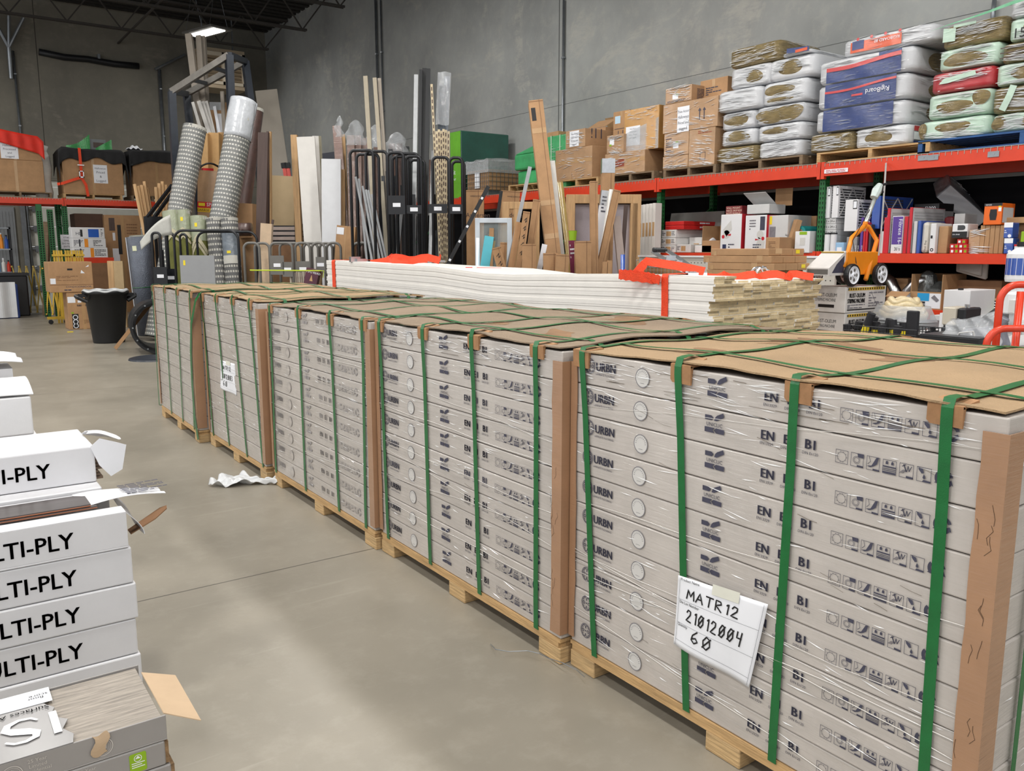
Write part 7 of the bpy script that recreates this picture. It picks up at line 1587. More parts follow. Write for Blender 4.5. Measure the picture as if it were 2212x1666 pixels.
o=rb('vac_filter_box','tilted white and black shop-vac filter box on the small red cartons','box',2058,2091,484,.2,CARTONW,z0=zz+.012,X=XF+.02);w,h=wl(o);patch(o,0,0,w,h*.45,BLACK,'black_band');mb=MB();mb.add([Vector((w*.35,-.0015,h*.55)),(w*.7,-.0015,h*.55),(w*.7,-.0015,h*.9),(w*.35,-.0015,h*.9)],[(0,1,2,3)]);disc(mb,w*.7,h*.725,h*.17,y=-.0018);mb.build('filter_picture',DGR,o);lettering(o,[('OIL BASE',w*.05,h*.2,h*.13)],PAPER,y=-.003)
o=rb('brown_box','brown carton with clear tape and a bit of film right of the red cartons','carton',2094,2118,497,.35,KRAFTF)
for k in range(5):
 x0=2119+k*10.6;rb('slim_carton','%s slim brown carton from the left under the orange filter box'%['first','second','third','fourth','fifth'][k],'carton',x0,x0+9.8,487,.35,KRAFT,bevel=.003,group='slim brown cartons')
zt_=P(2140,487,X=XF+.02).z+.004
o=rb('orange_filter_box','orange RIDGID filter box with a black cylinder picture','box',2127,2166,440,.25,mat('box_orange',lin(232,106,26),.45,var=.05),z0=zt_,X=XF+.0);w,h=wl(o);patch(o,0,h*.87,w,h,BLACK,'black_band');lettering(o,[('RIDGID',w*.08,h*.9,h*.085)],PAPER,y=-.003)
MB().prism([(w*.32,h*.45),(w*.36,h*.72),(w*.72,h*.72),(w*.74,h*.45),(w*.70,h*.22),(w*.38,h*.22)],lambda u,v,q:(u,-.001-q,v),.001).build('filter_picture',BLACK,o);patch(o,w*.8,h*.62,w*.96,h*.8,PAPER,'sticker');patch(o,.02,h*.1,.22,h*.8,GRYB,'grey_side',M=SIDE(w));patch(o,w*.8,h*.81,w*.94,h*.87,YELLOWB,'yellow_sticker',y=-.002)
A=P(2035,412,d=9.0);B=P(2118,485,d=9.0);a_=(B-A).normalized();t_=Vector((math.sin(YAW),math.cos(YAW),.75)).normalized();n_=a_.cross(t_).normalized();n_=-n_ if n_.z<0 else n_;t_=n_.cross(a_)*(1 if n_.cross(a_).y>0 else -1)
M=Matrix((a_,t_,n_)).transposed().to_4x4();L_=(B-A).length
o=MB().box(0,0,-.09,L_,.42,.09).build('wrapped_pad',mat('foam_in_film',lin(150,152,156),.35,var=.2,film=1.6),bevel=.012,seg=2);o.matrix_world=Matrix.Translation(A+Vector((.02,0,.0)))@M;tag(o,'large grey pad in clear wrap tilted across the top of the shelf goods','pad');glint_folds(o,L_,.45,30,5,M=Matrix.Translation((0,0,.092))@Matrix.Rotation(-PI/2,4,'X'),hs=(.004,.01));MB().box(.01,-.004,-.085,L_-.01,-.001,.085).build('pale_edge',mat('foam_edge',lin(232,234,238),.3,var=.05,film=1.6),o)
o=rb('flat_box','flat brown box lying on top at the right end of the lower shelf goods','carton',2174,2230,470,.3,KRAFT,z0=P(2180,483,X=XF+.1).z,X=XF+.1);MB().box(.1,.05,-o.location.z+LS,wl(o)[0]-.02,.28,-.001).build('lower_carton',KRAFTD,o)
zz=LS
for k,lb in enumerate(('lower blue and white boxed fan','upper blue and white boxed fan')):
 o=rb('blue_box',lb,'box',2170,2189,515-k*34,.12,FBLUE,z0=zz,X=XF-.06);w,h=wl(o);zz+=h+.002;patch(o,0,h*.68,w,h,PAPER,'white_band');mb=MB();disc(mb,w*.7,h*.14,w*.2);mb.build('picture',PAPER,o);fine_print(o,w*.1,h*.3,w*.6,h*.55,2,PAPER,y=-.002)
o=rb('small_box','small white box with a red top band near the picture edge','box',2191,2203,528,.12,CARTONW,X=XF-.05);w,h=wl(o);patch(o,0,h*.8,w,h,REDB,'red_band')
o=rb('green_box','green and yellow box at the right picture edge of the lower shelf','box',2206,2228,500,.2,LG,X=XF-.04);w,h=wl(o);patch(o,0,0,w*.5,h*.2,YELLOWB,'yellow_panel');lettering(o,[('E',w*.1,h*.04,h*.14)],BLACKINK,y=-.002)
o=rb('grey_box','grey printed box behind the green and yellow box','box',2194,2215,484,.2,GRYB,X=XF+.2)
rb('maroon_bag','maroon bag behind the shop-vac filter box','bag',2038,2060,468,.2,mat('maroon_box',(1,1,1)),X=XF+.45,bevel=.03);rb('white_carton','pale grey carton under the tilted wrapped pad','carton',2062,2085,462,.25,GRYB,X=XF+.4)
L3=.9245
def l3(*a,**k):k.setdefault('z0',L3);return rb(*a,**k)
o=l3('duct_carton','brown carton of duct elbows behind the striping machine wheel','carton',1917,1962,601,.4,KRAFT,X=XF+.25)
for k,(px,lb) in enumerate(((1935,'left shiny duct elbow sticking out of the shelf carton'),(1962,'right shiny duct elbow sticking out of the shelf carton'))):
 a=P(px,628,X=XF+.12);o=MB().tube([a+Vector((0,0,-.25)),a+Vector((0,0,.0)),a+Vector((.02,.06-.12*k,.08)),a+Vector((.05,.14-.3*k,.12))],.055,12).build('duct_elbow',STEEL,smooth=True);tag(o,lb,'duct','shiny duct elbows')
o=l3('white_carton','white carton with an open brown flap on the third shelf','carton',1924,1967,640,.3,CARTONW,X=XF-.05);w,h=wl(o);patch(o,w*.06,h*.75,w*.42,h*.92,INK,'dark_band');patch(o,w*.5,h*.3,w*.8,h*.9,INKL,'picture');MB().sheet(lambda u,v:(u*w,-.10*(1-v),h+.002+.0+.05*v),4,4,.004).build('flap',KRAFT,o)
o=openbox('open_carton','tall open brown carton with a blue and white boot-tray label',1970,2038,592,.45,KRAFT,z0=L3,X=XF-.03);w,h=wl(o);MB().box(.006,-.001,.006,w-.006,.006,h*.5).build('front_panel',KRAFT,o);patch(o,w*.24,.012,w*.98,h*.46,PAPER,'white_label',y=-.002);patch(o,w*.24,h*.24,w*.62,h*.46,mat('sky_blue',lin(50,160,220),.4,var=.04),'blue_panel',y=-.004);patch(o,w*.24,.012,w*.5,h*.22,BLACK,'black_panel',y=-.004);lettering(o,[('2 x 10',w*.3,h*.12,h*.08)],PAPER,y=-.006)
mb=MB().add([(w*.68,-.006,h*.34),(w*.78,-.006,h*.42),(w*.94,-.006,h*.28),(w*.86,-.006,h*.22)],[(0,1,2,3)]);mb.build('picture',INKL,o)
for k,(px,py,lb) in enumerate(((2003,620,'tall bagged metal part in the open brown carton'),(2030,628,'round bagged metal part in the open brown carton'))):
 a=P(px,py,X=XF+.2);o=MB().lathe([(0,0),(.10,0),(.12+.03*k,.14),(.08,.30-.1*k),(.02,.34-.1*k),(0,.33-.1*k)],9).build('bagged_part',mat('bag_metal',lin(120,124,124),.2,metal=.5,var=.3,bump=1,bscale=20));o.location=(a.x,a.y,L3+.03);tag(o,lb,'bagged part')
o=l3('duct_carton','brown carton behind the white box holding an electrical box lid','carton',2060,2165,604,.4,KRAFTD,X=XF+.25)
a=P(2092,612,X=XF+.1);o=MB().box(-.15,0,-.11,.15,.04,.11).box(-.11,-.02,-.07,.11,.0,.07).build('lid_plate',mat('lid_grey',lin(176,178,176),.45,var=.04),bevel=.01);o.location=(XF+.12,a.y,L3+.42);o.rotation_euler=(.5,.25,RZ);tag(o,'pale grey plastic box lid tilted in the carton behind the white box','lid')
o=l3('black_carton','black-labelled brown carton at the right end of the third shelf','carton',2142,2172,645,.4,KRAFT,X=XF-.3,z0=P(2142,700,X=XF-.3).z);w,h=wl(o);patch(o,w*.1,h*.05,w,h*.92,BLACK,'black_label');fine_print(o,w*.15,h*.5,w*.7,h*.9,4,PAPER,y=-.003);MB().box(0,0,-o.location.z,w,.35,-.001).build('lower_carton',KRAFTD,o)
XC=6.9;a=P(2008,700,X=XC);b=P(2100,700,X=XC);zc=P(2040,683,X=XC).z;w=a.y-b.y
t=thing('white_cabinet','white open-sided cabinet under the big white box','cabinet',(XC,a.y,0),RZ)
MB().box(0,0,zc-.03,w,.75,zc).build('top',CARTONW,t);MB().box(0,0,0,.02,.75,zc-.03).build('side_panel',CARTONW,t);MB().box(.02,0,0,w,.02,zc-.03).box(.02,.73,0,w,.75,zc-.03).box(.02,.02,.45,w-.01,.73,.47).build('carcass',CARTONW,t);MB().box(.02,.02,.0,.04,.73,zc-.03).build('dark_back',DGR,t)
o=rb('white_cube','big plain white box standing on the white cabinet','box',2040,2097,626,.42,CARTONW,z0=zc+.001,X=XC+.02,bevel=.004);MB().box(wl(o)[0]*.5,.01,wl(o)[1],wl(o)[0]*.62,.05,wl(o)[1]+.015).build('black_clip',BLACK,o)
o=MB().box(0,0,0,.12,.2,.05).build('green_box',LG);o.location=(XC+.42,P(2140,665,X=XC+.45).y,zc+.001);o.rotation_euler=(0,0,RZ);tag(o,'small flat green box lying on the white cabinet','box')
XT=4.95;a=P(1822,735,X=XT);b=P(2125,745,X=XT);zt_=.93;w=a.y-b.y
t=thing('stock_table','low stock table with a red and white edge behind the nearest pallets','table',(XT,a.y,0),RZ)
MB().box(0,0,zt_-.04,w,1.15,zt_).build('table_top',GRYB,t);MB().box(-.003,-.003,zt_-.03,w+.003,-.0005,zt_-.004).build('red_edge',REDB,t)
for x in (.05,w-.11):
 for y in (.05,1.04):MB().box(x,y,0,x+.06,y+.06,zt_-.04).build('leg',GREYM,t)
a1=P(1826,700,X=XT+.12);b1=P(1985,700,X=XT+.12);w=a1.y-b1.y
t=thing('wire_basket','black wire basket full of black and yellow tool handles','basket',(XT+.10,a1.y,zt_+.001),RZ)
mb=MB()
for z in (.004,.04,.075):
 mb.tube([(0,0,z),(w,0,z),(w,.3,z),(0,.3,z)],.003,5,closed=True)
for k in range(25):x=w*k/24;mb.tube([(x,0,.004),(x,0,.075)],.0022,4);mb.tube([(x,.3,.004),(x,.3,.075)],.0022,4);mb.tube([(x,0,.004),(x,.3,.004)],.0022,4)
for k in range(1,8):y=.3*k/8;mb.tube([(w,y,.004),(w,y,.075)],.0022,4);mb.tube([(0,y,.004),(0,y,.075)],.0022,4)
mb.build('wire_frame',BLACKM,t)
FOAM=mat('foam_grip',lin(38,38,42),.8,var=.1)
hs_=[(1840,700,0,.1),(1852,695,0,-.2),(1872,684,0,-.3),(1885,673,1,-.35),(1890,696,1,.0),(1906,690,0,-.25),(1915,702,0,.0),(1929,692,1,.15),(1940,699,1,.05),(1948,704,0,-.1)]
for k,(px,py,yl,tl) in enumerate(hs_):
 yy=P(px,py,X=XT+.22).y;zt2=P(px,py,X=XT+.22).z;L_=zt2-zt_-.004
 o=MB().tube([(0,0,L_*.45),(0,0,L_),],[.025,.026],12).build('tool_handle',FOAM);MB().tube([(0,0,.0),(0,0,L_*.45)],.022,12).build('yellow_shaft' if yl else 'black_shaft',YELLOWB if yl else BLACK,o);MB().cyl((0,-.023,L_-.03),(0,-.02,L_-.03),.006,n=8).build('hang_hole',DOTS,o)
 o.location=(XT+.17+.06*(k%3),yy-tl*L_*.5,zt_+.006);o.rotation_euler=(-tl,0,0)
 tag(o,'%s foam-gripped %s handle from the left in the black wire basket'%(['first','second','third','fourth','fifth','sixth','seventh','eighth','ninth','tenth'][k],'yellow and black' if yl else 'all-black'),'handle','tool handles in the basket')
yy=P(1972,690,X=XT+.3).y;o=MB().box(-.036,-.02,0,.036,.02,.175).build('sanding_block',FOAM,bevel=.006);o.location=(XT+.3,yy,zt_+.006);o.rotation_euler=(0,0,RZ);tag(o,'flat black slab standing upright at the right end of the basket','slab')
MB().box(-.04,-.025,0,.04,.025,.02).build('holder',BLACK,o)
a=P(1950,680,X=6.4);t=thing('cream_coil','cream coil of rope in a clear bag behind the tool handles','rope coil',(6.4,a.y,.94))
mb=MB()
for k in range(4):mb.tube([((.11-.018*k)*math.cos(q*PI/12),(.17-.022*k)*math.sin(q*PI/12),.05+.035*k+.015*math.sin(q)) for q in range(24)],.028,8,closed=True)
mb.build('rope',mat('rope_cream',lin(222,204,164),.7,var=.12,bump=.5,bscale=60,film=.6),t,smooth=True)
MB().sheet(lambda u,v:((.13+.05*v*(.5+.5*math.sin(u*6.3*2)))*math.cos(u*2*PI),(.21+.04*v*math.sin(u*12.6)**2+.05*v)*math.sin(u*2*PI),.12*(1-v)+.005),40,5,-.001).build('clear_bag',CLR,t)
o=MB().box(-.3,-.5,-.09,.3,.2,-.001).build('steel_tray',GALV);o.location=(6.4,a.y,.94);tag(o,'steel tray holding the cream coil behind the basket','tray');MB().box(-.25,-.45,-.94,.25,.15,-.091).build('tray_stand',GREYM,o);MB().box(-.304,-.48,-.08,-.301,-.36,-.02).build('orange_label',mat('box_orange',(1,1,1)),o)
XD=5.65;a=P(2031,726,X=XD);t=thing('drink_dispenser','beige and black dispenser machine standing on the stock table','machine',(XD,a.y,zt_+.001),RZ)
w=a.y-P(2062,726,X=XD).y;h=P(2045,664,X=XD).z-zt_
MB().box(0,0,0,w,.28,h*.28).box(w*.1,.14,h*.28,w,.28,h*.36).build('base',DGR,t,bevel=.005);MB().box(.0,.0,h*.36,w*.92,.2,h).build('beige_front',mat('beige_panel',lin(192,184,168),.45,var=.03),t,bevel=.008);MB().box(w*.92,.02,h*.3,w*1.5,.24,h*.98).build('black_tank',BLACK,t,bevel=.01);patch(t,w*.95,h*.45,w*1.35,h*.6,INKL,'label',y=.018)
MB().cyl((w*1.1,.1,h*.98),(w*1.1,.1,h*1.1),.008).cyl((w*1.3,.1,h*.98),(w*1.3,.1,h*1.1),.008).build('pipe_stubs',STEEL,t);MB().box(-w*.42,.05,0,-.01,.3,h*.76).build('white_panel',CARTONW,t)
MB().box(-w*.3,-.15,0,w*.0,-.02,h*.16).box(-w*.22,-.1,h*.16,-w*.1,-.05,h*.3).build('black_stand',BLACK,t)
o=MB().box(0,0,0,.36,.32,.055).build('black_case',BLACK,bevel=.005);o.location=(XT+.08,P(1988,735,X=XT+.1).y,zt_+.001);o.rotation_euler=(0,0,RZ);tag(o,'flat black case on the stock table right of the wire basket','case');MB().box(.002,.002,.055,.358,.318,.058).build('grey_lid',DGR,o)
a=P(2072,735,X=XT+.1);t=thing('bagged_unit','grey machine part in a crumpled clear bag on the stock table','bagged machine',(XT+.30,a.y,zt_+.001),RZ);t.scale=(.8,.8,.72)
MB().hexa([(-.16,-.12,0),(.2,-.12,0),(.2,.14,0),(-.16,.14,0)],[(-.06,-.06,.13),(.16,-.04,.17),(.16,.1,.17),(-.06,.1,.13)]).cyl((.12,0,.1),(.2,.0,.24),.035).build('machine_part',mat('part_grey',lin(150,154,166),.4,var=.2),t,bevel=.01);
for q in range(2):MB().tube([(-.1+.2*q,-.13,.02),(-.05+.2*q,-.15,.1),(.04+.14*q,-.13,.12),(.06+.14*q,-.12,.02)],.008,6).build('tube',GRYB,t)
MB().sheet(lambda u,v:((-.2+.02*v+(.46-.12*v)*u)+.012*math.sin(v*14+u*5),-.16+.10*v+.012*math.sin(u*19+v*8),.001+(.2+.1*u*u)*v),20,14,-.0015).sheet(lambda u,v:(-.18+.44*u,-.06+.22*v,.2+.1*u*u-.22*v*v*.9+.012*math.sin(u*17)),16,10,-.0015).build('clear_bag',CLR,t,smooth=True)
for k,(z_,lb) in enumerate(((.98,'lower white jug with a moulded handle behind the orange hand truck'),(1.27,'upper white and blue detergent jug behind the orange hand truck'))):
 a=P(2205,640,X=6.6);o=MB().lathe([(0,0),(.11,0),(.115,.02),(.115,.2),(.05,.25),(.05,.28),(0,.28)],18).build('jug',CARTONW,smooth=False);o.location=(6.6,a.y,z_);tag(o,lb,'jug');MB().cyl((0,0,.255),(0,0,.288),.056,n=16).build('cap',BLACK if k==0 else BLACKM,o)
 if k:MB().cyl((0,0,.05),(0,0,.17),.1165,n=18,caps=False).build('blue_label',FBLUE,o)
 else:MB().box(-.13,-.02,.06,-.10,.02,.16).build('moulded_handle',TG,o)
o=MB().box(-.3,-.3,0,.4,.3,.979).build('jug_stand',GRYB);o.location=(6.7,P(2205,640,X=6.6).y-.05,0);tag(o,'pale cabinet under the stacked white jugs','cabinet')
a=P(2150,720,X=5.4);pts=[P(x,y,X=5.3) for x,y in ((2160,668),(2128,690),(2116,706),(2122,730),(2150,742),(2185,760))]
o=MB().tube(pts,.022,10).build('foam_hose',FOAM,smooth=True);tag(o,'bent black foam-covered bar left of the orange hand truck','bar');pts=[P(x,y,X=5.45) for x,y in ((2164,678),(2146,690),(2142,702),(2150,716))];MB().tube(pts,.02,10).build('second_bar',FOAM,o,smooth=True);MB().box(pts[0].x-.03,pts[0].y-.03,0,pts[0].x+.03,pts[0].y+.03,pts[0].z).build('upright',BLACKM,o)
a=P(2140,745,d=4.35);dt_=4.35;up= lambda px,py,dd=0:P(px,py,d=dt_+dd)-Vector((a.x,a.y,0))
t=thing('hand_truck','orange tubular hand truck at the right edge behind the nearest pallet','hand truck',(a.x,a.y,0));HT=mat('hand_truck_orange',lin(222,66,38),.3,var=.06)
def arch(px,py,wd,rr,z0,dd,nm):
 c0=up(px,py,dd);e=CR;r_=.09;pts=[c0+Vector((0,0,z0-c0.z))]
 for q in range(7):th=q/6*PI/2;pts.append(c0+e*(r_-r_*math.cos(th))+Vector((0,0,-r_+r_*math.sin(th))))
 for q in range(7):th=q/6*PI/2;pts.append(c0+e*(wd-r_+r_*math.sin(th))+Vector((0,0,-r_+r_*math.cos(th))))
 pts.append(c0+e*wd+Vector((0,0,z0-c0.z)));MB().tube(pts,rr,10).build(nm,HT,t,smooth=True)
arch(2134,710,.42,.019,.1,0,'lower_loop');arch(2163,615,.40,.019,.1,.12,'upper_loop');MB().tube([up(2205,630,.1),up(2190,755,.1)*1-Vector((0,0,up(2190,755,.1).z-.1))],.019,10).build('centre_tube',HT,t,smooth=True)
e=CR;c0=up(2134,745);MB().bar((c0.x,c0.y,.1),(c0.x+e.x*.45,c0.y+e.y*.45,.1),.05,.05).build('axle',HT,t)
for s in (-.04,.47):MB().cyl(Vector((c0.x,c0.y,.1))+e*s,Vector((c0.x,c0.y,.1))+e*(s+.05),.1,n=20).build('wheel',BLACK,t)
# ================================================================ striping machine and its boxes
SX,SY=6.156,3.961;SW,SD,SH=.585,.30,.216;top=1.205
STB=mat('striper_carton',lin(214,210,206),.5,var=.06);n=5
o=MB().box(0,0,.1,SW+.05,SD+.05,top-n*SH-.002).build('flat_dolly',REDB);o.location=(SX-.02,SY-.02,0);tag(o,'red dolly under the stacked striping machine cartons','dolly')
for x in (.06,SW-.02):
 for y in (.05,SD):MB().cyl((x,y-.02,.05),(x,y+.02,.05),.05).build('caster',BLACK,o)
for k in range(n):
 o=MB().box(0,0,0,SW,SD,SH-.003).build('striper_carton',STB,bevel=.004);o.location=(SX+(.01 if k==3 else 0),SY,top-(n-k)*SH);tag(o,'%s RUST-OLEUM striping machine carton in the stack under the machine'%['bottom','second lowest','middle','second highest','top'][k],'carton','striping machine cartons')
 mb=MB()
 for q in range(16):mb.box(.03+q*.034,-.0015,SH-.03,.045+q*.034,-.0003,SH-.015)
 mb.box(.03,-.0015,.02,SW-.02,-.0003,.03).build('hazard_print',BLACK,o);patch(o,.03,SH-.035,SW-.02,SH-.010,YELLOW,'hazard_band',y=-.0003)
 mb=MB();[(put_text(mb,'RUST-OLEUM',.05+q_,.125,.05,sx=.74,y=-.002),put_text(mb,'STRIPING MACHINE',.025+q_,.08,.05,sx=.56,y=-.002)) for q_ in (0,.002,.004)]
 M=Matrix.Translation((0,SD,0))@Matrix.Rotation(-PI/2,4,'Z');put_text(mb,'RUST-OLEUM',.03,.13,.04,sx=.8,M=M);put_text(mb,'STRIPING MACHINE',.02,.09,.036,sx=.6,M=M);mb.build('lettering',BLACKINK,o);fine_print(o,.03,.035,.28,.07,3,INK);fine_print(o,.33,.04,.55,.17,6,INKL);patch(o,.05,.04,.2,.065,BLACKINK,'black_bar',M=M)
 mb=MB();stroke(mb,[(.36,.17),(.44,.07)],.003);ring(mb,.43,.06,.018,.003);ring(mb,.47,.06,.018,.003);stroke(mb,[(.42,.08),(.48,.08),(.46,.06)],.004);mb.build('line_drawing',INK,o)
OM=mat('striper_orange',lin(238,142,32),.35,var=.05);t=thing('striping_machine','orange four-wheeled line striping machine with a tall bent handle','striping machine',(SX,SY,top+.001))
rw=.092;T0=Vector((SX,SY,top));cy=-.01
xw=[P(1837,604,Y=SY).x-SX,P(1898,604,Y=SY).x-SX]
def wheel(x,y,nm='wheel'):
 mb=MB().lathe([(rw-.022,-.02),(rw-.006,-.022),(rw,-.012),(rw,.012),(rw-.006,.022),(rw-.022,.02)],28);R_=Matrix.Translation((x,y,rw))@Matrix.Rotation(PI/2,4,'X');mb.v=[tuple(R_@Vector(v)) for v in mb.v];o=mb.build(nm,BLACK,t)
 mb=MB().cyl((0,0,-.014),(0,0,.014),rw-.02,n=28).lathe([(rw-.03,.016),(rw-.02,.022),(rw-.018,.014)],28).cyl((0,0,.014),(0,0,.026),.02,n=12);mb.v=[tuple(R_@Vector(v)) for v in mb.v];h_=mb.build('hub',PAPER,o)
 mb=MB().cyl((0,0,.026),(0,0,.03),.008,n=8)
 for q in range(5):c_=Vector((.042*math.cos(q*1.257),.042*math.sin(q*1.257),.0145));mb.cyl(c_,c_+Vector((0,0,.001)),.014,n=10)
 mb.v=[tuple(R_@Vector(v)) for v in mb.v];mb.build('hub_holes',GREYM,o)
for x in xw:wheel(x,cy);wheel(x-.02,SD+.02)
x0,x1=xw;MB().box(x0-.02,.03,.09,x1+.02,SD-.04,.28).build('body',OM,t,bevel=.006)
MB().hexa([(x0-.24,.04,.09),(x0+.03,.04,.09),(x0+.03,SD-.05,.09),(x0-.24,SD-.05,.09)],[(x0-.24,.04,.15),(x0-.02,.04,.285),(x0-.02,SD-.05,.285),(x0-.24,SD-.05,.15)]).build('label_hood',STB,t)
MB().bar((x0-.045,.04,.272),(x0-.045,SD-.05,.272),.002,.03,up=(0.8,0,-.5)).build('hazard_strip',YELLOW,t);MB().box(x0-.242,.05,.1,x0-.2405,SD-.06,.14).build('grey_lip',GREYM,t);MB().hexa([(x0-.2,.0395,.11),(x0-.04,.0395,.11),(x0-.04,.04,.11),(x0-.2,.04,.11)],[(x0-.14,.0395,.18),(x0-.04,.0395,.25),(x0-.04,.04,.25),(x0-.14,.04,.18)]).build('black_print',INK,t)
hp= lambda px,py,y:P(px,py,Y=SY+y)-T0
fk=hp(1868,487,.14)
MB().tube([hp(1823,578,.04),hp(1840,514,.09),hp(1864,492,.13),fk],.019,10).build('fork_tube',OM,t,smooth=True);MB().tube([hp(1870,604,.0),hp(1894,520,.1),hp(1876,490,.14),fk],.019,10).build('fork_tube',OM,t,smooth=True)
hd=hp(1901,400,.14);MB().tube([fk+Vector((-.005,0,-.05)),fk,hd],.016,10).build('handle_tube',mat('chrome_wrap',lin(200,206,202),.25,metal=.5,var=.1),t,smooth=True);MB().cyl(fk+Vector((0,0,-.03)),fk+Vector((.008,0,.03)),.02,n=12).build('clamp',OM,t)
MB().tube([hd.lerp(fk,.32)+Vector((-.02,0,0)),hd.lerp(fk,.15)+Vector((-.015,0,0)),hd],[.032,.042,.026],9).build('bag_sleeve',mat('sleeve_pale',lin(200,214,210),.25,var=.12,film=1),t);MB().tube([hd,hd+Vector((.09,.0,.012))],.011,8).tube([hd+Vector((0,0,-.02)),hd+Vector((.05,0,-.06))],.01,8).build('grip',FOAM,t)
MB().tube([hd.lerp(fk,.5),hd.lerp(fk,.75)+Vector((-.06,-.02,0)),hp(1842,520,.06),hp(1850,570,.02)],.003,5).build('cable',BLACK,t)
pts=[P(1914,352,X=XF-.06),P(1911,400,X=7.4),P(1906,470,X=7.42),P(1902,520,X=7.43),P(1898,552,X=7.43)];o=MB().ribbon(pts,(0,1,0),.016,.002).build('hanging_strap',mat('grey_strap',lin(176,174,172),.5,var=.06));tag(o,'thin grey strap hanging from the upper beam past the machine handle','strap')
t=thing('second_striper','second striping machine wheel and white hood behind the trim boards','striping machine',(SX-.12,SY+.75,0));mb=MB().lathe([(.05,-.02),(.085,-.02),(.092,0),(.085,.02),(.05,.02)],20);R_=Matrix.Translation((0,0,top+.1))@Matrix.Rotation(PI/2,4,'X');mb.v=[tuple(R_@Vector(v)) for v in mb.v];mb.build('wheel',BLACK,t);MB().box(-.05,-.02,0,.3,.3,top).build('carton_stand',STB,t)
# ================================================================ flat cartons and pegboard behind the trim boards
FX=5.55;a=P(1527,560,X=FX);b=P(1664,560,X=FX);w=a.y-b.y;zb_=P(1600,600,X=FX).z
o=MB().box(0,0,0,w-.05,.5,zb_-.055).build('support_carton',KRAFT,bevel=.006);o.location=(FX+.05,a.y-.02,0);o.rotation_euler=(0,0,RZ);tag(o,'large brown carton under the pile of long flat cartons','carton')
zt_=P(1600,537,X=FX).z;hh=(zt_-zb_+.055)/5
for k in range(5):
 for j in range(3):
  o=MB().box(0,0,0,w+(.0,-.02,.03,.05,-.06)[k],.15,hh-.002).build('flat_carton',KRAFT,bevel=.003);o.location=(FX+j*.155,a.y+(0,.0,-.01,.04,-.04)[k],zb_-.054+k*hh);o.rotation_euler=(0,0,RZ);tag(o,'%s long flat brown carton, %s row, in the pile behind the trim boards'%(['bottom','fourth from top','third from top','second from top','top'][k],['front','middle','back'][j]),'carton','long flat brown cartons')
  if j==0:patch(o,w*.4+.1*k,hh*.3,w*.4+.1*k+.06,hh,TAPE,'tape');patch(o,w*.05,0,w*.1,hh*.6,TAPE,'tape')
  if k in (4,2) and j==2:patch(o,.04,hh*.3,.09,hh*.8,YELLOWB,'yellow_sticker',M=SIDE(o.dimensions.x))
PEG=mat('pegboard',lin(196,192,184),.55,var=.03)
def peg(x0,x1,yt,X,label):
 a=P(x0,yt,X=X);b=P(x1,yt,X=X);w=a.y-b.y;h=a.z;o=MB().box(0,0,0,w,.03,h).build('pegboard',PEG);o.location=(X,a.y,0);o.rotation_euler=(0,0,RZ);mb=MB();z=h-.06
 while z>h-.35:
  x=.04
  while x<w-.02:mb.box(x-.005,-.0012,z-.005,x+.005,-.0003,z+.005);x+=.05
  z-=.05
 mb.build('peg_holes',DOTS,o);MB().box(-.01,-.015,h,w+.01,.045,h+.02).build('white_rail',CARTONW,o);return tag(o,label,'pegboard')
peg(1381,1535,555,7.2,'perforated white pegboard panel left of the flat brown cartons');peg(1692,1806,557,7.05,'perforated white pegboard panel right of the flat brown cartons')
a=P(1385,562,X=7.15);b=P(1490,562,X=7.15);w=a.y-b.y;t=thing('wire_rack','low wire basket rack with brown cardboard in front of the left pegboard','rack',(7.12,a.y,0),RZ);mb=MB()
for q in range(14):x=w*q/13;mb.tube([(x,-.05,.9),(x,-.05,a.z)],.003,4)
for z in (.9,1.1,1.3,a.z):mb.tube([(0,-.05,z),(w,-.05,z)],.004,4)
mb.build('wires',GALV,t);MB().box(.02,-.03,0,w-.02,.05,a.z-.06).build('cardboard',KRAFT,t)
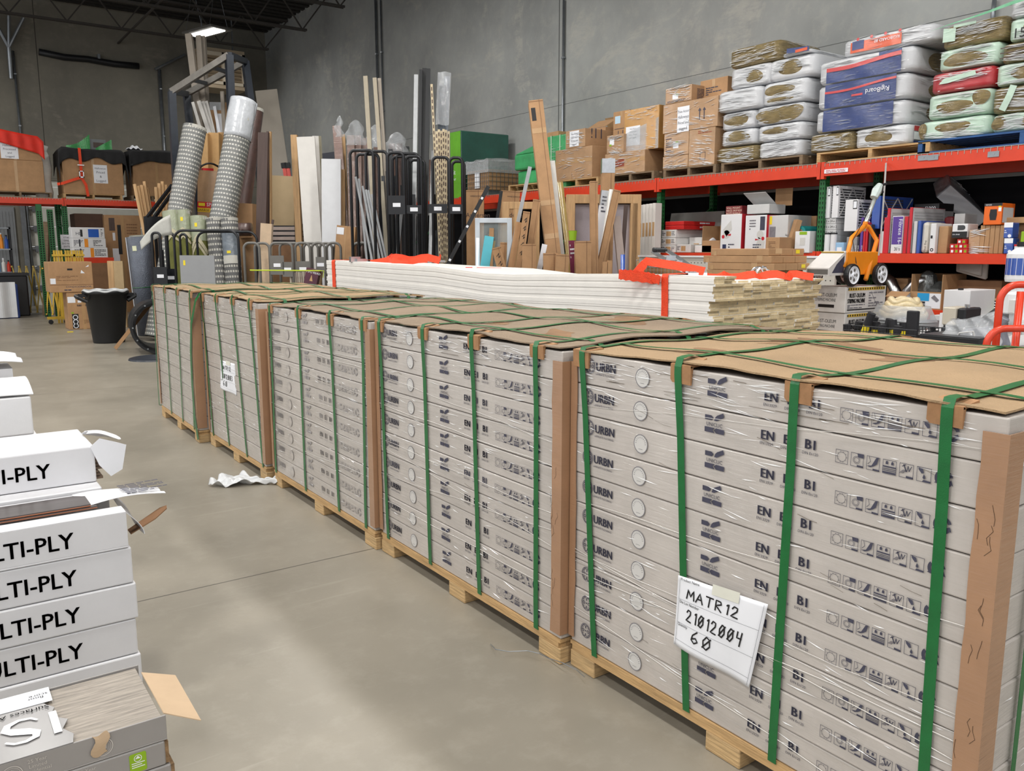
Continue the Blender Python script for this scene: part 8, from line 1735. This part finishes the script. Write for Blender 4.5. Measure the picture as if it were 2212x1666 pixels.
# ================================================================ boxes, doors and long cartons before the far right rack bays
D0=10.3;AL=mat('window_white',lin(214,224,234),.4,var=.03);GOLD=mat('gold_film',lin(170,144,80),.4,var=.15,film=.6);PLAV=mat('lavender_panel',lin(170,160,166),.45,var=.05,film=.4);TEALB=mat('teal_box',lin(96,196,214),.4,var=.05);LEVY=mat('level_yellow',lin(226,190,40),.5,var=.1)
J=[('door_carton','brown Andersen door carton standing left, behind the black level','carton',(1024,411),(1024,560),42,.15,11.6,KRAFT,{}),('door_carton','second brown Andersen door carton, partly hidden, behind the yellow level','carton',(1104,413),(1098,560),40,.15,12.0,KRAFT,dict(rot=14)),
 ('spirit_level','black spirit level leaning across the first door carton','level',(1055,404),(980,548),8,.04,10.4,BLACK,{}),('spirit_level','yellow and black spirit level leaning beside the second door carton','level',(1083,413),(1067,522),7,.04,10.9,LEVY,{}),
 ('metal_stud','grey metal stud leaning across the pine door frame','stud',(1145,361),(1100,566),8,.04,9.9,SIL,{}),('blue_box','bright light blue carton with an open top, leftmost low box','carton',(1057,512),(1048,572),20,.12,9.7,TEALB,{}),('brown_box','small tan carton peeping up behind the light blue one','carton',(1062,493),(1060,560),10,.1,10.5,KRAFT,{}),('white_tube','white printed tube standing left of the light blue carton','tube',(1032,514),(1032,566),7,.05,9.8,PAPER,dict(round_=True)),
 ('brown_box','tilted tan carton with scribbled marker writing, near the light blue one','carton',(1072,537),(1082,576),20,.12,9.45,KRAFT,{}),('brown_box','narrow open-topped carton before the pine door frame','carton',(1088,524),(1086,566),15,.12,9.7,KRAFT,{}),
 ('long_carton','slim leaning carton, left one under the grey metal stud','carton',(1121,481),(1104,576),13,.1,9.5,KRAFT,{}),('long_carton','leaning carton with handwritten marks, right of the slim one','carton',(1138,458),(1122,578),15,.1,9.4,KRAFT,{}),('long_carton','leaning carton with a crushed top before the tallest carton','carton',(1160,432),(1146,540),16,.1,9.7,KRAFT,{}),('brown_box','wide low carton standing before the handwritten leaning carton','carton',(1143,527),(1143,580),30,.15,9.1,KRAFT,{}),
 ('tall_carton','tallest long brown carton leaning left, with a black label near its top','carton',(1157,224),(1196,556),31,.2,9.75,KRAFT,dict(dt=.3)),('wrapped_door_slab','bagged white trim lengths right of the tallest carton','trim',(1192,348),(1214,560),13,.08,9.95,mat('white_film',lin(222,220,214),.35,var=.06,film=1),{}),('gold_roll','gold-brown film-wrapped roll leaning before the lavender panel','roll',(1210,394),(1230,560),13,.08,10.15,GOLD,dict(round_=True)),
 ('white_wrap','white crumpled bagged strips standing low by the maroon carton edge','strip',(1177,529),(1166,580),11,.08,9.2,PAPER,{}),('brown_box','low carton below the tallest carton','carton',(1190,547),(1190,584),32,.15,8.95,KRAFT,{}),('brown_box','low carton with a wave-cut top left of the maroon box','carton',(1216,550),(1214,586),28,.14,8.85,KRAFT,{}),('maroon_box','maroon printed box standing beside the wide brown carton','box',(1236,520),(1240,586),14,.1,9.2,mat('maroon_print',lin(124,38,72),.45,var=.08),{}),
 ('brown_box','wide plain carton in the middle of the long carton cluster','carton',(1260,521),(1260,586),34,.16,8.95,KRAFT,{}),('long_carton','tall narrow carton rising from the wide plain one','carton',(1283,391),(1285,586),16,.12,9.3,KRAFT,{}),('tall_carton','foil-topped tall carton standing straight before the wrapped loads','carton',(1315,343),(1310,560),27,.15,10.0,KRAFT,{}),('white_carton','white printed narrow carton below the foil-topped one','carton',(1308,413),(1290,560),16,.1,9.7,PAPER,{}),
 ('white_tube','bagged white tube leaning right of the white narrow carton','tube',(1322,410),(1300,560),11,.08,9.55,mat('white_film',(1,1,1)),dict(round_=True)),('long_carton','long brown carton leaning hard to the right','carton',(1334,412),(1300,566),15,.1,9.35,KRAFT,{}),('lavender_carton','mauve-grey narrow carton before the pine crate','carton',(1332,468),(1340,545),16,.1,9.4,LV,{}),('dark_strip','dark brown slotted strip right of the mauve carton','strip',(1353,442),(1346,545),8,.04,9.6,DARKWOOD,{}),
 ('blue_bottle','blue can standing at the foot of the pine crate','can',(1346,550),(1346,586),10,.07,8.9,FBLUE,dict(round_=True)),('brown_box','smallest carton, left of two before the short pine post','carton',(1308,566),(1307,586),9,.1,8.8,KRAFT,{}),('brown_box','small carton, right of two before the short pine post','carton',(1318,563),(1317,586),9,.1,8.8,KRAFT,{})]
for nm,lb,ct,tp,bt,w_,t_,d_,m_,kw in J:
 o=lean(nm,lb,ct,tp,bt,w_,t_,d_,m_,**kw);w,l=wl(o)
 if m_ is KRAFT and w>.07:
  patch(o,-w*.5,l-.02,w*.5,l-.012,KRAFTD,'flap_line');patch(o,w*.2,l*.3,w*.24,l,KRAFTD,'seam_line')
 if 'Andersen' in lb:lettering(o,[('Andersen',-w*.42,l-.36,.085),('WINDOWS DOORS',-w*.2,l-.09,.03)],DARKWOOD,y=-.003)
 if 'black label' in lb:patch(o,-w*.4,l-.24,-w*.1,l-.09,BLACKINK,'black_label',y=-.002);[patch(o,-w*.5,l*q,w*.5,l*q+.06,TAPE,'tape') for q in (.25,.5,.62,.88)]
 if 'foil' in lb:MB().box(-w/2-.002,-.002,l-.16,w/2+.002,.152,l+.003).build('foil_top',STEEL,o)
 if nm=='spirit_level' and m_ is BLACK:[patch(o,-w*.3,l*q,w*.3,l*q+.03,PAPER if q!=.5 else LEVY,'marking',y=-.002) for q in (.3,.38,.46,.5,.6,.7,.78,.86,.93)]
 if nm=='spirit_level' and m_ is LEVY:patch(o,-w*.5,l*.72,w*.5,l,BLACK,'black_end',y=-.002,t=.002)
 if nm=='white_carton':fine_print(o,-w*.3,l-.25,w*.3,l-.05,5,INK)
 if 'marker' in lb or 'handwritten marks' in lb:
  mb=MB();[stroke(mb,[(-w*.2,l-.1-q*.09),(w*.1,l-.07-q*.09),(w*.0,l-.12-q*.09),(w*.2,l-.1-q*.09)],.006,y=-.002) for q in range(2 if 'scribbled' in lb else 5)];mb.build('marker_writing',BLACKINK,o)
 if nm=='maroon_box':fine_print(o,-w*.4,l-.2,w*.4,l-.03,4,PAPER)
def opening(name,label,cat,x0,x1,yt,d,m,bw,dep,rot=0,glass=None,zb=0.0,mids=()):
 a=P(x0,yt,d=d);b=P(x1,yt,d=d);v=b-a;w=math.hypot(v.x,v.y);h=a.z;t=thing(name,label,cat,(a.x,a.y,0),math.atan2(v.y,v.x)+rot)
 for x in (0,w-bw):MB().box(x,0,zb,x+bw,dep,h).build('stile',m,t,bevel=.003)
 for z in (zb,h-bw):MB().box(bw,0,z,w-bw,dep,z+bw).build('rail',m,t,bevel=.003)
 for f in mids:MB().box(w*f,.0,zb+bw,w*f+bw*.8,dep,h-bw).build('mid_post',m,t)
 if glass:MB().box(bw,dep*.4,zb+bw,w-bw,dep*.5,h-bw).build('pane',glass,t)
 return t
GLS=mat('window_pane',lin(190,204,206),.08,var=0,alpha=.35,spec=.8)
opening('framed_window','white window frame with a clear pane standing before the door cartons','window frame',1026,1106,471,10.6,AL,.06,.09,glass=GLS)
opening('door_surround','pine rough door frame standing behind the metal stud','door frame',1085,1166,436,10.9,PINE,.09,.12,mids=(.3,),zb=.0)
t=opening('pine_crate','pine crate frame around a large lavender-grey panel','crate',1224,1386,420,10.75,PINE,.11,.14,mids=(.86,));
h=P(1224,420,d=10.75).z;w=(P(1386,420,d=10.75)-P(1224,420,d=10.75)).length
MB().box(.11,.09,.3,w*.86,.12,h-.12).build('lavender_panel',PLAV,t);MB().box(w*.62,-.04,.80,w*.9,.0,.88).box(w*.64,-.04,0,w*.72,.0,.80).build('cross_brace',PINE,t)
o=MB().lathe([(0,0),(.035,0),(.045,.1),(.047,.102),(0,.102)],16).build('green_cup',LG);a=P(1245,519,d=8.95);o.location=(a.x,a.y+.06,P(1245,520,d=8.95).z+.003);tag(o,'green-lidded cup on the wide plain carton','cup')
